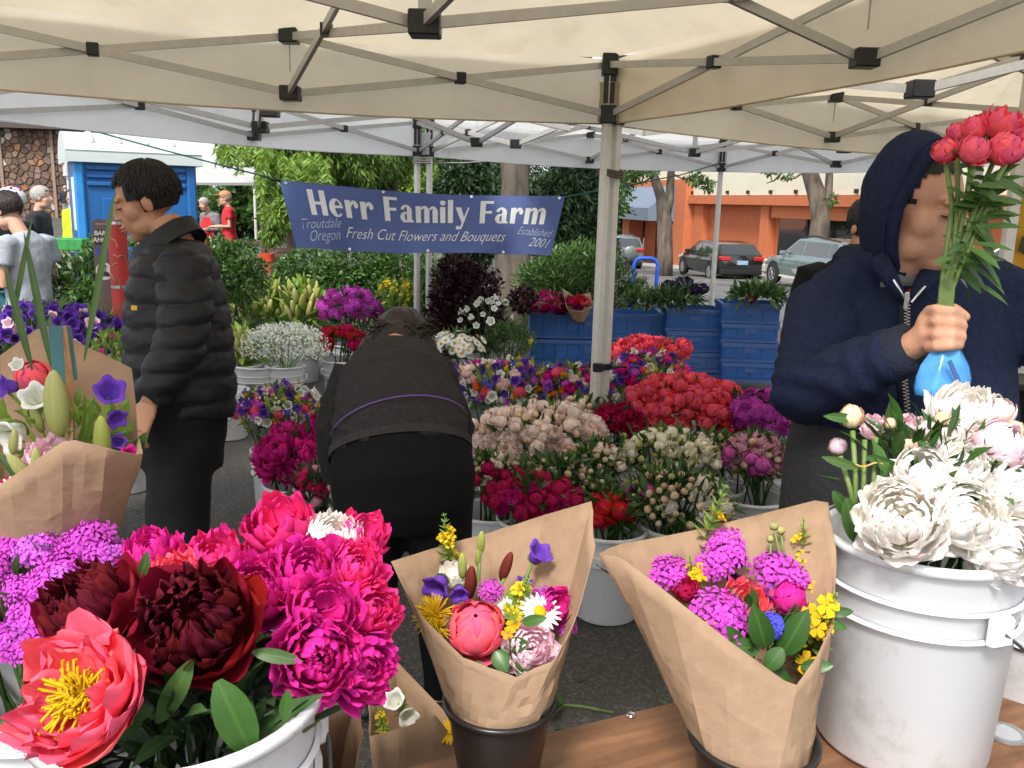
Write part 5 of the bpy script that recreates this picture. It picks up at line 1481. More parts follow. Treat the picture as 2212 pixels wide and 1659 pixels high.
# ------------------------------------------------------------------ buckets of cut flowers under the canopies
def zdepth(x, y, z):
    v = CAMR @ Vector(((x - 1106) / FPX, (829.5 - y) / FPX, -1.0)); return (z - CAMH) / v.z

def dome_dirs(n, rg, zmin=-.25, ymax=.35):
    out_ = []; k = 0
    while len(out_) < n:
        m = n * 3; z = 1 - 2 * ((k % m) + .5) / m; a = k * 2.39996; q = math.sqrt(1 - z * z); k += 1
        d = Vector((q * math.cos(a), q * math.sin(a), z))
        if d.z < zmin or d.y > ymax + rg.uniform(0, .3):
            if k > m * 4: break
            continue
        out_.append(d)
        if k >= m: break
    # fill evenly: pick by stride
    return out_

def bunch(nm, label, cx, cy, rx, ry, zc, n, kinds, seed, green=g_gloss, gn=260, gsize=.06, deep=.8, buckets=((0, 0),), cat='flower', blabel=None, bz=0.0, jit=.08, zmin=-.2, br=.145, bh=.36, stems=14, glabel=None, group=None):
    """kinds: list of (name, kind, colour, diameter px, weight, label)"""
    rg = random.Random(seed); d = zdepth(cx, cy, zc); k = d / FPX
    c = at(cx, cy, d); R = Vector((rx * k, rx * k * deep, ry * k))
    # even points over the visible dome
    pts = []; N = int(n * 2.6) + 8
    for i in range(N):
        z = 1 - 2 * (i + .5) / N; a = i * 2.39996; q = math.sqrt(1 - z * z); v = Vector((q * math.cos(a), q * math.sin(a), z))
        if v.z >= zmin and v.y <= .45: pts.append(v)
    rg.shuffle(pts); pts = pts[:n]
    for v in pts:
        nm_, kd, col, px, _, lab = rg.choices(kinds, [q[4] for q in kinds])[0]
        p = c + Vector((v.x * R.x, v.y * R.y, v.z * R.z)) * rg.uniform(.80, 1.07)
        ax = Vector((v.x * .8, v.y * .8 - .15, v.z * .6 + .55)) + Vector((rg.uniform(-.3, .3), rg.uniform(-.3, .3), rg.uniform(-.1, .3)))
        if kd == 'bell': ax = Vector((v.x + rg.uniform(-.6, .6), v.y - .5 + rg.uniform(-.4, .4), rg.uniform(-.1, .7)))
        if kd in ('lily', 'spike', 'bellspike'): ax = Vector((v.x * .45, v.y * .45, 1)) + Vector((rg.uniform(-.12, .12), rg.uniform(-.12, .12), 0))
        wh = 'on top' if v.z > .72 else 'low down' if v.z < .05 else 'at the left side' if v.x < -.55 else 'at the right side' if v.x > .55 else 'towards the front'
        if nm_ == 'peony': nm_ = {'lightpink': 'pale_pink', 'violetpink': 'violet_pink', 'hotpink': 'hot_pink'}.get(col, col) + '_peony'
        flower(nm_, kd, col, p, ax, px * k / 2 * rg.uniform(.82, 1.15), lab + ', ' + wh, 'flower', group or (lab if len(lab) < 60 else nm + ' flowers'))
    base = Vector((c.x, c.y, bz + bh * .6))
    if gn: greenery('leafy_stems', glabel or ('green leaves and stems among the ' + nm), c, (R.x * 1.0, R.y * 1.0, R.z * .98), gn, gsize, green, seed + 500, base, stems, zmin=-.9, lo=.55, hi=.95)
    for i, (dx, dy) in enumerate(buckets):
        bucket((blabel or ('white bucket holding ' + nm)) if i == 0 else 'second ' + (blabel or ('white bucket holding ' + nm)), c.x + dx, c.y + dy, bz, br, bh, rot=rg.uniform(0, 3), group='white flower buckets', hang=(i == 0))
    return c, d

K = lambda name, kind, col, px, w, lab: (name, kind, col, px, w, lab)
mixed = lambda where: [K('bellflower', 'bell', 'purple', 17, 3.4, 'purple bellflower ' + where), K('bellflower', 'bell', 'pure', 16, 2.6, 'white bellflower ' + where), K('loosestrife', 'spike', 'yellow', 18, 2.4, 'yellow loosestrife spire ' + where),
    K('peony', 'ball', 'coral', 24, 1.0, 'small coral peony ' + where), K('peony', 'double', 'magenta', 27, 1.2, 'magenta peony ' + where), K('yellow_thistle', 'thistle', 'yellow', 19, 1.0, 'shaggy yellow thistle head ' + where), K('cornflower', 'cornflower', 'blue', 15, 2.0, 'blue cornflower ' + where),
    K('peony', 'cup', 'blush', 25, 1.2, 'blush peony ' + where), K('catchfly', 'cluster', 'silene', 20, 1.4, 'pink catchfly cluster ' + where), K('poppy', 'cup', 'orange', 14, .5, 'small orange poppy ' + where)]
# back row
bunch('lily buds by the hedge', '', 558, 668, 62, 56, .62, 44, [K('lily_bud', 'lily', 'lilybud', 15, 3, 'closed green lily bud in the left back bunch'), K('lily_bud', 'lily', 'lilypale', 14, 1, 'pale closed lily bud in the left back bunch')], 1, g_bright, 220, .16, blabel='white bucket of green lily buds')
bunch('slender lily buds', '', 652, 672, 46, 54, .62, 26, [K('lily_bud', 'lily', 'lilypale', 14, 2, 'slender lily bud beside the magenta sweet rocket'), K('lily_bud', 'lily', 'lilybud', 14, 2, 'pink-tinged lily bud beside the magenta sweet rocket')], 2, g_bright, 120, .17)
bunch('yellow lily buds low', '', 522, 760, 26, 45, .45, 16, [K('lily_bud', 'lily', 'lilypale', 13, 2, 'yellow-green lily bud behind the black jacket')], 3, g_lime, 60, .14)
bunch('magenta sweet rocket', '', 755, 668, 66, 46, .66, 56, [K('sweet_rocket', 'cluster', 'silene', 24, 1.4, 'magenta sweet rocket cluster at the back'), K('sweet_rocket', 'cluster', 'silene2', 24, 1.6, 'dark magenta sweet rocket cluster at the back')], 4, g_dark, 220, .08)
bunch('red peonies at the back', '', 738, 738, 44, 32, .50, 12, [K('peony', 'cup', 'red', 34, 2, 'red peony in the back bucket left of the woman'), K('peony', 'cup', 'crimson', 34, 1, 'crimson peony in the back bucket left of the woman')], 5, g_gloss, 90, .07)
bunch('yellow loosestrife at the back', '', 862, 652, 50, 42, .68, 26, [K('loosestrife', 'spike', 'yellow', 20, 2, 'yellow loosestrife spire by the white poles')], 6, g_mid, 160, .07)
c, d = bunch("baby's breath", '', 615, 748, 92, 46, .50, 1, [K('babys_breath', 'cluster', 'pure', 20, 1, "white baby's breath head above the ribbed bucket")], 7, g_lime, 420, .035)
rg_ = np.random.default_rng(4); n_ = 2600; u = rg_.normal(size=(n_, 3)); u /= np.linalg.norm(u, axis=1, keepdims=True); u[:, 2] = np.where(u[:, 2] < -.4, -u[:, 2], u[:, 2])
k_ = d / FPX; T = floret(4, 1, .8, .2)
V, F, C = scatter([T], frames(rg_.normal(size=(n_, 3)), rng=rg_) * (.0075 * rg_.uniform(.7, 1.3, n_))[:, None, None], np.array(c) + u * np.array((95 * k_, 80 * k_, 50 * k_)) * rg_.uniform(.7, 1.05, n_)[:, None], np.zeros(n_, int), rg_.random(n_))
tag(link('babys_breath', npmesh('babys_breath', V - np.array(c), F, PET['pure'], False, C), None, c), "haze of tiny white baby's breath above the ribbed bucket", 'flowers', kind='stuff')
bunch('daisies', '', 985, 745, 62, 30, .50, 42, [K('daisy', 'daisy', 'pure', 22, 2, 'white daisy with yellow eye right of the woman')], 8, g_mid, 120, .06, zmin=-.35)
bunch('white bellflowers on tall stems', '', 1050, 690, 55, 52, .66, 16, [K('bellflower', 'bell', 'pure', 14, 2, 'white bellflower on a tall stem above the daisies'), K('bellflower', 'bell', 'pure', 11, 1, 'small white bellflower on a tall stem above the daisies')], 9, g_mid, 60, .07)
c, d = bunch('bushy green sprigs', '', 1100, 735, 60, 40, .52, 1, [K('loosestrife', 'spike', 'yellow', 20, 1, 'single loosestrife tip among the bushy green sprigs')], 10, g_mid, 1500, .035, br=.16)
# mixed bouquets in the middle
bunch('mixed bouquets behind the blush peonies', '', 1080, 838, 132, 60, .58, 130, mixed('in the middle mixed bunch'), 11, g_mid, 620, .055, buckets=((-.15, 0), (.15, .05)))
bunch('mixed bouquets left of the centre pole', '', 1235, 845, 95, 58, .58, 84, mixed('just left of the centre pole'), 12, g_mid, 460, .055)
bunch('mixed bouquets right of the centre pole', '', 1395, 822, 95, 60, .60, 96, mixed('just right of the centre pole'), 13, g_mid, 460, .055)
bunch('coral peonies behind the pole', '', 1405, 757, 78, 26, .66, 16, [K('peony', 'double', 'coral', 42, 2, 'full coral peony behind the centre pole'), K('peony', 'cup', 'coral', 32, 2, 'cupped coral peony behind the centre pole')], 14, g_gloss, 80, .07)
# peony buckets
bunch('blush peonies', '', 1160, 950, 142, 78, .52, 120, [K('peony', 'double', 'blush', 40, 2, 'open blush peony in the big pale bunch'), K('peony', 'ball', 'blush', 31, 3, 'round blush peony in the big pale bunch'), K('peony_bud', 'bud', 'budcream', 18, 2.6, 'cream peony bud in the big pale bunch')], 15, g_gloss, 460, .06, buckets=((-.12, .1), (.16, .1)), zmin=-.35)
bunch('small peony buds', '', 1205, 1040, 105, 46, .46, 64, [K('peony_bud', 'bud', 'budcream', 17, 3, 'small cream bud below the blush peonies'), K('peony_bud', 'bud', 'budgreen', 13, 1, 'green bud below the blush peonies')], 16, g_gloss, 420, .07, zmin=-.4)
bunch('coral peonies', '', 1480, 885, 132, 72, .55, 150, [K('peony', 'ball', 'coral', 32, 3, 'round coral peony in the big coral bunch'), K('peony', 'cup', 'coral', 36, 1.2, 'opening coral peony in the big coral bunch'), K('peony', 'ball', 'red', 31, .5, 'redder peony in the big coral bunch')], 17, g_gloss, 420, .06, buckets=((-.14, .1), (.14, .1)), zmin=-.35)
bunch('dark red peonies', '', 1335, 915, 62, 46, .50, 26, [K('peony', 'cup', 'crimson', 32, 2, 'dark red peony at the foot of the centre pole')], 18, g_dark, 120, .08)
bunch('magenta sweet rocket', '', 1652, 900, 92, 56, .56, 84, [K('sweet_rocket', 'cluster', 'silene', 30, 2, 'magenta sweet rocket cluster beside the hooded man'), K('sweet_rocket', 'cluster', 'silene2', 30, 1.8, 'dark magenta sweet rocket cluster beside the hooded man')], 19, g_dark, 120, .07, glabel='green leaves under the sweet rocket beside the hooded man', blabel='white bucket of sweet rocket beside the hooded man')
bunch('ivory peonies', '', 1440, 982, 112, 54, .52, 66, [K('peony', 'ball', 'ivory', 29, 3, 'round ivory peony in front of the coral bunch'), K('peony', 'cup', 'ivory', 36, 1, 'opening ivory peony in front of the coral bunch'), K('peony_bud', 'bud', 'budgreen', 16, 2, 'greenish bud in the ivory bunch')], 20, g_gloss, 360, .06, zmin=-.35)
bunch('cream and pink peony buds', '', 1462, 1082, 118, 66, .46, 84, [K('peony_bud', 'bud', 'budcream', 19, 4, 'cream and red peony bud in the front bunch'), K('peony', 'cup', 'white', 44, .9, 'pale open peony in the front bunch'), K('peony_bud', 'bud', 'budgreen', 15, 1, 'green peony bud in the front bunch'), K('peony', 'ball', 'violetpink', 38, .35, 'violet-pink peony in the front bunch')], 21, g_gloss, 480, .065, zmin=-.4, blabel='ribbed white bucket of cream and pink buds', br=.135, bh=.36)
bunch('pink peonies', '', 1632, 995, 66, 56, .52, 30, [K('peony', 'double', 'pink', 40, 2, 'soft pink peony beside the dark apron'), K('peony', 'ball', 'violetpink', 38, .7, 'violet-pink peony beside the dark apron'), K('peony_bud', 'bud', 'budcream', 20, 1, 'small bud beside the dark apron')], 22, g_gloss, 260, .07, blabel='white bucket of pink peonies beside the dark apron')
bunch('crimson peonies', '', 1155, 1072, 98, 42, .45, 50, [K('peony', 'ball', 'crimson', 37, 3, 'round crimson peony above the kraft bouquet'), K('peony', 'cup', 'magenta', 40, 1, 'open crimson-pink peony above the kraft bouquet')], 23, g_gloss, 160, .08, zmin=-.35, blabel='white bucket of crimson peonies')
bunch('red peonies', '', 1318, 1108, 48, 38, .42, 12, [K('peony', 'cup', 'red', 46, 2, 'bright red peony between the two kraft bouquets'), K('peony', 'ball', 'red', 42, 1, 'round red peony between the two kraft bouquets')], 24, g_gloss, 120, .08)
# bud-filled gaps between the big bunches
for i_, (x_, y_, lab_) in enumerate(((1290, 1005, 'between the blush and ivory bunches'), (1060, 1030, 'left of the crimson bunch'), (1545, 985, 'between the ivory and pink bunches'), (1255, 905, 'at the foot of the pole'))):
    bunch('peony buds ' + lab_, '', x_, y_, 58, 46, .50, 34, [K('peony_bud', 'bud', 'budcream', 17, 3, 'cream bud ' + lab_), K('peony', 'ball', 'blush', 26, 1.2, 'small blush peony ' + lab_), K('peony', 'ball', ('blush', 'crimson', 'ivory', 'red')[i_], 28, 1, 'small round peony ' + lab_), K('peony_bud', 'bud', 'budgreen', 13, 1, 'green bud ' + lab_)], 230 + i_, g_gloss, 260, .06)
# left of the woman
bunch('mixed bouquets beside the woman', '', 605, 890, 92, 58, .55, 104, mixed('in the mixed bunch left of the woman') + [K('white_spire', 'bellspike', 'pure', 16, 2, 'white flower spire in the mixed bunch left of the woman')], 25, g_mid, 460, .05)
bunch('magenta peonies beside the woman', '', 640, 985, 78, 62, .48, 36, [K('peony', 'double', 'magenta', 50, 3, 'full magenta peony left of the woman'), K('peony', 'cup', 'magenta', 44, 1, 'small magenta peony left of the woman')], 26, g_dark, 160, .08, zmin=-.4)
bunch('hot pink peonies beside the woman', '', 692, 1055, 52, 46, .42, 18, [K('peony', 'cup', 'hotpink', 32, 2, 'small hot pink peony left of the bending woman'), K('peony', 'ball', 'pink', 28, 1, 'pink peony bud left of the bending woman')], 27, g_dark, 100, .07, zmin=-.4)
# purple bellflowers on the left bench
bunch('purple bellflowers', '', 95, 728, 165, 62, 1.0, 150, [K('bellflower', 'bell', 'purple', 24, 5, 'purple bellflower in the mass at the left'), K('bellflower', 'bell', 'darkpurple', 22, 1, 'dark purple bellflower in the mass at the left'), K('bellflower', 'bell', 'lightpink', 22, .3, 'pale bellflower in the mass at the left')], 28, g_mid, 420, .07, bz=.55, buckets=((-.1, .05), (.2, .1)), zmin=-.4)
bunch('lychnis sprigs', '', 238, 768, 46, 44, .98, 16, [K('lychnis', 'floret', 'magenta', 14, 2, 'tiny magenta lychnis beside the red post'), K('lychnis', 'bud', 'budgreen', 10, 3, 'pale lychnis bud beside the red post')], 29, g_lime, 140, .05, bz=.55)
mb_ = at(100, 900, 2.6)
bench = thing('flower_bench', 'low bench carrying the purple bellflowers at the left', 'bench', (at(95, 728, zdepth(95, 728, 1.0)).x, at(95, 728, zdepth(95, 728, 1.0)).y, 0))
MB().box((-.10, -.12, .525), (1.0, .9, .04)).build('top', m_wood, bench)
for sx in (-1, 1):
    for sy in (-1, 1): MB().box((-.10 + sx * .45, -.12 + sy * .38, .25), (.05, .05, .50)).build('leg', m_wood, bench)
# loose flowers in the crates
def cratef(label, cx, cy, rx, ry, d, n, kinds, seed, green, gn, gs):
    k = d / FPX; c = at(cx, cy, d); rg = random.Random(seed)
    for i in range(n):
        nm_, kd, col, px, _, lab = rg.choices(kinds, [q[4] for q in kinds])[0]
        a = rg.uniform(0, 6.28); q = math.sqrt(rg.random())
        p = c + Vector((math.cos(a) * q * rx * k, rg.uniform(-.1, .25), (math.sin(a) * q * .6 + .2) * ry * k))
        flower(nm_, kd, col, p, (rg.uniform(-.5, .5), -.5, 1), px * k / 2 * rg.uniform(.8, 1.2), lab, 'flower', lab)
    if gn: greenery('leafy_stems', label, c, (rx * k, .2, ry * k), gn, gs, green, seed, zmin=-.2, upb=.2)
cratef('leaves round the crimson peonies in the wide crate', 1190, 655, 70, 22, 8.0, 12, [K('peony', 'double', 'crimson', 40, 2, 'crimson peony lying in the wide blue crate'), K('peony', 'double', 'magenta', 40, 1, 'magenta peony lying in the wide blue crate')], 71, g_gloss, 120, .07)
cratef('feathery greens heaped in the second crate column', 1450, 655, 75, 28, 7.9, 5, [K('bellflower', 'bell', 'pure', 20, 1, 'white flower among the greens in the second crate column')], 72, g_mid, 600, .09)
cratef('dark leaves under the purple irises', 1478, 630, 46, 26, 7.9, 16, [K('iris', 'double', 'darkpurple', 26, 1, 'dark purple iris bloom on top of the crates')], 73, g_mid, 60, .07)
cratef('leafy branches heaped in the third crate column', 1640, 645, 66, 22, 7.7, 4, [K('bellflower', 'bell', 'pure', 18, 1, 'white flower in the third crate column'), K('peony', 'ball', 'crimson', 22, 1, 'crimson bud in the third crate column')], 74, g_hedge, 420, .11)
cratef('greens at the right end of the wide crate', 1385, 655, 50, 16, 8.0, 5, [K('bellflower', 'bell', 'purple', 18, 1, 'purple bell at the right end of the wide crate'), K('bellflower', 'bell', 'pure', 18, 1, 'white bell at the right end of the wide crate')], 75, g_mid, 200, .09)
# spare buckets
for (x, y, w, lab, rr, hh) in ((555, 840, 78, 'white bucket with a black printed label left of the ribbed bucket', .15, .36), (490, 893, 60, 'white bucket half hidden behind the black jacket', .145, .33), (272, 985, 60, 'white bucket behind the left kraft bouquets', .15, .37)):
    d_ = zdepth(x, y, hh * .5); p = at(x, y, d_)
    b_ = bucket(lab, p.x, p.y, 0, rr, hh, group='white flower buckets')
    MB().box((0, -rr * .955 - .004, hh * .48), (.07, .004, .14)).build('printed_label', M('label_ink', (.12, .12, .13), .6, .6, 60), b_)

# small wrapped bouquet lying in the wide crate
# ------------------------------------------------------------------ people
def skin(name, c): return M(name, c, .5, .08, 18, bump=.08, bscale=160, spec=.35, dirt=(c[0] * .9, c[1] * .6, c[2] * .55, .25), dirt_scale=14)
m_skin1 = skin('skin_tan', (.42, .21, .125)); m_skin2 = skin('skin_warm', (.50, .26, .165)); m_skin3 = skin('skin_pale', (.55, .31, .22))
m_lip = M('lips', (.34, .13, .10), .45, .06, 30); m_eye = M('lash_dark', (.02, .014, .012), .5)
m_hairb = M('hair_black', (.006, .005, .005), .6, .4, 90, stretch=(1, 1, .15), bump=.5, bscale=160)
m_hairn = M('hair_brown', (.022, .013, .009), .45, .5, 80, stretch=(1, 1, .2), bump=.6, bscale=120)
m_hairg = M('hair_grey', (.34, .32, .30), .6, .3, 60, bump=.5, bscale=100)

def face_frame(f, up=(0, 0, 1)):
    f = Vector(f).normalized(); x = f.cross(Vector(up)).normalized(); z = x.cross(f)
    return Matrix((x, f, z)).transposed()                # local x right, y forward, z up

def head_prims(mb, c, Rm, s=1.0, detail=True):
    c = Vector(c); T = lambda p: c + Rm @ (Vector(p) * s)
    def e(p, r, tilt=0.0):
        mb.ell(T(p), [q * s for q in r], Rm @ Matrix.Rotation(tilt, 3, 'X'), 18, 12)
    e((0, -.012, .038), (.077, .096, .088)); e((0, .028, -.035), (.063, .068, .085)); e((0, .056, -.092), (.030, .030, .026))
    for k in (-1, 1):
        e((k * .040, .044, -.020), (.030, .034, .036)); e((k * .044, .018, -.066), (.022, .046, .034)); e((k * .079, -.004, -.004), (.009, .017, .029), -.2)
    mb.tube([T((0, .086, .022)), T((0, .104, -.008)), T((0, .110, -.024))], [.009 * s, .012 * s, .014 * s], 10)
    if detail:
        e((0, .080, .030), (.055, .018, .010))
        for k in (-1, 1):
            e((k * .0125, .098, -.029), (.011, .012, .009)); e((k * .032, .076, .006), (.017, .014, .011)); e((k * .032, .084, .026), (.024, .010, .007))
        e((0, .090, -.058), (.024, .014, .007)); e((0, .088, -.070), (.021, .013, .008)); e((0, .082, -.045), (.018, .014, .012))

def face_bits(root, c, Rm, s=1.0, org=Vector(), hair=None, closed=True):
    """brows, lash lines and lips as children of the body"""
    c = Vector(c) - org; T = lambda p: c + Rm @ (Vector(p) * s)
    for k in (-1, 1):
        MB().tube([T((k * .014, .0925, .031)), T((k * .030, .0925, .036)), T((k * .050, .078, .031))], [.0028 * s, .0036 * s, .0018 * s], 6).build('eyebrow', hair or m_hairb, root, True)
        MB().tube([T((k * .018, .0885, .002)), T((k * .032, .0905, -.001)), T((k * .048, .078, .002))], [.0016 * s, .0026 * s, .0012 * s], 6).build('eyelash_line', m_eye, root, True)
    MB().tube([T((-.022, .0935, -.061)), T((-.008, .1030, -.0585)), T((0, .1035, -.0595)), T((.008, .1030, -.0585)), T((.022, .0935, -.061))], [.002 * s, .0044 * s, .0040 * s, .0044 * s, .002 * s], 8).build('upper_lip', m_lip, root, True)
    MB().tube([T((-.018, .0925, -.068)), T((0, .1005, -.070)), T((.018, .0925, -.068))], [.002 * s, .0052 * s, .002 * s], 8).build('lower_lip', m_lip, root, True)

def strands(root, c, Rm, s, mat, n, seed, org, fringe=True, length=(.05, .09), rad=(.084, .104, .098)):
    """hair: cap of tapering locks lying along the skull"""
    rg = random.Random(seed); m_ = MB(); c = Vector(c) - org; crown = Vector((0, -.03, .10))
    for k in range(n):
        a = rg.uniform(0, 6.283); ph = rg.uniform(.05, 1.9)
        d = Vector((math.sin(ph) * math.cos(a), math.sin(ph) * math.sin(a), math.cos(ph)))
        if d.y > .55 and d.z < .45: continue
        if d.y > .15 and d.z < .05 and abs(d.x) < .9: continue
        if d.z < -.35: continue
        p = Vector((d.x * rad[0], d.y * rad[1] - .012, d.z * rad[2] + .038))
        t = (d - Vector((0, -.25, .95)) * d.dot(Vector((0, -.25, .95)))); t = t.normalized() if t.length > .01 else Vector((0, 1, 0))
        L = rg.uniform(*length); pts = []
        for j in range(4):
            q = p + t * (L * j / 3) ; v = Vector((q.x / rad[0], (q.y + .012) / rad[1], (q.z - .038) / rad[2]))
            v = v.normalized() * (1.0 + .02 * rg.random() + .03 * (j == 3)); q = Vector((v.x * rad[0], v.y * rad[1] - .012, v.z * rad[2] + .038 - .004 * j * (j > 1)))
            pts.append(c + Rm @ (q * s))
        m_.tube(pts, [.0036 * s, .0044 * s, .0034 * s, .0006 * s], 4)
    return m_.build('hair', mat, root, True)

def hair_cap(c, Rm, s, mat, root, org, grow=1.07, low=-.02, front=.055):
    m_ = MB(); c = Vector(c) - org; V = []; F = []; nu, nv = 64, 40; keep = {}
    for j in range(nv + 1):
        t = math.pi * (j / nv) * .74
        for k in range(nu):
            a = 2 * math.pi * k / nu
            d = Vector((math.sin(t) * math.cos(a), math.sin(t) * math.sin(a), math.cos(t)))
            q = Vector((d.x * .079 * grow, d.y * .098 * grow - .012, d.z * .090 * grow + .038))
            V.append(c + Rm @ (q * s)); keep[len(V) - 1] = not ((q.y > front + .006 * math.sin(k * 2.1) and q.z < .082 + .004 * math.sin(k * 1.3)) or (q.y > .02 and q.z < .012) or q.z < low - (.05 if q.y < -.03 else 0))
    for j in range(nv):
        for k in range(nu):
            f = (j * nu + k, (j + 1) * nu + k, (j + 1) * nu + (k + 1) % nu, j * nu + (k + 1) % nu)
            if all(keep[i] for i in f): F.append(f)
    m_.add(V, F); return m_.build('hair_base', mat, root, True)

def hand_prims(mb, wrist, fdir, pdir, s=1.0, curl=.5, side=1, thumb=True):
    """open or curled hand: palm block, four fingers, thumb. fdir: finger direction, pdir: direction the palm faces"""
    w = Vector(wrist); f = Vector(fdir).normalized(); p = Vector(pdir); p = (p - f * p.dot(f)).normalized(); a = f.cross(p) * side
    mb.tube([w - f * .02, w + f * .035, w + f * .085 * s], [(.028 * s, .019 * s), (.040 * s, .016 * s), (.040 * s, .014 * s)], 12, up=p)
    for i, (off, L) in enumerate(((.030, .070), (.010, .080), (-.010, .075), (-.029, .058))):
        b = w + f * .082 * s + a * off * s; L *= s; pts = [b - f * .01]; d = f.copy(); q = b
        for k, frac in enumerate((.45, .32, .25)):
            ang = curl * (.5 + .9 * (k > 0)) * 1.1
            d = (d * math.cos(ang) + p * math.sin(ang)).normalized() if True else d
            q = q + d * L * frac; pts.append(q)
            f2 = d; p = p
        mb.tube(pts, [.0098 * s, .0098 * s, .0090 * s, .0072 * s], 8); mb.ell(pts[-1], (.0072 * s,) * 3, None, 8, 6)
    if thumb:
        b = w + f * .025 * s + a * .034 * s; d = (f * .7 + a * .65 + p * .35 * (1 + curl)).normalized(); m1 = b + d * .04 * s; m2 = m1 + (f * .85 + p * .5 * curl + a * .1).normalized() * .032 * s
        mb.tube([b - d * .01, m1, m2], [.013 * s, .0115 * s, .009 * s], 8); mb.ell(m2, (.009 * s,) * 3, None, 8, 6)

def localize(me, org): 
    setv(me, getv(me) - np.array(org, dtype=np.float32)); return me

def wrinkle(me, amp, scale, seed=0, stretch=(1, 1, 1)):
    v = getv(me); n = getn(me)
    d = np.array([noise.noise(Vector((p[0] * scale * stretch[0] + seed, p[1] * scale * stretch[1], p[2] * scale * stretch[2]))) + .5 * noise.noise(Vector((p[0] * scale * 2.3 * stretch[0], p[1] * scale * 2.3 * stretch[1] + seed, p[2] * scale * 2.3 * stretch[2]))) for p in v])
    setv(me, v + n * (amp * d)[:, None]); return me

UY = (0, 1, 0)
# ---- man in the black quilted jacket, left
def man_jacket():
    D = 2.95; kx = D / FPX
    org = at(392, 900, D); org.z = 0
    hc = at(318, 438, D); Rm = face_frame((-.93, -.30, -.27))
    b = MB(); head_prims(b, hc, Rm, 1.02)
    b.tube([at(352, 478, D), at(372, 512, D), at(392, 560, D)], [.055, .058, .07], 14)
    b.tube([at(392, 560, D), at(395, 700, D), at(395, 880, D), at(392, 1000, D)], [.07, .09, .09, .08], 12)
    sh, el, wr = at(402, 580, D - .12), at(388, 750, D - .18), at(322, 872, D - .24)
    b.tube([at(392, 570, D), sh, el, wr], [.05, .045, .036, .028], 10)
    hand_prims(b, wr, at(300, 925, D - .25) - wr, (.35, .9, 0), 1.0, .45, -1)
    for k in (-1, 1): b.tube([at(392, 980, D), at(392 + k * 18, 1200, D + k * .06), Vector((org.x + k * .02, org.y + k * .07, .08))], [.06, .05, .035], 8)
    me = localize(remesh(b, .0040, 6, 'person', m_skin1), org)
    p = link('person', me, None, org); tag(p, 'man in a black quilted jacket looking down at the left', 'person')
    face_bits(p, hc, Rm, 1.02, org)
    hair_cap(hc, Rm, 1.02, m_hairb, p, org, 1.07, -.035, .058); strands(p, hc, Rm, 1.02, m_hairb, 900, 5, org, length=(.05, .10))
    # jacket: body and sleeves
    m_jk = M('nylon_black', (.010, .0105, .013), .55, .15, 60, bump=.06, bscale=300, spec=.25)
    def quilt(mb, name, parent, per=.078, amp=.011, tilt=.03, ztop=9.0):
        me = remesh(mb, .0075, 5, name, None); v = getv(me); n = getn(me)
        ph = np.array([p[2] + .016 * noise.noise(Vector(p) * 5) + tilt * (p[0] - org.x) for p in v]); pw = np.abs(np.sin(np.pi * ph / per)) ** .55
        wr_ = np.array([noise.noise(Vector((p[0] * 22, p[1] * 22, p[2] * 55))) for p in v])
        setv(me, v + n * (np.where(v[:, 2] > ztop, 0, (pw - .7) * amp) + wr_ * .0042)[:, None]); localize(me, org); me.materials.append(m_jk); return link(name, me, parent)
    j = MB()
    st = [(902, 392, 108, .150), (868, 392, 116, .162), (800, 390, 116, .172), (720, 386, 112, .178), (640, 382, 104, .178), (585, 384, 90, .172), (548, 390, 70, .15), (522, 390, 50, .10)]
    j.tube([at(x, y, D) for y, x, _, _ in st], [(w * kx, t) for _, _, w, t in st], 28, up=UY)
    col = [(572, 368, 78, .135), (545, 358, 74, .120), (515, 352, 68, .108)]
    jk = quilt(j, 'jacket', p, ztop=at(390, 545, D).z)
    j = MB(); sh2, el2, wr2 = sh + Vector((.0, -.03, 0)), el + Vector((.012, -.035, 0)), wr + Vector((.004, 0, .012))
    j.tube([sh2 + Vector((.0, .08, .015)), sh2, sh2.lerp(el2, .5) + Vector((.02, -.01, 0)), el2, el2.lerp(wr2, .5), wr2], [.07, .088, .084, .078, .070, .054], 18)
    quilt(j, 'sleeve', jk, .07, .013, -.12)
    j = MB(); j.tube([at(372, 575, D + .15), at(352, 720, D + .18), at(330, 800, D + .18)], [.08, .075, .06], 14); quilt(j, 'sleeve', jk, .07, .012)
    cl = MB(); cl.tube([at(x, y, D) for y, x, _, _ in col], [(w * kx, t) for _, _, w, t in col], 24, False, UY); cl.tube([at(x, y, D) for y, x, _, _ in col], [(w * kx - .012, t - .012) for _, _, w, t in col], 24, False, UY)
    vv = []
    for q in cl.V:
        q = Vector(q); t = (q.x - at(355, 520, D).x) / (.1); vv.append(q + Vector((0, 0, .055 * t)))
    cl.V = vv; me = wrinkle(cl.mesh('collar', m_jk, True), .006, 25); localize(me, org); link('collar', me, jk)
    MB().box(at(290, 665, D - .19) - org, (.018, .004, .014)).build('logo_patch', M('patch_yellow', (.7, .42, .03), .6), jk)
    t = MB()
    t.tube([at(392, 860, D), at(390, 930, D), at(388, 1010, D)], [(98 * kx, .165), (96 * kx, .16), (88 * kx, .15)], 20, up=UY)
    for k in (-1, 1): t.tube([at(388, 960, D + k * .07), at(386 + 3 * k, 1130, D + k * .075), at(384, 1300, D + k * .08), Vector((org.x - .01, org.y + k * .09, .04))], [.105, .098, .088, .085], 16)
    me = wrinkle(remesh(t, .012, 4, 'trousers', M('cloth_black', (.006, .006, .007), .85, .2, 30, spec=.2)), .006, 9, 2); localize(me, org); link('trousers', me, p)
    for k in (-1, 1): MB().ell((-.06, k * .09, .045), (.14, .05, .045)).build('shoe', m_blackp, p, True)
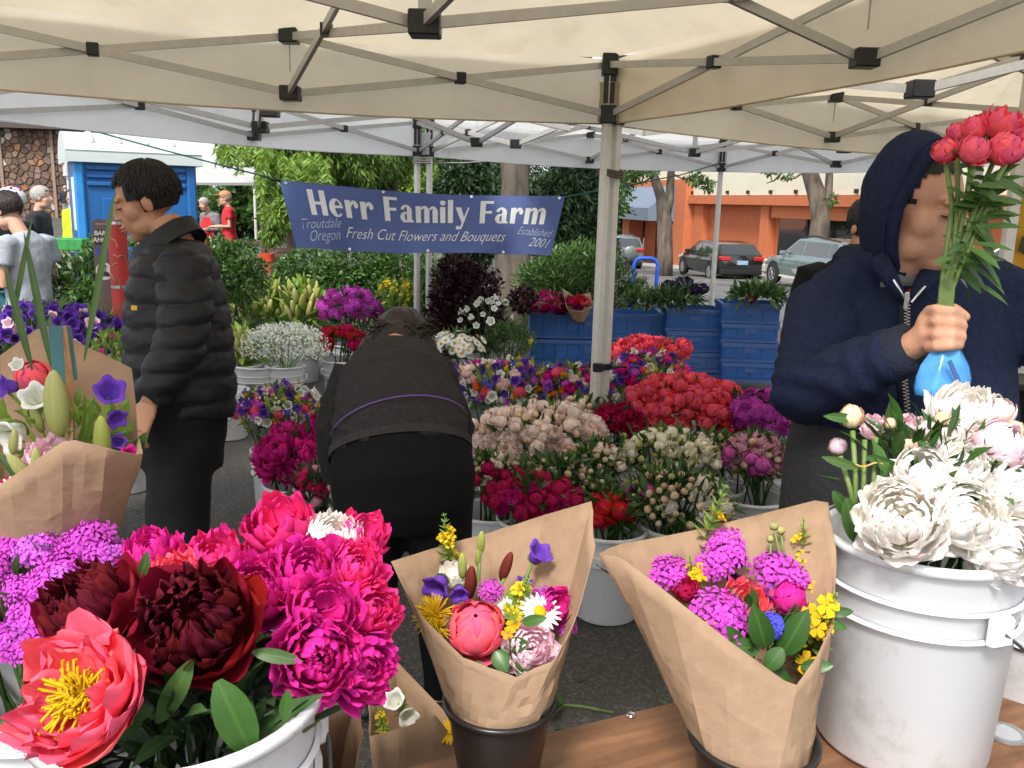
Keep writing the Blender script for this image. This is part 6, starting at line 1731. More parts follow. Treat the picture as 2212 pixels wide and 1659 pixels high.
man_jacket()

# ---- woman bending over the buckets, seen from behind
def woman():
    org = at(870, 1010, 2.6); org.z = 0
    hc = at(866, 748, 3.20); Rm = face_frame((.05, .55, -.83), (0, .8, .6))
    b = MB(); head_prims(b, hc, Rm, .98, False)
    b.tube([hc, at(856, 745, 3.08), at(850, 800, 2.95), at(858, 900, 2.72), at(868, 1000, 2.62)], [.05, .05, .09, .10, .11], 12)
    for k, (a, e, w) in ((-1, ((762, 800, 2.98), (724, 925, 2.98), (728, 1040, 3.05))), (1, ((935, 800, 2.98), (985, 930, 3.1), (960, 1050, 3.2)))):
        A_, E_p, W_ = at(*a), at(*e), at(*w); b.tube([at(850, 790, 2.98), A_, E_p, W_], [.05, .04, .035, .027], 10); hand_prims(b, W_, (0, .25, -1), (-k, 0, 0), .95, .5, k)
    for k in (-1, 1): b.tube([at(868 + k * 70, 1010, 2.62), at(868 + k * 70, 1230, 2.64), Vector((org.x + k * .11, org.y + .02, .06))], [.07, .05, .035], 10)
    me = localize(remesh(b, .007, 3, 'person', m_skin3), org); p = link('person', me, None, org); tag(p, 'woman in a charcoal hooded top and black leggings bending over the buckets', 'person')
    # hair gathered forward, falling either side
    h = MB(); h.ell(hc + Vector((0, .02, .025)), (.106, .125, .118), None, 18, 12); h.ell(hc + Vector((0, -.07, .03)), (.085, .09, .075), None, 18, 12)
    h.tube([hc + Vector((.03, -.04, .06)), hc + Vector((.085, .0, .0)), hc + Vector((.11, .02, -.12)), hc + Vector((.10, .03, -.2))], [.04, .05, .035, .012], 10)
    h.tube([hc + Vector((-.03, -.06, .04)), hc + Vector((-.10, -.06, .0)), hc + Vector((-.14, -.05, -.05))], [.04, .045, .03], 10)
    h.ell(hc + Vector((-.045, -.085, .045)), (.045, .035, .04))
    me = wrinkle(remesh(h, .008, 2, 'hair', m_hairn), .006, 30, 1, (1, 1, .4)); localize(me, org); hr = link('hair', me, p)
    sm_ = MB(); rg = random.Random(6)
    for k in range(220):
        a = rg.uniform(0, 6.28); q = hc + Vector((.09 * math.cos(a), -.02 + .09 * math.sin(a), .04 + rg.uniform(0, .05))) - org
        t = Vector((rg.uniform(-.06, .06), rg.uniform(-.05, .05), rg.uniform(-.05, .03))); sm_.tube([q, q + t * .5 + Vector((0, 0, .01)), q + t], [.003, .003, .0008], 4)
    sm_.build('loose_hair', m_hairn, hr, True)
    tp = MB()
    st = [((866, 985, 2.61), .207, .160), ((864, 940, 2.64), .205, .15), ((860, 890, 2.70), .196, .14), ((854, 845, 2.79), .186, .135), ((850, 812, 2.91), .182, .125), ((848, 784, 3.01), .155, .10), ((850, 770, 3.06), .10, .07)]
    tp.tube([at(*q) for q, _, _ in st], [(a, c) for _, a, c in st], 28, up=UY)
    for (a, e, w, e2) in (((770, 795, 2.96), (726, 920, 2.96), (730, 1025, 3.03), .058), ((930, 795, 2.98), (978, 925, 3.1), (958, 1040, 3.2), .058)):
        tp.tube([at(*a), at(*e), at(*w)], [.082, .066, .048], 14)
    tp.tube([at(785, 790, 2.93), at(830, 768, 2.94), at(880, 770, 2.95), at(925, 802, 2.95)], [.035, .052, .055, .035], 12)     # hood bunched on the shoulders
    me = remesh(tp, .0085, 5, 'hooded_top', None)
    v = getv(me); n = getn(me)
    fold = np.array([math.sin(p[2] * 105 + 9 * noise.noise(Vector(p) * 4)) for p in v]) * np.clip((at(860, 860, 2.75).z - v[:, 2]) / .10, 0, 1) * np.clip((v[:, 2] - at(860, 960, 2.62).z) / .05, 0, 1)
    setv(me, v + n * (fold * .013)[:, None]); wrinkle(me, .011, 9, 4)
    m_ch = M('fleece_charcoal', (.028, .026, .027), .95, .22, 90, bump=.3, bscale=250, spec=.15)
    localize(me, org); me.materials.append(m_ch); top = link('hooded_top', me, p)
    C3 = [at(*q) for q, _, _ in st]; R3 = [(a, c) for _, a, c in st]
    def ringband(t0, t1, grow, mat, nm):
        f = lambda t: (C3[int(t)].lerp(C3[int(t) + 1], t - int(t)) - org, tuple(R3[int(t)][k] + (R3[int(t) + 1][k] - R3[int(t)][k]) * (t - int(t)) + grow for k in (0, 1)))
        q = [f(t0 + (t1 - t0) * k / 3) for k in range(4)]
        MB().tube([a for a, _ in q], [b_ for _, b_ in q], 32, False, UY).build(nm, mat, top, True)
    ringband(1.12, 1.18, .008, M('trim_purple', (.12, .05, .26), .7), 'shirt_edge')
    ringband(.05, .45, .007, M('fleece_rib', (.036, .034, .035), .95, .15, 60, bump=.3, bscale=150, spec=.15), 'waistband')
    hdm = MB(); hdm.tube([at(778, 822, 2.85), at(812, 796, 2.83), at(858, 788, 2.83), at(904, 796, 2.84), at(936, 824, 2.87)], [(.022, .03), (.04, .06), (.045, .07), (.04, .06), (.022, .03)], 14)
    me = wrinkle(remesh(hdm, .008, 4, 'hood', m_ch), .008, 12, 8); localize(me, org); link('hood', me, top)
    for k_, (a, e_, w_) in enumerate((((768, 800, 2.93), (722, 925, 2.93), (724, 1040, 3.02)), ((935, 800, 2.96), (985, 925, 3.06), (965, 1040, 3.18)))):
        sl = MB(); sl.tube([at(*a), at(*e_), at(*w_)], [.072, .064, .046], 14); me = wrinkle(remesh(sl, .009, 3, 'sleeve', m_ch), .008, 12, k_); localize(me, org); link('sleeve', me, top)
    lg = MB()
    lg.tube([at(866, 930, 2.66), at(868, 975, 2.62), at(870, 1030, 2.60), at(872, 1090, 2.60), at(874, 1130, 2.61)], [(.19, .14), (.208, .165), (.215, .175), (.208, .16), (.19, .13)], 26, up=UY)
    for k in (-1, 1): lg.tube([at(872 + k * 74, 1080, 2.61), at(876 + k * 76, 1200, 2.62), at(876 + k * 74, 1350, 2.63), Vector((org.x + k * .11, org.y + .03, .08))], [.108, .092, .066, .045], 16)
    me = wrinkle(remesh(lg, .011, 5, 'leggings', M('lycra_black', (.006, .006, .007), .85, .2, 40, spec=.15)), .003, 8, 3); localize(me, org); link('leggings', me, p)
    for k in (-1, 1): MB().ell((k * .11, .08, .045), (.05, .14, .045)).build('shoe', m_blackp, p, True)
woman()

# ---- man in the navy hooded jacket holding up the peonies
HAND = at(2032, 712, 1.60)
def man_hood():
    org = at(1960, 1000, 1.98); org.z = 0
    hc = at(1980, 456, 1.88); Rm = face_frame((.60, -.79, -.12))
    b = MB(); head_prims(b, hc, Rm, 1.02)
    b.tube([at(1950, 520, 1.90), at(1945, 585, 1.94), at(1945, 640, 1.98)], [.062, .064, .09], 14)
    b.tube([at(1945, 640, 1.98), at(1955, 850, 1.98), at(1960, 1050, 1.98)], [.11, .13, .12], 12)
    s1, e1, w1 = at(1785, 652, 1.97), at(1752, 842, 1.84), at(1962, 752, 1.66)
    b.tube([at(1945, 640, 1.98), s1, e1, w1], [.07, .05, .045, .031], 10)
    s2, e2, w2 = at(2150, 630, 2.0), at(2260, 720, 1.95), at(2420, 760, 1.75)
    b.tube([at(1945, 640, 1.98), s2, e2, w2], [.07, .05, .045, .031], 10); hand_prims(b, w2, (.8, -.5, 0), (0, 0, -1), 1.0, .5, 1)
    # fist closed round the stems: palm behind, fingers wrap across the front
    def T(x, y, d): return at(x, y, d)
    b.tube([w1, T(1990, 735, 1.645), T(2012, 715, 1.63)], [(.030, .026), (.034, .028), (.040, .028)], 14)
    b.ell(T(2016, 712, 1.625), (.034, .028, .048), None, 16, 12)
    for i, (y0, y1, y2, L) in enumerate(((668, 672, 682, 86), (694, 697, 704, 92), (722, 724, 728, 88), (748, 747, 746, 78))):
        b.tube([T(2004, y0 + 4, 1.615), T(2024, y0, 1.585), T(2024 + L * .36, y1, 1.570), T(2024 + L * .62, y2, 1.590), T(2024 + L * .52, y2 + 3, 1.618)], [.0112, .0110, .0106, .0098, .0082], 10)
    b.tube([T(2005, 690, 1.645), T(2030, 668, 1.635), T(2062, 668, 1.622), T(2086, 684, 1.612)], [.016, .0145, .012, .0095], 10); b.ell(T(2087, 685, 1.612), (.0095,) * 3, None, 8, 6)
    me = localize(remesh(b, .0040, 10, 'person', m_skin2), org); p = link('person', me, None, org); tag(p, 'man in a navy hooded jacket and dark apron holding up coral peonies', 'person')
    face_bits(p, hc, Rm, 1.02, org); hair_cap(hc, Rm, 1.02, m_hairb, p, org, 1.015, .012, .040)
    m_nv = M('fleece_navy', (.013, .019, .045), .92, .22, 70, bump=.3, bscale=220, spec=.15)
    tp = MB()
    st = [((1955, 1105, 1.99), .225, .145), ((1955, 1060, 1.99), .238, .155), ((1955, 960, 1.99), .245, .155), ((1952, 850, 1.99), .245, .155), ((1950, 740, 1.99), .243, .15), ((1948, 660, 1.99), .232, .135), ((1946, 610, 1.985), .165, .11), ((1944, 578, 1.97), .098, .095)]
    tp.tube([at(*q) for q, _, _ in st], [(a, c) for _, a, c in st], 30, up=UY)
    for (s_, e_, w_) in ((s1, e1, w1), (s2, e2, w2)):
        ex = Vector((-.006, 0, -.006))
        tp.tube([at(1945, 575, 1.98), at(1945, 590, 1.98).lerp(s_, .55) + Vector((0, 0, .012)), s_], [.05, .07, .07], 14)
        tp.tube([s_ + Vector((.0, .02, -.01)), s_.lerp(e_, .35), e_ + ex, e_.lerp(w_, .45), w_], [.080, .083, .080, .066, .047], 18)
    me = remesh(tp, .008, 5, 'jacket', None)
    v = getv(me); n = getn(me)
    def near(pt, r): return np.exp(-(((v - np.array(pt)) ** 2).sum(1)) / (r * r))
    ax = (e1 - s1).normalized(); fa = (w1 - e1).normalized()
    f1 = np.sin(((v - np.array(e1)) @ np.array((ax - fa * .4))) * 150) * near(e1, .10) * .006
    f2 = np.sin(((v - np.array(w1)) @ np.array(fa)) * 120) * near(w1 - fa * .07, .07) * .006
    setv(me, v + n * (f1 + f2)[:, None]); wrinkle(me, .0045, 6, 7, (1, 1, 1.4)); localize(me, org); me.materials.append(m_nv); jk = link('jacket', me, p)
    MB().tube([w1 - fa * .062 - org, w1 - fa * .03 - org, w1 + fa * .006 - org], [.053, .050, .047], 18).build('cuff', M('rib_navy', (.012, .015, .032), .95, .2, 120, bump=.4, bscale=200), jk, True)
    # zip
    zp = MB(); zb_ = MB(); pts = [(1958, 645), (1957, 700), (1950, 760), (1952, 820), (1958, 880), (1960, 960), (1950, 1040), (1946, 1090)]
    P3 = [at(x, y, 1.833) - org for x, y in pts]
    zb_.tube([q + Vector((0, .006, 0)) for q in P3], .011, 6); zb_.build('zip_tape', M('tape_navy', (.01, .012, .025), .9), jk, True)
    for i in range(len(P3) - 1):
        n_ = 16
        for k in range(n_):
            q = P3[i].lerp(P3[i + 1], k / n_); zp.box(q + Vector((.0028 * (-1) ** k, -.004, 0)), (.006, .004, .0022))
    zp.build('zip_teeth', M('zip_brass', (.50, .45, .34), .35, .1, 20, metal=.8), jk)
    MB().box(at(1958, 650, 1.822) - org, (.010, .006, .036), bevel=.002).build('zip_pull', m_chrome, jk)
    # collar flaps open at the neck with the grey shirt between
    sh = MB(); sh.tube([at(1956, 628, 1.90) - org, at(1954, 600, 1.915) - org, at(1948, 588, 1.935) - org], [(.055, .03), (.062, .045), (.066, .06)], 16, up=UY); sh.build('shirt', M('jersey_grey', (.20, .19, .19), .9, .1, 40), p, True)
    MB().tube([at(1925, 612, 1.858) - org, at(1955, 640, 1.842) - org, at(1990, 612, 1.862) - org], .007, 6).build('shirt_trim', M('trim_red', (.4, .02, .03), .8), p, True)
    for k, q in ((-1, ((1898, 560, 1.87), (1925, 605, 1.845), (1955, 655, 1.835))), (1, ((2012, 585, 1.875), (1990, 618, 1.85), (1962, 652, 1.836)))):
        MB().tube([at(*a) - org for a in q], [.022, .017, .008], 10).build('collar', m_nv, jk, True)
        MB().tube([at(*a) - org + Vector((-k * -.012 * 0, -.014, .0)) for a in q], [.0035, .0035, .003], 6).build('zip_edge', m_chrome, jk, True)
    # hood: shell open towards the face
    f = Rm @ Vector((0, 1, 0)); ux = Rm @ Vector((1, 0, 0)); uz = Rm @ Vector((0, 0, 1)); cc = hc - f * .022 + uz * .008
    m_ = MB(); na, nb = 18, 40
    def hp(a, be, g=1.0):
        al = D2R(109 + 17 * max(0, math.sin(be)) + 5 * max(0, -math.cos(be))) * a
        y = -math.cos(al); q = math.sin(al)
        dx, dz = q * math.cos(be), q * math.sin(be)
        r = Vector((dx * .097, y * .098, dz * (.160 if dz > 0 else .165))) * g
        wv = 1 + .03 * math.sin(be * 5 + a * 4) * a
        return cc + ux * r.x * wv + f * r.y + uz * r.z * wv - org
    V = [hp(i / na, 2 * math.pi * j / nb) for i in range(na + 1) for j in range(nb)] + [hp(i / na, 2 * math.pi * j / nb, .93) for i in range(na + 1) for j in range(nb)]
    F = []; o_ = (na + 1) * nb
    for i in range(na):
        for j in range(nb):
            a_, b_, c_, d_ = i * nb + j, i * nb + (j + 1) % nb, (i + 1) * nb + (j + 1) % nb, (i + 1) * nb + j
            F += [(a_, b_, c_, d_), (o_ + d_, o_ + c_, o_ + b_, o_ + a_)]
    m_.add(V, F); me = wrinkle(m_.mesh('hood', m_nv, True), .008, 10, 3); hd = link('hood', me, jk)
    MB().tube([hp(1.0, 2 * math.pi * j / 40, .965) for j in range(41)], .0105, 8, False).build('hood_hem', m_nv, hd, True)
    MB().tube([hp(.90, 2 * math.pi * j / 40, 1.0) for j in range(41)], .003, 6, False).build('hood_seam', m_nv, hd, True)
    MB().tube([at(1830, 575, 2.02) - org, at(1900, 580, 1.93) - org, at(1960, 600, 1.90) - org], [.05, .055, .03], 12).build('hood_base', m_nv, hd, True)
    # apron and trousers
    ap = MB(); st = [((1950, 905, 1.97), .240, .160), ((1940, 1000, 1.96), .248, .172), ((1932, 1150, 1.97), .256, .178), ((1932, 1320, 1.98), .250, .17)]
    n_ = 26; V = []
    for (q, a, c) in st:
        c0 = at(*q)
        for k in range(n_ + 1):
            an = math.pi * (.93 + 1.10 * k / n_); V.append(c0 + Vector((a * math.cos(an), c * math.sin(an) + .008 * math.sin(k * 1.9) * (q[1] > 950), 0)) - org)
    F = [(i * (n_ + 1) + k, i * (n_ + 1) + k + 1, (i + 1) * (n_ + 1) + k + 1, (i + 1) * (n_ + 1) + k) for i in range(3) for k in range(n_)]
    ap.add(V, F); me = ap.mesh('apron', M('apron_black', (.012, .012, .014), .85, .25, 12, bump=.3, bscale=60), True); link('apron', me, p)
    t = MB(); t.tube([at(1955, 1080, 1.99), at(1955, 1180, 2.0)], [(.20, .14), (.20, .14)], 18, up=UY)
    for k in (-1, 1): t.tube([at(1955, 1150, 2.0) + Vector((k * .09, 0, 0)), Vector((org.x + k * .11, org.y + .02, .45)), Vector((org.x + k * .12, org.y + .02, .04))], [.10, .085, .08], 14)
    me = remesh(t, .014, 4, 'trousers', M('denim_dark', (.02, .022, .03), .9, .2, 40)); localize(me, org); link('trousers', me, p)
    for k in (-1, 1): MB().ell((k * .12, -.06, .045), (.05, .14, .045)).build('shoe', m_blackp, p, True)
man_hood()

# ---- simpler standing figures in the background
def figure(label, x, ytop, d, yaw, shirt, pants, hair=None, skinm=None, arms='down', gz=0.0, cap=None, voxel=.014, lean=0.0, sleeve=True, extra=None, height=None, apron=None, build=1.0):
    top = at(x, ytop, d); Hh = top.z - gz; s = Hh / 1.72
    org = Vector((top.x, top.y, gz)); Rz = Matrix.Rotation(yaw, 3, 'Z'); skinm = skinm or m_skin3
    W = lambda p: Rz @ (Vector((p[0] * (build if abs(p[0]) < .3 else 1), p[1], p[2])) * s)
    r3 = Rz
    hc = W((0, .05 + lean * .25, 1.60)); Rm = Rz @ Matrix.Rotation(-lean, 3, 'X')
    b = MB(); head_prims(b, hc, Rm, s, voxel < .016)
    b.tube([hc, W((0, .0 + lean * .1, 1.45)), W((0, 0, 1.30)), W((0, 0, 1.0)), W((0, 0, .9))], [.05 * s, .052 * s, .08 * s, .08 * s, .08 * s], 10)
    A_ = {'down': ((.19, 0, 1.40), (.235, -.02, 1.12), (.235, .05, .88)), 'hold': ((.19, 0, 1.40), (.23, .0, 1.13), (.07, .24, 1.12)), 'fold': ((.19, 0, 1.40), (.24, .06, 1.14), (.04, .25, 1.04))}[arms]
    for k in (-1, 1):
        S_, E2, W_ = [W((k * q[0], q[1], q[2])) for q in A_]
        b.tube([W((0, 0, 1.38)), S_, E2, W_], [.05 * s, .042 * s, .036 * s, .026 * s], 8)
        hand_prims(b, W_, (E2 - W_) * -1, Rz @ Vector((-k, 0, 0)) if arms == 'down' else Rz @ Vector((0, 0, -1)), s * .95, .5, k)
    for k in (-1, 1): b.tube([W((k * .09, 0, .92)), W((k * .1, .01, .5)), W((k * .1, 0, .06))], [.06 * s, .045 * s, .03 * s], 8)
    p = link('person', remesh(b, voxel * .6, 2, 'person', skinm), None, org); tag(p, label, 'person')
    t = MB(); t.tube([W((0, 0, .84)), W((0, 0, .95)), W((0, .01, 1.12)), W((0, .0, 1.28)), W((0, 0, 1.40)), W((0, lean * .05, 1.465))], [(.175 * s * build, .125 * s), (.172 * s * build, .125 * s), (.165 * s * build, .12 * s), (.185 * s * build, .125 * s), (.17 * s * build, .10 * s), (.06 * s, .06 * s)], 18, up=tuple(Rz @ Vector((0, 1, 0))))
    for k in (-1, 1):
        S_, E2, W_ = [W((k * q[0], q[1], q[2])) for q in A_]
        t.tube([S_.lerp(W((0, 0, 1.36)), .25), S_, S_.lerp(E2, .55)] + ([E2, E2.lerp(W_, .9)] if sleeve else []), [.07 * s, .068 * s, .066 * s] + ([.056 * s, .042 * s] if sleeve else []), 12)
    me = wrinkle(remesh(t, voxel, 3, 'top', shirt), .006, 9, x); link('top', me, p)
    t = MB(); t.tube([W((0, 0, .96)), W((0, 0, .80))], [(.16 * s * build, .12 * s), (.165 * s * build, .125 * s)], 14, up=tuple(Rz @ Vector((0, 1, 0))))
    for k in (-1, 1): t.tube([W((k * .085, 0, .86)), W((k * .095, .01, .48)), W((k * .1, 0, .07))], [.092 * s, .075 * s, .062 * s], 12)
    link('trousers', remesh(t, voxel * 1.3, 3, 'trousers', pants), p)
    for k in (-1, 1): MB().ell(W((k * .1, .05, .04)), (.045 * s, .12 * s, .04 * s), Rz).build('shoe', m_blackp, p, True)
    if hair: 
        hair_cap(hc, Rm, s, hair, p, Vector(), 1.10, -.04, .062)
        if voxel < .016: strands(p, hc, Rm, s, hair, 350, int(x), Vector())
    if cap:
        m_ = MB(); m_.ell(hc + Rm @ (Vector((0, -.005, .055)) * s), (.092 * s, .112 * s, .088 * s), Rm, 16, 10); c_ = m_.build('cap', cap, p, True)
        MB().ell(hc + Rm @ (Vector((0, .13, .06)) * s), (.07 * s, .08 * s, .008 * s), Rm).build('peak', cap, c_, True)
    if apron:
        V = []; 
        for z in (1.36, 1.15, .95, .62):
            w = .10 if z > 1.3 else .19
            for k in range(9): V.append(W((w * (-1 + k / 4), .145 - .05 * abs(-1 + k / 4) ** 2, z)))
        m_ = MB(); m_.add(V, [(i * 9 + k, i * 9 + k + 1, (i + 1) * 9 + k + 1, (i + 1) * 9 + k) for i in range(3) for k in range(8)]); m_.build('apron', apron, p, True)
    if extra: extra(p, W, s, hc, Rm)
    return p
F_ = lambda n, c, r=.85: M('cloth_' + n, c, r, .12, 20, bump=.2, bscale=60)
def boy_x(p, W, s, hc, Rm):
    MB().box(W((.0, .27, 1.13)), (.075, .012, .14), Rm).build('phone', m_blackp, p); MB().tube([W((.215, .12, 1.125)), W((.195, .145, 1.125))], .040 * s, 10).build('watch', m_blackp, p)
figure('boy in a pale grey T-shirt looking at a phone at the left edge', 47, 418, 5.4, math.radians(78), F_('heather', (.33, .36, .42)), F_('darkjean', (.025, .026, .03)), m_hairn, m_skin3, 'hold', voxel=.011, sleeve=False, lean=.3, extra=boy_x, build=1.05)
def helm(p, W, s, hc, Rm):
    m_ = MB(); m_.ell(hc + Rm @ (Vector((0, -.01, .045)) * s), (.105 * s, .13 * s, .10 * s), Rm, 20, 12); h = m_.build('helmet', M('helmet_white', (.75, .74, .74), .3, .04, 5, coat=.4), p, True)
    for k in range(14):
        a = k * 2.4; ph = .3 + .9 * (k / 14); d_ = Vector((math.sin(ph) * math.cos(a), math.sin(ph) * math.sin(a), math.cos(ph)))
        MB().ell(hc + Rm @ (Vector((d_.x * .107, d_.y * .132 - .01, d_.z * .102 + .045)) * s), (.014 * s,) * 3, None, 6, 4).build('star_print', M('print_navy', (.03, .04, .2), .4) if k % 2 else M('print_red', (.5, .03, .03), .4), h, True)
    me = fontmesh('BLACK', .09 * s, 0, .002); v = getv(me); 
    setv(me, np.array([W(((q[0] - .13), -.14 - .01, 1.22 + q[1])) for q in v])); me.materials.append(m_stk); link('shirt_print', me, p)
figure('person in a starred helmet and black top at the left edge', 14, 408, 7.2, math.radians(-20), F_('black', (.016, .016, .017)), F_('teal', (.02, .10, .14)), None, m_skin3, 'fold', voxel=.014, extra=helm)
def bag(p, W, s, hc, Rm):
    MB().box(W((.20, .34, 1.12)), (.42, .26, .12), bevel=.01).build('green_box', M('box_green', (.03, .22, .05), .6, .3, 20), p)
    m_ = MB(); m_.ell(W((.30, .30, .86)), (.13, .12, .17)); me = wrinkle(m_.mesh('plastic_bag', M('bag_clear', (.42, .46, .40), .35, .25, 20, trans=.4), True), .03, 14); link('plastic_bag', me, p)
figure('grey-haired woman in a dark coat carrying a green box', 78, 403, 9.0, math.radians(-80), F_('darkcoat', (.020, .019, .022)), F_('darkcoat', (.020, .019, .022)), m_hairg, m_skin3, 'hold', voxel=.016, extra=bag)
figure('white-haired man in a dark pullover by the stone wall', 140, 401, 44, math.radians(20), F_('navyknit', (.022, .024, .035)), F_('greytrouser', (.22, .24, .22)), m_hairg, m_skin3, voxel=.03)
figure('person in a purple-grey top beside the stone wall', 156, 416, 40, math.radians(-60), F_('mauve', (.10, .09, .13)), F_('greytrouser', (.22, .24, .22)), m_hairn, m_skin3, voxel=.03)
figure('person in a bright yellow-green jacket beside the portable toilet', 163, 408, 11.6, math.radians(160), F_('hivis', (.48, .72, .02)), F_('jean', (.03, .06, .16)), m_hairn, m_skin3, voxel=.018)
figure('grey-haired man in a red apron leaning over the produce stall', 452, 428, 15.2, math.radians(150), F_('greycoat', (.16, .16, .17)), F_('darkcoat', (.020, .019, .022)), m_hairg, m_skin3, 'hold', voxel=.018, lean=.35, apron=F_('redapron', (.52, .02, .025)))
figure('man in a red polo shirt and tan cap under the far tent', 492, 414, 14.6, math.radians(110), F_('redpolo', (.50, .02, .035)), F_('jean', (.03, .06, .16)), m_hairg, m_skin3, 'hold', cap=F_('capcloth', (.42, .20, .10)), voxel=.016, sleeve=False)
figure('dark-haired man half hidden behind the hooded man', 1846, 432, 3.7, math.radians(-160), F_('black', (.016, .016, .017)), F_('darkjean', (.025, .026, .03)), m_hairb, m_skin1, 'down', voxel=.010, lean=.25, build=1.02)
# ------------------------------------------------------------------ foreground bench, buckets and wrapped bouquets
BZ = .70
def board(label, corners, z=BZ, t=.032, cat='board', legs=()):
    c = sum((Vector((p.x, p.y, 0)) for p in corners), Vector()) / len(corners)
    r = thing('wooden_board', label, cat, (c.x, c.y, 0))
    e = (corners[1] - corners[0]); ang = math.atan2(e.y, e.x)
    Ri = Matrix.Rotation(-ang, 3, 'Z')
    pl = [Ri @ (Vector((p.x, p.y, 0)) - c) for p in corners]
    o = MB().prism([(q.x, q.y, z) for q in pl], (0, 0, -t), (0, 0, 0)).build('plank', m_wood, r); o.rotation_euler = (0, 0, ang)
    for (x, y) in legs:
        q = Vector((x, y, 0)) - c; MB().box((q.x, q.y, (z - t) / 2), (.06, .06, z - t)).build('leg', m_wood, r)
    return r, c
fl, fr = onz(640, 1716, BZ), onz(1480, 1512, BZ)
e = (fr - fl).normalized(); fr2 = fl + e * 1.62; nb = Vector((e.y, -e.x, 0))
brd, bc_ = board('worn brown wooden board under the kraft bouquets and the white peonies', [fl, fr2, fr2 + nb * .46, fl + nb * .46], legs=[tuple((fl + nb * .1 + e * .1).xy), tuple((fr2 + nb * .1 - e * .1).xy), tuple((fl + nb * .4 + e * .1).xy), tuple((fr2 + nb * .4 - e * .1).xy)])
q = onz(1363, 1547, BZ) - bc_
MB().lathe([(.004, BZ + .001), (.0075, BZ + .001), (.0085, BZ + .003), (.007, BZ + .005), (.004, BZ + .003)], 16, (q.x, q.y, 0), close=True).build('grommet', m_chrome, brd)
q = onz(2172, 1588, BZ) - bc_
MB().lathe([(.026, BZ + .001), (.034, BZ + .001), (.034, BZ + .006), (.026, BZ + .006)], 24, (q.x, q.y, 0), close=True).build('hole_ring', M('steel_dull', (.35, .36, .37), .4, .1, 20, metal=.6), brd)
MB().lathe([(0, BZ + .0015), (.026, BZ + .0015), (.026, BZ + .004), (0, BZ + .004)], 24, (q.x, q.y, 0)).build('hole_plate', M('steel_pale', (.55, .57, .6), .3, .1, 10, metal=.5), brd)
l0 = onz(-160, 1500, BZ); l1 = onz(560, 1560, BZ)
board('second wooden board under the big peony bucket at the left', [l0, l1, l1 + Vector((.02, -.55, 0)), l0 + Vector((0, -.55, 0))], legs=[(l0.x + .1, l0.y - .1), (l1.x - .1, l1.y - .1)])

def near_peony(label, kind, cols, x, y, d, dia, axis, seed, stem_to=None, cat='peony', ns=7, nt=9, leaves=0, stamens=False):
    """large peony: every petal its own part"""
    r = dia / 2 * d / FPX / 1.12; c = at(x, y, d); axis = Vector(axis).normalized()
    root = thing('peony', label, cat, c - axis * r * .9)
    root.rotation_euler = rotz_to(axis, seed * 1.3).to_euler(); root.scale = (r, r, r)
    for (role, V, F, C) in peony_petals(kind, seed, ns, nt):
        link(role, npmesh(role, V, F, PET[cols[1] if role == 'inner_petal' and len(cols) > 1 else cols[0]], True, C), root)
    rng = random.Random(seed)
    for (V, F, C) in sepals(rng, 1.1, 5, 50, .45): link('sepal', npmesh('sepal', V, F, PET['sepal'], True, C), root)
    if stamens:
        me = npmesh('stamens', *join([tubeq([(0, 0, .25), (rng.gauss(0, .16), rng.gauss(0, .16), .62), (rng.gauss(0, .24), rng.gauss(0, .24), rng.uniform(.78, .98))], .014, .026, 4, (rng.random(), .5, .5)) for _ in range(150)])[:2], PET['yellow'], True, np.full((150 * 12, 3), .5)); o = link('stamens', me, root)
    L = 4.5 if stem_to is None else stem_to
    me = npmesh('stem', *join([tubeq([(0, 0, .1), (.1, 0, -L * .5), (.0, .1, -L)], .07, .07, 6)])[:2], g_stem, True, np.full((18, 3), .4)); link('stem', me, root)
    return root

DOFF = {}
def leaf_obj(label, x, y, d, dirv, L, W, mat=g_gloss, name='leaf', parent=None, org=Vector(), bend=.2, n=7, up=None, cat='leaf'):
    """a single broad leaf with a folded midrib"""
    if parent is not None: d += DOFF.get(parent.name, 0)
    T = leaf_t(L, W, .35, bend / max(L, .01) * L, n); R = frames(np.array([Vector(dirv).normalized()]), np.array([up if up is not None else (CAMP - at(x, y, d)).normalized()]))[0]
    V = T[0] @ R.T; C = T[2].copy(); C[:, 2] = RNG.uniform(.3, .9)
    me = npmesh(name, V, T[1], mat, True, C)
    o = link(name, me, parent, at(x, y, d) - org)
    if parent is None: tag(o, label, cat)
    return o

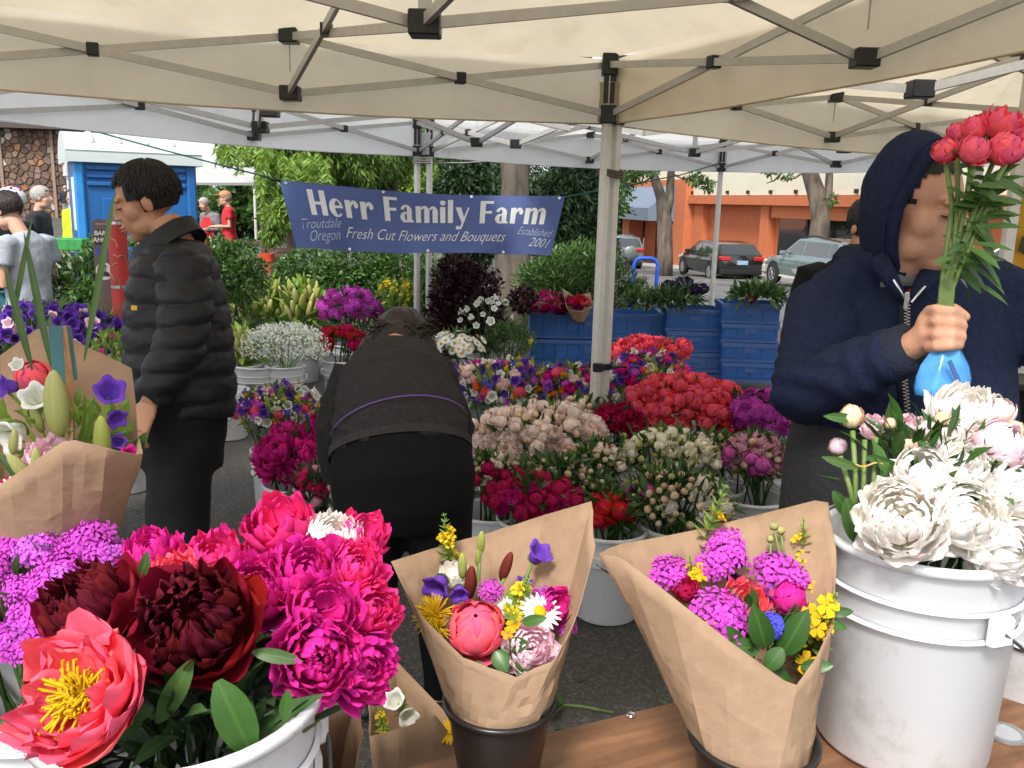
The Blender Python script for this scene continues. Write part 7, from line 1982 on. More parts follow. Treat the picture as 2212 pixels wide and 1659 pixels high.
# -- left bucket of big peonies
fb = at(388, 1492, 1.0); FBZ = fb.z - .36
bucket('big white bucket of magenta and maroon peonies in the left foreground', fb.x, fb.y, FBZ, .153, .36, rot=.6)
PN = [
 ('open coral peony with golden stamens in the left foreground', 'open', ('coralnear',), 150, 1496, .84, 318, (-.25, -.72, .66), 1, True),
 ('large dark maroon peony in the left bucket', 'bomb', ('maroon', 'maroon_in'), 420, 1340, .96, 318, (.05, -.72, .70), 2, False),
 ('smaller dark maroon peony behind the coral one', 'bomb', ('maroon', 'maroon_in'), 185, 1302, 1.02, 250, (-.35, -.45, .82), 3, False),
 ('hot pink peony standing highest at the back of the left bucket', 'cup', ('hotpink',), 600, 1128, 1.16, 176, (0, -.45, .9), 4, False),
 ('white peony at the back of the left bucket', 'fluffy', ('white',), 722, 1160, 1.16, 150, (.25, -.35, .9), 5, False),
 ('magenta peony left of the dark maroon one', 'double', ('magenta',), 325, 1190, 1.14, 140, (-.2, -.35, .9), 6, False),
 ('magenta peony directly behind the dark maroon one', 'double', ('hotpink',), 460, 1205, 1.12, 165, (-.05, -.4, .9), 7, False),
 ('magenta peony right behind the dark maroon one', 'double', ('magenta',), 555, 1268, 1.06, 185, (.1, -.5, .85), 8, False),
 ('wide magenta peony under the hot pink one', 'double', ('magenta',), 662, 1232, 1.08, 195, (.1, -.5, .85), 9, False),
 ('magenta peony under the white one', 'double', ('hotpink',), 770, 1225, 1.10, 150, (.45, -.4, .8), 10, False),
 ('hot pink peony right of the white one', 'cup', ('hotpink',), 788, 1152, 1.18, 130, (.4, -.3, .85), 11, False),
 ('round magenta peony in the middle right of the left bucket', 'cup', ('magenta',), 702, 1318, 1.03, 180, (.25, -.6, .75), 12, False),
 ('magenta peony drooping at the right lip of the bucket', 'double', ('magenta',), 690, 1420, 1.0, 205, (.35, -.8, .35), 13, False),
 ('rightmost magenta peony hanging over the bucket edge', 'double', ('magenta',), 790, 1440, 1.04, 180, (.75, -.6, .2), 14, False),
 ('magenta peony high on the right side of the left bucket', 'double', ('hotpink',), 805, 1315, 1.08, 150, (.65, -.5, .6), 15, False),
 ('coral-pink peony between the maroon peonies', 'double', ('coralnear',), 378, 1238, 1.08, 125, (0, -.4, .9), 16, False)]
for (lab, kd, cols, x, y, d, dia, ax, sd, stm) in PN:
    near_peony(lab, kd, cols, x, y, d, dia, ax, sd, stem_to=3.2, stamens=stm)
greenery('leafy_stems', 'shadowed stems and leaves inside the big left bucket', fb + Vector((0, .01, -.045)), (.132, .128, .07), 190, .08, g_dark, 901, Vector((fb.x, fb.y, FBZ + .1)), 22)
leaf_obj('broad green leaf hanging over the front lip of the left bucket', 470, 1470, .90, (.28, -.12, -.55), .092, .050, g_gloss, bend=.3)
leaf_obj('long folded leaf under the maroon peony', 415, 1425, .92, (-.32, -.1, -.62), .088, .030, g_mid, bend=.22)
leaf_obj('pointed leaf right of the maroon peony', 545, 1408, .97, (.9, -.1, -.10), .055, .020, g_mid)
leaf_obj('small leaf hanging below the drooping magenta peony', 622, 1490, .93, (-.1, -.1, -.9), .040, .018, g_gloss)
leaf_obj('thin leaf below the coral peony', 165, 1600, .93, (-.1, -.1, -.9), .045, .012, g_gloss)
leaf_obj('dark leaf low inside the left bucket', 330, 1530, .88, (-.8, -.1, -.25), .06, .03, g_dark)
leaf_obj('green leaf behind the maroon peonies', 305, 1250, 1.05, (.25, -.1, .8), .035, .016, g_mid)
# -- bright catchfly heap at the far left
rg = random.Random(21); k_ = 0
for i in range(46):
    x = rg.uniform(-30, 235); y = rg.uniform(1125, 1480)
    if y > 1240 + max(0, 130 - x) * 2.6: continue
    if x > 190 and y > 1220: continue
    d = 1.20 - (y - 1100) / 400 * .16
    wh = 'on top' if y < 1190 else 'at the right' if x > 140 else 'lower down' if y > 1320 else 'in the middle'
    flower('catchfly', 'cluster', rg.choice(['silene', 'silene', 'silene3']), at(x, y, d), (rg.uniform(-.3, .3), -.45, .9), rg.uniform(70, 100) / 2 * d / FPX, 'bright pink catchfly cluster in the heap at the left edge, ' + wh, 'flower', 'catchfly heap at the left edge'); k_ += 1
greenery('leafy_stems', 'stems under the bright catchfly heap', at(100, 1330, 1.22), (.14, .08, .12), 160, .05, g_mid, 905, Vector((at(100, 1330, 1.22).x, at(100, 1330, 1.22).y, BZ + .05)), 30)
pc_ = at(95, 1400, 1.22); bucket('white bucket under the bright catchfly heap', pc_.x, pc_.y, BZ, .12, .24, hang=False)

# -- kraft wrapped bouquets
def wrap(name, label, loop, bc, br, seed, cat='bouquet', bulge=.0, mat=None, crease=.004):
    root = thing(name, label, cat, bc)
    n = 44; L = [at(*p) for p in loop]; m = len(L); top = []
    for k in range(n):
        t = k / n * m; i = int(t); f = t - i; top.append(L[i % m].lerp(L[(i + 1) % m], f))
    a0 = math.atan2(top[0].y - bc.y, top[0].x - bc.x)
    cx = sum(top, Vector()) / n
    # angle of the bottom ring follows the loop's own direction of travel
    sgn = 0
    for k in range(n):
        p, q = top[k] - cx, top[(k + 1) % n] - cx; sgn += p.x * q.y - p.y * q.x
    sgn = 1 if sgn > 0 else -1
    rows = 8; V = []
    for j in range(rows + 1):
        s = j / rows
        for k in range(n):
            a = a0 + sgn * 2 * math.pi * k / n
            b = bc + Vector((br * math.cos(a), br * math.sin(a), 0))
            p = b.lerp(top[k], s); o_ = (p - bc.lerp(cx, s)); o_.z = 0
            if o_.length > 1e-4: o_.normalize()
            p = p + o_ * (bulge * math.sin(math.pi * s) + crease * (1 - 2.4 * abs(noise.noise(Vector((k * .27 + seed, s * 2.2, seed)) * 1.3))) * (1 - .5 * s) * 1.3)
            V.append(p - bc)
    F = [(j * n + k, j * n + (k + 1) % n, (j + 1) * n + (k + 1) % n, (j + 1) * n + k) for j in range(rows) for k in range(n)]
    m_ = MB(); m_.add(V, F); me = autosmooth(m_.mesh('paper_wrap', mat or m_kraft, True), 9)
    o = link('paper_wrap', me, root); md = o.modifiers.new('t', 'SOLIDIFY'); md.thickness = .0012; md.offset = 0
    # overlap seam: a second sheet edge running down the front
    return root
def pot(label, x, y, z_top, d, r, h=.16):
    p = at(x, y, d); b = thing('flower_pot', label, 'pot', (p.x, p.y, BZ))
    hh = p.z - BZ
    m_pot = M('pot_black', (.011, .011, .012), .32, .1, 10, spec=.5)
    MB().lathe([(0, .0), (r * .70, .0), (r * .93, hh - .012), (r * .93, hh - .010), (r, hh - .008), (r * 1.02, hh), (r * .95, hh), (r * .90, hh - .01), (r * .66, .01), (0, .01)], 40).build('vase', m_pot, b, True)
    MB().lathe([(r * .955, hh - .004), (r * 1.04, hh - .004), (r * 1.04, hh + .003), (r * .955, hh + .003)], 40, close=True).build('rim', m_pot, b, True)
    return p
p3 = pot('black flower pot holding the left kraft bouquet on the board', 1080, 1512, 0, 1.36, .085)
L3 = [(847, 1213, 1.40), (950, 1181, 1.52), (1060, 1150, 1.56), (1170, 1115, 1.54), (1277, 1083, 1.46), (1284, 1180, 1.38), (1244, 1330, 1.33), (1197, 1425, 1.31), (1115, 1462, 1.295), (1000, 1420, 1.295), (905, 1322, 1.32)]
b3 = p3 + Vector((0, 0, -.035))
B3 = wrap('kraft_bouquet', 'kraft-wrapped bouquet with a round coral peony and purple bells in the centre foreground', L3, b3, .068, 3)
def FL(root, org, nm, kind, col, x, y, d, dia, ax, **kw):
    d += DOFF.get(root.name, 0); dia *= {'lily': 1, 'bell': .86}.get(kind, 1.15)
    o = flower(nm, kind, col, at(x, y, d), ax, dia / 2 * d / FPX, parent=root, origin=org, **kw)
    return o
def near_in(root, org, nm, kind, cols, x, y, d, dia, ax, seed, ns=6, nt=5):
    """large bloom inside a bouquet: one part with petals as sub-parts"""
    d += DOFF.get(root.name, 0); r = dia / 2 * d / FPX / 1.06; axis = Vector(ax).normalized()
    h = bpy.data.objects.new(nm, None); COL.objects.link(h); h.parent = root; h.empty_display_size = .02
    h.location = at(x, y, d) - axis * r - org; h.rotation_euler = rotz_to(axis, seed).to_euler(); h.scale = (r, r, r)
    for (role, V, F, C) in peony_petals(kind, seed, ns, nt): link(role, npmesh(role, V, F, PET[cols[0]], True, C), h)
    if kind == 'ball':
        V, F, C = ellq((.74,) * 3, 12, 8, (0, 0, 1)); link('core', npmesh('core', V, F, PET[cols[0]], True, C), h)
    for (V, F, C) in sepals(random.Random(seed), 1.05, 4, 55, .5): link('sepal', npmesh('sepal', V, F, PET['sepal'], True, C), h)
    return h
def stem_in(root, org, pts, r=.003, mat=None): MB().tube([at(p[0], p[1], p[2] + DOFF.get(root.name, 0)) - org for p in pts], r, 6).build('stem', mat or m_stem, root, True)
DOFF[B3.name] = .045
near_in(B3, b3, 'peony', 'ball', ('coralnear',), 1028, 1355, 1.31, 136, (.0, -.55, .85), 31)
near_in(B3, b3, 'peony', 'double', ('lightpink',), 1149, 1400, 1.29, 120, (.2, -.75, .5), 32)
near_in(B3, b3, 'peony', 'cup', ('magenta',), 1205, 1308, 1.36, 92, (.4, -.6, .6), 33)
near_in(B3, b3, 'peony', 'cup', ('white',), 978, 1238, 1.42, 70, (-.1, -.4, .9), 34)
FL(B3, b3, 'yellow_thistle', 'thistle', 'yellow', 938, 1330, 1.33, 82, (-.3, -.6, .7))
FL(B3, b3, 'yellow_thistle', 'thistle', 'yellow', 945, 1358, 1.31, 60, (-.3, -.8, .4))
FL(B3, b3, 'bellflower', 'bell', 'purple', 1160, 1200, 1.42, 56, (.45, -.35, .75), var=0)
FL(B3, b3, 'bellflower', 'bell', 'purple', 948, 1262, 1.38, 62, (-.35, -.75, -.25), var=1)
FL(B3, b3, 'bellflower', 'bell', 'purple', 992, 1278, 1.37, 42, (.1, -.8, -.3), var=2)
FL(B3, b3, 'bellflower', 'bell', 'purple', 1132, 1262, 1.42, 34, (.1, -.2, 1), var=1)
for (x, y, w, ax, col) in ((1017, 1258, 26, (.05, -.1, 1), 'lilybrown'), (1094, 1224, 24, (.28, -.1, 1), 'lilybrown'), (999, 1222, 20, (-.03, -.1, 1), 'lilybud'), (1039, 1172, 18, (.06, -.1, 1), 'lilybud'), (1033, 1206, 14, (-.02, -.1, 1), 'lilybud')):
    FL(B3, b3, 'lily_bud', 'lily', col, x, y, 1.40, w, ax)
stem_in(B3, b3, [(1033, 1300, 1.40), (1034, 1240, 1.40), (1038, 1190, 1.40)]); stem_in(B3, b3, [(1066, 1300, 1.40), (1080, 1270, 1.40), (1090, 1248, 1.40)], .0026); stem_in(B3, b3, [(1120, 1290, 1.42), (1135, 1250, 1.42), (1148, 1222, 1.42)], .003)
FL(B3, b3, 'loosestrife', 'spike', 'yellow', 967, 1185, 1.46, 60, (-.1, -.1, 1)); FL(B3, b3, 'loosestrife', 'spike', 'yellow', 1122, 1290, 1.38, 66, (.15, -.6, .7)); FL(B3, b3, 'loosestrife', 'spike', 'yellow', 1110, 1330, 1.33, 54, (0, -.8, .3))
FL(B3, b3, 'daisy', 'daisy', 'pure', 1166, 1322, 1.34, 84, (.15, -.5, .8)); FL(B3, b3, 'daisy', 'daisy', 'pure', 1095, 1312, 1.37, 50, (0, -.5, .8))
for (x, y, w) in ((1062, 1272, 48), (1178, 1284, 46), (1222, 1345, 44)): FL(B3, b3, 'catchfly', 'cluster', 'silene', x, y, 1.37, w, (.1, -.5, .8))
for (x, y, w) in ((1106, 1352, 26), (1096, 1368, 24), (1114, 1343, 20)): FL(B3, b3, 'yellow_star', 'floret', 'yellow', x, y, 1.29, w, (.1, -.9, .2))
for (x, y, dv, L, W) in ((1072, 1405, (.2, -.3, -.25), .035, .036), (1100, 1395, (.5, -.4, .3), .035, .03), (1120, 1425, (.3, -.5, -.3), .04, .03), (1040, 1430, (-.3, -.4, -.3), .03, .026), (1140, 1440, (-.3, -.4, .3), .03, .026), (1128, 1345, (.6, -.3, .3), .04, .022)):
    leaf_obj(None, x, y, 1.29, dv, L, W, g_gloss, parent=B3, org=b3)
greenery('inner_greenery', None, at(1080, 1425, 1.385), (.055, .05, .03), 60, .04, g_dark, 911, b3, 0, parent=B3, origin=b3)

p4 = pot('black flower pot holding the right kraft bouquet on the board', 1628, 1592, 0, 1.27, .09)
L4 = [(1294, 1196, 1.33), (1335, 1177, 1.40), (1480, 1150, 1.50), (1640, 1112, 1.52), (1786, 1075, 1.46), (1806, 1200, 1.40), (1800, 1330, 1.33), (1765, 1420, 1.26), (1715, 1485, 1.225), (1600, 1402, 1.215), (1450, 1285, 1.24), (1345, 1205, 1.29)]
b4 = p4 + Vector((0, 0, -.035))
B4 = wrap('kraft_bouquet', 'kraft-wrapped bouquet with pink catchfly and big glossy leaves on the right', L4, b4, .074, 5)
DOFF[B4.name] = .035
for (x, y, w, d) in ((1574, 1174, 84, 1.40), (1449, 1226, 78, 1.38), (1683, 1226, 92, 1.40), (1557, 1306, 96, 1.29), (1574, 1356, 74, 1.27), (1544, 1212, 72, 1.38), (1720, 1245, 60, 1.38)): FL(B4, b4, 'catchfly', 'cluster', 'silene', x, y, d, w, (0, -.45, .9))
near_in(B4, b4, 'peony', 'cup', ('coralnear',), 1616, 1300, 1.33, 118, (.05, -.55, .8), 41)
near_in(B4, b4, 'peony', 'ball', ('magenta',), 1708, 1290, 1.33, 80, (.25, -.3, .9), 42)
near_in(B4, b4, 'peony', 'cup', ('crimson',), 1482, 1270, 1.35, 64, (-.2, -.4, .9), 43)
FL(B4, b4, 'bellflower', 'bell', 'purple', 1664, 1285, 1.34, 34, (.2, -.4, .9)); FL(B4, b4, 'bellflower', 'bell', 'darkpurple', 1596, 1215, 1.42, 36, (-.2, -.4, .8)); FL(B4, b4, 'bellflower', 'bell', 'darkpurple', 1580, 1250, 1.40, 34, (.2, -.7, .1))
FL(B4, b4, 'cornflower', 'cornflower', 'blue', 1670, 1352, 1.25, 58, (.2, -.8, .4))
FL(B4, b4, 'loosestrife', 'spike', 'yellow', 1735, 1215, 1.42, 74, (-.1, -.05, 1)); FL(B4, b4, 'loosestrife', 'spike', 'yellow', 1528, 1150, 1.46, 84, (.25, -.1, 1)); FL(B4, b4, 'loosestrife', 'spike', 'yellow', 1770, 1360, 1.30, 76, (.15, -.3, 1)); FL(B4, b4, 'loosestrife', 'spike', 'yellow', 1500, 1250, 1.38, 44, (-.3, -.2, 1))
for (x, y, w) in ((1787, 1308, 46), (1752, 1328, 42), (1764, 1356, 38), (1741, 1432, 44), (1514, 1236, 36), (1500, 1248, 30), (1535, 1360, 34), (1760, 1270, 26)): FL(B4, b4, 'yellow_star', 'floret', 'yellow', x, y, 1.27 if y > 1290 else 1.37, w, (.1, -.75, .4))
for (x, y, w) in ((1672, 1137, 18), (1687, 1146, 18), (1664, 1164, 16), (1519, 1228, 14)): FL(B4, b4, 'cornflower_bud', 'bud', 'budgreen', x, y, 1.42, w, (0, -.1, 1))
stem_in(B4, b4, [(1690, 1230, 1.42), (1682, 1190, 1.42), (1674, 1150, 1.42)], .0022); stem_in(B4, b4, [(1692, 1230, 1.42), (1692, 1190, 1.42), (1688, 1156, 1.42)], .0022); stem_in(B4, b4, [(1668, 1230, 1.42), (1665, 1200, 1.42), (1664, 1172, 1.42)], .0022)
for (x, y, dv, L, W, d) in ((1655, 1398, (-.22, -.15, .55), .072, .045, 1.25), (1690, 1412, (.18, -.15, .60), .078, .050, 1.26), (1690, 1400, (-.45, -.2, -.55), .040, .034, 1.22), (1640, 1400, (-.6, -.2, .1), .055, .036, 1.26), (1660, 1440, (.4, -.3, -.25), .04, .03, 1.24), (1730, 1440, (.5, -.3, .2), .045, .026, 1.26), (1790, 1325, (.8, -.2, .2), .036, .02, 1.3), (1780, 1335, (.7, -.3, -.25), .036, .02, 1.3), (1640, 1450, (.8, -.2, -.3), .04, .026, 1.25), (1600, 1390, (-.3, -.2, .4), .04, .024, 1.26)):
    leaf_obj(None, x, y, d, dv, L, W, g_gloss, parent=B4, org=b4)
greenery('inner_greenery', None, at(1650, 1400, 1.36), (.075, .05, .06), 120, .045, g_gloss, 912, b4, 0, parent=B4, origin=b4)

# -- right white bucket of white peonies
wb = at(1996, 1152, 1.47); WBZ = BZ
bucket('white bucket heaped with white peonies in the right foreground', wb.x, wb.y, WBZ, .160, wb.z - BZ, handle=1.0, rot=math.radians(-71))
WP = [('big creamy white peony at the front left of the white bucket', 'fluffy', 1945, 1118, 1.33, 205, (-.35, -.7, .55), ('white',)), ('big white peony at the front of the white bucket', 'fluffy', 2095, 1112, 1.33, 185, (.05, -.75, .6), ('white',)), ('white peony hanging over the right front of the white bucket', 'fluffy', 2172, 1190, 1.33, 170, (.35, -.85, .1), ('white',)),
 ('tall white peony at the back of the white bucket', 'fluffy', 2085, 885, 1.50, 165, (.0, -.4, .9), ('white',)), ('round white peony in the upper middle of the white bucket', 'ball', 1990, 1020, 1.38, 125, (-.2, -.5, .8), ('white',)), ('white peony in the very middle of the white bucket', 'fluffy', 2070, 1000, 1.40, 150, (0, -.5, .85), ('white',)),
 ('pink-flushed peony at the right of the white bucket', 'ball', 2160, 960, 1.43, 125, (.25, -.4, .85), ('lightpink',)), ('white peony at the far right of the white bucket', 'fluffy', 2200, 1060, 1.38, 150, (.5, -.5, .6), ('white',)), ('pink-tipped peony at the left of the heap', 'cup', 1962, 925, 1.50, 88, (-.2, -.3, .9), ('lightpink',)), ('pink-tipped peony at the left edge of the heap', 'cup', 1888, 920, 1.50, 70, (-.4, -.3, .9), ('lightpink',)),
 ('white peony low at the left of the heap', 'cup', 1975, 1085, 1.36, 120, (-.3, -.6, .7), ('white',)), ('white peony between the two front ones', 'fluffy', 2030, 1070, 1.36, 120, (0, -.6, .75), ('white',)), ('upper right blush peony in the white bucket', 'ball', 2150, 890, 1.52, 90, (.2, -.3, .9), ('blush',)), ('flushed peony behind the creamy one', 'ball', 2050, 945, 1.46, 84, (0, -.4, .9), ('blush',)), ('white peony at the right above the hanging one', 'cup', 2130, 1050, 1.37, 120, (.2, -.6, .75), ('white',))]
for i, (lab, kd, x, y, d, dia, ax, cols) in enumerate(WP): near_peony(lab, kd, cols, x, y, d, dia, ax, 60 + i, stem_to=3.0)
for i, (x, y, dia, col, lab) in enumerate(((1840, 900, 58, 'budcream', 'tall green-pink bud standing at the left of the white bucket'), (2003, 932, 56, 'lightpink', 'pink-streaked bud near the top of the white heap'), (2048, 948, 60, 'blush', 'cream bud right of the pink-streaked one'), (1922, 915, 30, 'budcream', 'tiny tan bud among the white peonies'), (1985, 960, 44, 'budcream', 'tan bud below the pink-streaked one'), (1960, 962, 36, 'budcream', 'small tan bud left of the larger one'), (2035, 905, 40, 'budcream', 'yellowish bud under the tall white peony'), (2190, 930, 50, 'budcream', 'tan bud at the right edge of the heap'), (2095, 955, 46, 'blush', 'pale bud in the middle of the heap'), (1810, 965, 44, 'lightpink', 'pink bud hanging at the left of the heap'), (2190, 990, 56, 'lightpink', 'pink bud at the far right of the heap'))):
    flower('peony_bud', 'bud', col, at(x, y, 1.46 if i else 1.43), (-.1 if x < 1900 else .1, -.3, .95), dia / 2 * 1.45 / FPX, lab, 'flower')
SBO = at(1860, 1120, 1.42); SB_ = thing('stem_bunch', 'bare flower stems held by a tan rubber band left of the white heap', 'flower stems', SBO)
for i, (xa, ya, xb, yb, lab) in enumerate(((1842, 930, 1848, 1130, 'tall flower stem left of the white heap'), (1868, 950, 1858, 1130, 'second flower stem left of the white heap'), (1892, 945, 1878, 1130, 'third flower stem left of the white heap'), (1815, 985, 1850, 1120, 'slanting flower stem left of the white heap'))):
    MB().tube([at(xa, ya, 1.43) - SBO, at((xa + xb) / 2 + 3, (ya + yb) / 2, 1.42) - SBO, at(xb, yb, 1.42) - SBO], .0042, 8).build('stem', m_stem, SB_, True)
leaf_obj('leaf on the tall bud at the left of the white heap', 1845, 905, 1.42, (-.8, -.2, .1), .05, .02, g_gloss); leaf_obj('dark leaf over the left lip of the white bucket', 1830, 1075, 1.38, (.15, -.2, -.8), .075, .034, g_gloss); leaf_obj('leaf left of the flower stems', 1850, 1010, 1.41, (-.75, -.2, .25), .06, .02, g_mid)
leaf_obj('leaf crossing the flower stems', 1870, 985, 1.41, (.75, -.2, -.25), .07, .024, g_gloss); leaf_obj('second dark leaf at the left lip of the white bucket', 1800, 1060, 1.40, (.4, -.2, -.6), .06, .028, g_gloss)
greenery('leafy_stems', 'leaves among the white peonies', at(2010, 1030, 1.46), (.14, .12, .09), 170, .05, g_gloss, 915, Vector((wb.x, wb.y, WBZ + .1)), 20)
MB().tube([at(1848, 1003 + 5 * math.sin(k), 1.405) + Vector((.022 * k / 3, 0, 0)) - SBO for k in range(7)], .0016, 5).build('rubber_band', M('rubber_tan', (.5, .3, .08), .6), SB_, True)
q = at(2185, 1330, 1.75); bucket('grey-white bucket at the right edge behind the peony bucket', q.x + .05, q.y, .55, .15, .38, hang=False)

# -- held bouquet of coral peonies and the blue bag round its stems
hb = HAND
HBQ = thing('peony_bunch', 'bunch of coral peonies held up by the hooded man', 'bouquet', hb)
for i, (x, y, dia, d, ax) in enumerate(((2042, 323, 62, 1.60, (-.35, -.5, .8)), (2105, 321, 74, 1.56, (0, -.55, .8)), (2176, 318, 84, 1.56, (.3, -.5, .8)), (2170, 258, 100, 1.62, (.2, -.35, .9)), (2106, 274, 62, 1.64, (-.1, -.3, .9)), (2066, 284, 48, 1.66, (-.4, -.2, .9)), (2205, 300, 60, 1.64, (.5, -.2, .8)))):
    near_in(HBQ, hb, 'peony', 'ball' if i != 3 else 'cup', ('coralnear',), x, y, d, dia, ax, 80 + i, 5, 4)
    MB().tube([at(x, y + dia * .35, d) - hb, at((x + 2072) / 2, (y + 560) / 2, 1.61) - hb, at(2046 + (i - 3) * 4, 620, 1.60) - hb, at(2032 + (i - 3) * 4, 770, 1.61) - hb], .0048, 7).build('stem', m_stem, HBQ, True)
rgp = random.Random(31)
for i in range(64):
    t = rgp.random(); x = 2056 + (2116 - 2056) * (1 - t) + rgp.uniform(-18, 40) * (1.1 - .6 * t); y = 345 + 260 * t
    sd_ = rgp.choice([-1, 1, 1])
    dv = Vector((sd_ * rgp.uniform(.3, 1), rgp.uniform(-.7, .4), rgp.uniform(-.6, .5)))
    leaf_obj(None, x, y, rgp.uniform(1.56, 1.65), dv, rgp.uniform(.05, .095) * (.6 if sd_ < 0 else 1), rgp.uniform(.016, .027), g_gloss if i % 3 else g_mid, parent=HBQ, org=hb, n=5, up=(rgp.uniform(-.4, .4), -.6, .7))
bg_ = thing('plastic_bag', 'translucent blue plastic bag round the stems below the fist', 'bag', at(2042, 762, 1.60))
bo = at(2042, 762, 1.60); prof = [(748, 2045, 26), (765, 2044, 34), (790, 2042, 48), (815, 2040, 54), (838, 2036, 54), (855, 2030, 46)]
V = []; n = 30
for (y, x, w) in prof:
    c0 = at(x, y, 1.60) - bo
    for k in range(n):
        a = 2 * math.pi * k / n; rr = w * 1.6 / FPX * (1 + .10 * math.sin(a * 6 + y * .01) + .05 * math.sin(a * 11)); V.append(c0 + Vector((rr * math.cos(a), rr * .7 * math.sin(a), 0)))
F = [(i * n + k, i * n + (k + 1) % n, (i + 1) * n + (k + 1) % n, (i + 1) * n + k) for i in range(5) for k in range(n)] + [tuple(5 * n + k for k in range(n))]
def film(name, col, alpha):
    m, nt, o = _new(name); b = nt.nodes.new('ShaderNodeBsdfPrincipled'); b.inputs['Base Color'].default_value = (*col, 1); b.inputs['Roughness'].default_value = .2
    tc = nt.nodes.new('ShaderNodeTexCoord'); nz = nt.nodes.new('ShaderNodeTexNoise'); nz.inputs['Scale'].default_value = 22; nt.links.new(tc.outputs['Object'], nz.inputs['Vector'])
    mr = nt.nodes.new('ShaderNodeMapRange'); mr.inputs[1].default_value = .3; mr.inputs[2].default_value = .7; mr.inputs[3].default_value = alpha - .2; mr.inputs[4].default_value = alpha + .2
    nt.links.new(nz.outputs[0], mr.inputs[0]); nt.links.new(mr.outputs[0], b.inputs['Alpha']); bp = nt.nodes.new('ShaderNodeBump'); bp.inputs['Strength'].default_value = .5; nt.links.new(nz.outputs[0], bp.inputs['Height']); nt.links.new(bp.outputs[0], b.inputs['Normal'])
    nt.links.new(b.outputs[0], o.inputs['Surface']); MATS[name] = m; return m
m_bagb = film('bag_blue', (.10, .40, .85), .55)
m_ = MB(); m_.add(V, F); m_.build('bag', m_bagb, bg_, True)
m_ = MB(); m_.prism([at(1995, 868, 1.60) - bo, at(2030, 845, 1.60) - bo, at(2034, 868, 1.60) - bo, at(2014, 878, 1.60) - bo], (0, -.004, 0), (0, .004, 0)); m_.build('bag_corner', m_bagb, bg_)
MB().prism([at(x, y, 1.555) - bo for x, y in ((2048, 782), (2056, 778), (2082, 836), (2074, 842))], (0, 0, 0), (0, .003, 0)).build('printed_band', M('bag_print', (.03, .07, .22), .4), bg_)

# -- small bouquet lying in the wide crate
LC = [(1215, 622, 7.9), (1240, 640, 8.0), (1275, 632, 8.0), (1280, 660, 7.85), (1255, 672, 7.75), (1225, 668, 7.75)]
bC = at(1250, 695, 7.9); BC_ = wrap('kraft_bouquet', 'small kraft-wrapped red bouquet lying in the wide blue crate', LC, bC, .05, 21)
for (x, y, col) in ((1235, 648, 'crimson'), (1252, 645, 'red'), (1262, 650, 'coral')): FL(BC_, bC, 'peony', 'cup', col, x, y, 7.85, 24, (0, -.5, .8))
# -- left kraft bouquets with the teal card
L6 = [(-60, 1085, 1.16), (40, 1020, 1.13), (146, 946, 1.12), (230, 968, 1.14), (310, 985, 1.22), (290, 930, 1.36), (285, 795, 1.48), (180, 745, 1.52), (95, 700, 1.52), (0, 770, 1.50), (-90, 860, 1.40), (-100, 1000, 1.25)]
b6 = at(100, 1290, 1.30)
B6 = wrap('kraft_bouquet', 'large kraft-wrapped bouquet with lily buds at the left edge', L6, b6, .07, 8, crease=.006)
for (x, y, d, w, ax, col) in ((123, 872, 1.26, 60, (.03, -.1, 1), 'lilypale'), (222, 950, 1.28, 44, (.05, -.1, 1), 'lilybud'), (48, 1015, 1.2, 36, (-.5, -.3, .9), 'lilypale'), (80, 1000, 1.2, 30, (.1, -.2, 1), 'lilypale'), (80, 905, 1.3, 26, (-.25, -.1, 1), 'lilypale'), (30, 955, 1.25, 24, (.2, -.1, 1), 'lilypale')):
    o = FL(B6, b6, 'lily_bud', 'lily', col, x, y, d, w * .82, ax)
stem_in(B6, b6, [(124, 960, 1.26), (125, 1000, 1.26), (120, 1060, 1.27)], .006)
near_in(B6, b6, 'peony', 'double', ('lightpink',), 105, 985, 1.26, 120, (0, -.5, .8), 91); near_in(B6, b6, 'peony', 'ball', ('coralnear',), 72, 815, 1.42, 88, (0, -.5, .8), 92); near_in(B6, b6, 'peony', 'cup', ('hotpink',), 6, 1070, 1.2, 90, (-.2, -.6, .7), 93)
for (x, y, w, ax, col) in ((236, 850, 64, (.4, -.6, .5), 'purple'), (248, 900, 44, (.5, -.5, -.2), 'purple'), (20, 835, 50, (-.5, -.6, .1), 'purple'), (255, 955, 34, (.3, -.5, .3), 'purple'), (80, 862, 62, (.1, -.7, .5), 'pure'), (30, 935, 76, (-.2, -.8, -.2), 'pure'), (40, 790, 30, (0, -.6, .4), 'pure'), (280, 985, 40, (.4, -.4, .6), 'magenta')):
    FL(B6, b6, 'bellflower', 'bell', col, x, y, 1.30, w, ax)
FL(B6, b6, 'daisy', 'daisy', 'pure', 30, 1065, 1.18, 70, (.3, -.6, .6))
for (x, y, dv, L, W, m_l) in ((165, 1010, (.28, -.1, .75), .11, .020, g_bright), (70, 800, (-.12, -.1, 1), .16, .014, g_mid), (110, 790, (-.12, 0, 1), .20, .014, g_mid), (182, 780, (.25, 0, 1), .26, .012, g_mid), (25, 700, (.25, 0, .9), .16, .010, g_mid), (-5, 980, (.35, -.1, -.3), .1, .02, g_mid), (285, 985, (.25, -.1, .35), .045, .022, g_gloss), (265, 990, (-.1, -.1, .4), .04, .02, g_gloss)):
    leaf_obj(None, x, y, 1.33, dv, L, W, m_l, parent=B6, org=b6, name='blade_leaf')
greenery('inner_greenery', None, at(130, 960, 1.34), (.12, .06, .07), 200, .032, g_lime, 921, b6, 0, parent=B6, origin=b6)
cd = thing('price_card', 'teal card on a wooden stick in the left bouquet', 'sign', at(138, 762, 1.36)); co = at(138, 762, 1.36)
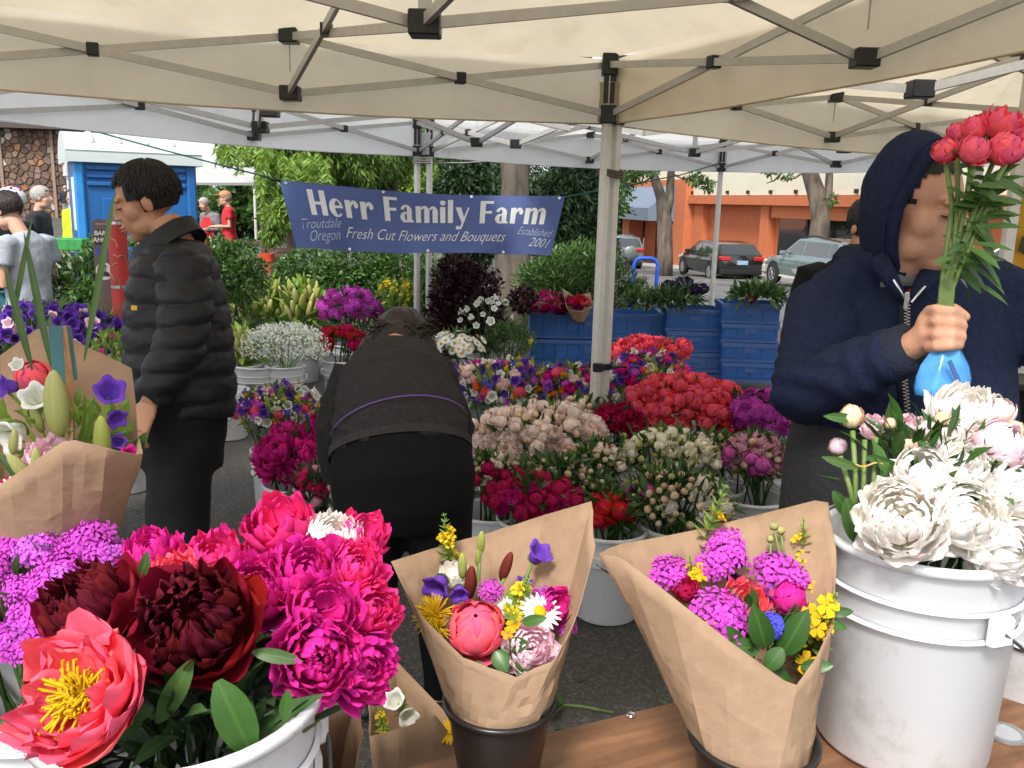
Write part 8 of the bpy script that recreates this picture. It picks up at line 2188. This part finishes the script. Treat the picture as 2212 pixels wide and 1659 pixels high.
MB().prism([at(x, y, d) - co for x, y, d in ((104, 706, 1.36), (152, 704, 1.36), (167, 820, 1.36), (112, 830, 1.36))], (0, 0, 0), (0, .002, 0)).build('card', M('card_teal', (.05, .16, .17), .6, .12, 8), cd)
MB().prism([at(x, y, d) - co for x, y, d in ((136, 704, 1.355), (144, 704, 1.355), (158, 830, 1.35), (160, 950, 1.32), (152, 950, 1.32), (149, 830, 1.35))], (0, -.002, 0), (0, .003, 0)).build('stick', wood('stick_wood', (.30, .15, .06), (.45, .25, .11)), cd)
L7 = [(-80, 830, 1.62), (-20, 735, 1.60), (55, 790, 1.60), (70, 830, 1.66), (10, 700, 1.75), (-70, 740, 1.75)]
# -- low bouquets standing on the ground between board and bucket
L8 = [(800, 1590, 1.72), (798, 1500, 1.78), (850, 1420, 1.86), (905, 1480, 1.84), (965, 1545, 1.78), (985, 1600, 1.72), (940, 1545, 1.66), (870, 1572, 1.62)]
b8 = at(905, 1900, 1.80)
B8 = wrap('kraft_bouquet', 'low kraft-wrapped bouquet with white bells behind the left black pot', L8, b8, .06, 12)
for (x, y, w, ax) in ((855, 1515, 46, (-.2, -.5, .6)), (880, 1545, 44, (.3, -.8, .1))): FL(B8, b8, 'bellflower', 'bell', 'pure', x, y, 1.72, w, ax)
FL(B8, b8, 'loosestrife', 'spike', 'yellow', 825, 1560, 1.70, 36, (-.1, -.2, 1)); FL(B8, b8, 'loosestrife', 'spike', 'yellow', 870, 1520, 1.74, 28, (.1, -.2, 1)); FL(B8, b8, 'sunflower', 'daisy', 'yellow', 972, 1580, 1.70, 50, (.1, -.6, .7))
L9 = [(560, 1640, 1.40), (640, 1560, 1.46), (770, 1500, 1.60), (782, 1580, 1.50), (760, 1690, 1.42), (640, 1720, 1.36)]
b9 = at(680, 1950, 1.60); wrap('kraft_bouquet', 'kraft paper cone behind the left bucket', L9, b9, .06, 14)
# -- counter behind the hooded man with boxes of bags
ct = at(2160, 800, 2.35); cr = thing('counter_table', 'counter under a black cloth behind the hooded man', 'table', (ct.x + .35, ct.y, 0))
zt_ = at(2160, 800, 2.35).z
MB().box((0, 0, zt_ / 2), (1.3, .5, zt_)).build('cloth', M('cloth_black', (.012, .012, .014), .85, .2, 30, spec=.2), cr); MB().box((0, 0, zt_ + .008), (1.34, .54, .014)).build('top', m_blackp, cr)
for i, (x, lab, bl_) in enumerate(((2120, 'open white carton with a torn flap on the counter', False), (2152, 'white box of blue bags on the counter', True), (2215, 'second white box of bags at the right edge of the counter', True))):
    p = at(x, 770, 2.22); bx = thing('carton', lab, 'box', (p.x, p.y, zt_ + .015), -.15)
    MB().box((.03, .06, .022), (.085, .12, .044), bevel=.002).build('box', M('card_white', (.55, .54, .5), .7, .06, 15), bx)
    if bl_:
        MB().ell((.03, .06, .046), (.034, .045, .008)).build('blue_bags', m_bagb, bx, True); MB().box((.03, -.002, .022), (.06, .003, .012)).build('printed_line', M('print_navy', (.03, .04, .2), .4), bx)
yb = at(2200, 520, 4.9); ya = thing('hanging_apron', 'yellow apron with dark print hanging at the right edge', 'apron', yb)
MB().grid(lambda u, v: ((u - .5) * .34 + .1, .02 * math.sin(u * 9) , .42 - v * 1.1), 14, 10).build('cloth', M('cloth_yellow', (.55, .30, .03), .8, .1, 8), ya, True)
MB().prism([(.0, 0, .02), (.04, 0, .04), (.06, 0, -.02), (.03, 0, -.08), (-.01, 0, -.05)], (0, -.03, 0), (0, -.027, 0)).build('print', M('print_dark', (.05, .05, .03), .8), ya)
MB().tube([(.1, 0, .42), (.09, 0, .8), (.1, 0, 1.15)], .004, 5).build('hanging_cord', m_cord, ya)
# fallen sprig and leaf litter on the asphalt
fs = onz(1215, 1530, .01); sp = thing('fallen_sprig', 'fallen green peony sprig on the asphalt beside the left pot', 'sprig', fs)
MB().tube([(0, 0, .012), (.06, -.01, .015), (.16, -.03, .008)], .004, 6).build('stem', m_stem, sp, True)
for k in range(7):
    a = 2.2 + k * .35; T = leaf_t(.12, .035, .3, .1, 5); me = npmesh('leaf', T[0] @ np.array(Matrix.Rotation(a - 1.6, 3, 'Z') @ Matrix.Rotation(.25, 3, 'X')).T, T[1], g_gloss, True, T[2] + np.array((0, 0, .4))); link('leaf', me, sp, (0, 0, .015))
gq = np.random.default_rng(77); n_ = 240
lo = np.stack([gq.uniform(-1.6, 1.8, n_), gq.uniform(1.6, 4.6, n_), np.full(n_, .006)], 1); dr = np.stack([gq.normal(size=n_), gq.normal(size=n_), gq.normal(0, .05, n_)], 1)
V, F, C = scatter([leaf_t(1, .35, .2, .1, 2)], frames(dr, np.tile((0, 0, 1.0), (n_, 1))) * gq.uniform(.02, .06, n_)[:, None, None], lo, np.zeros(n_, int), gq.random(n_))
tag(link('leaf_litter', npmesh('leaf_litter', V, F, g_mid, False, C)), 'scattered leaf litter on the asphalt under the canopies', 'leaves', kind='stuff')
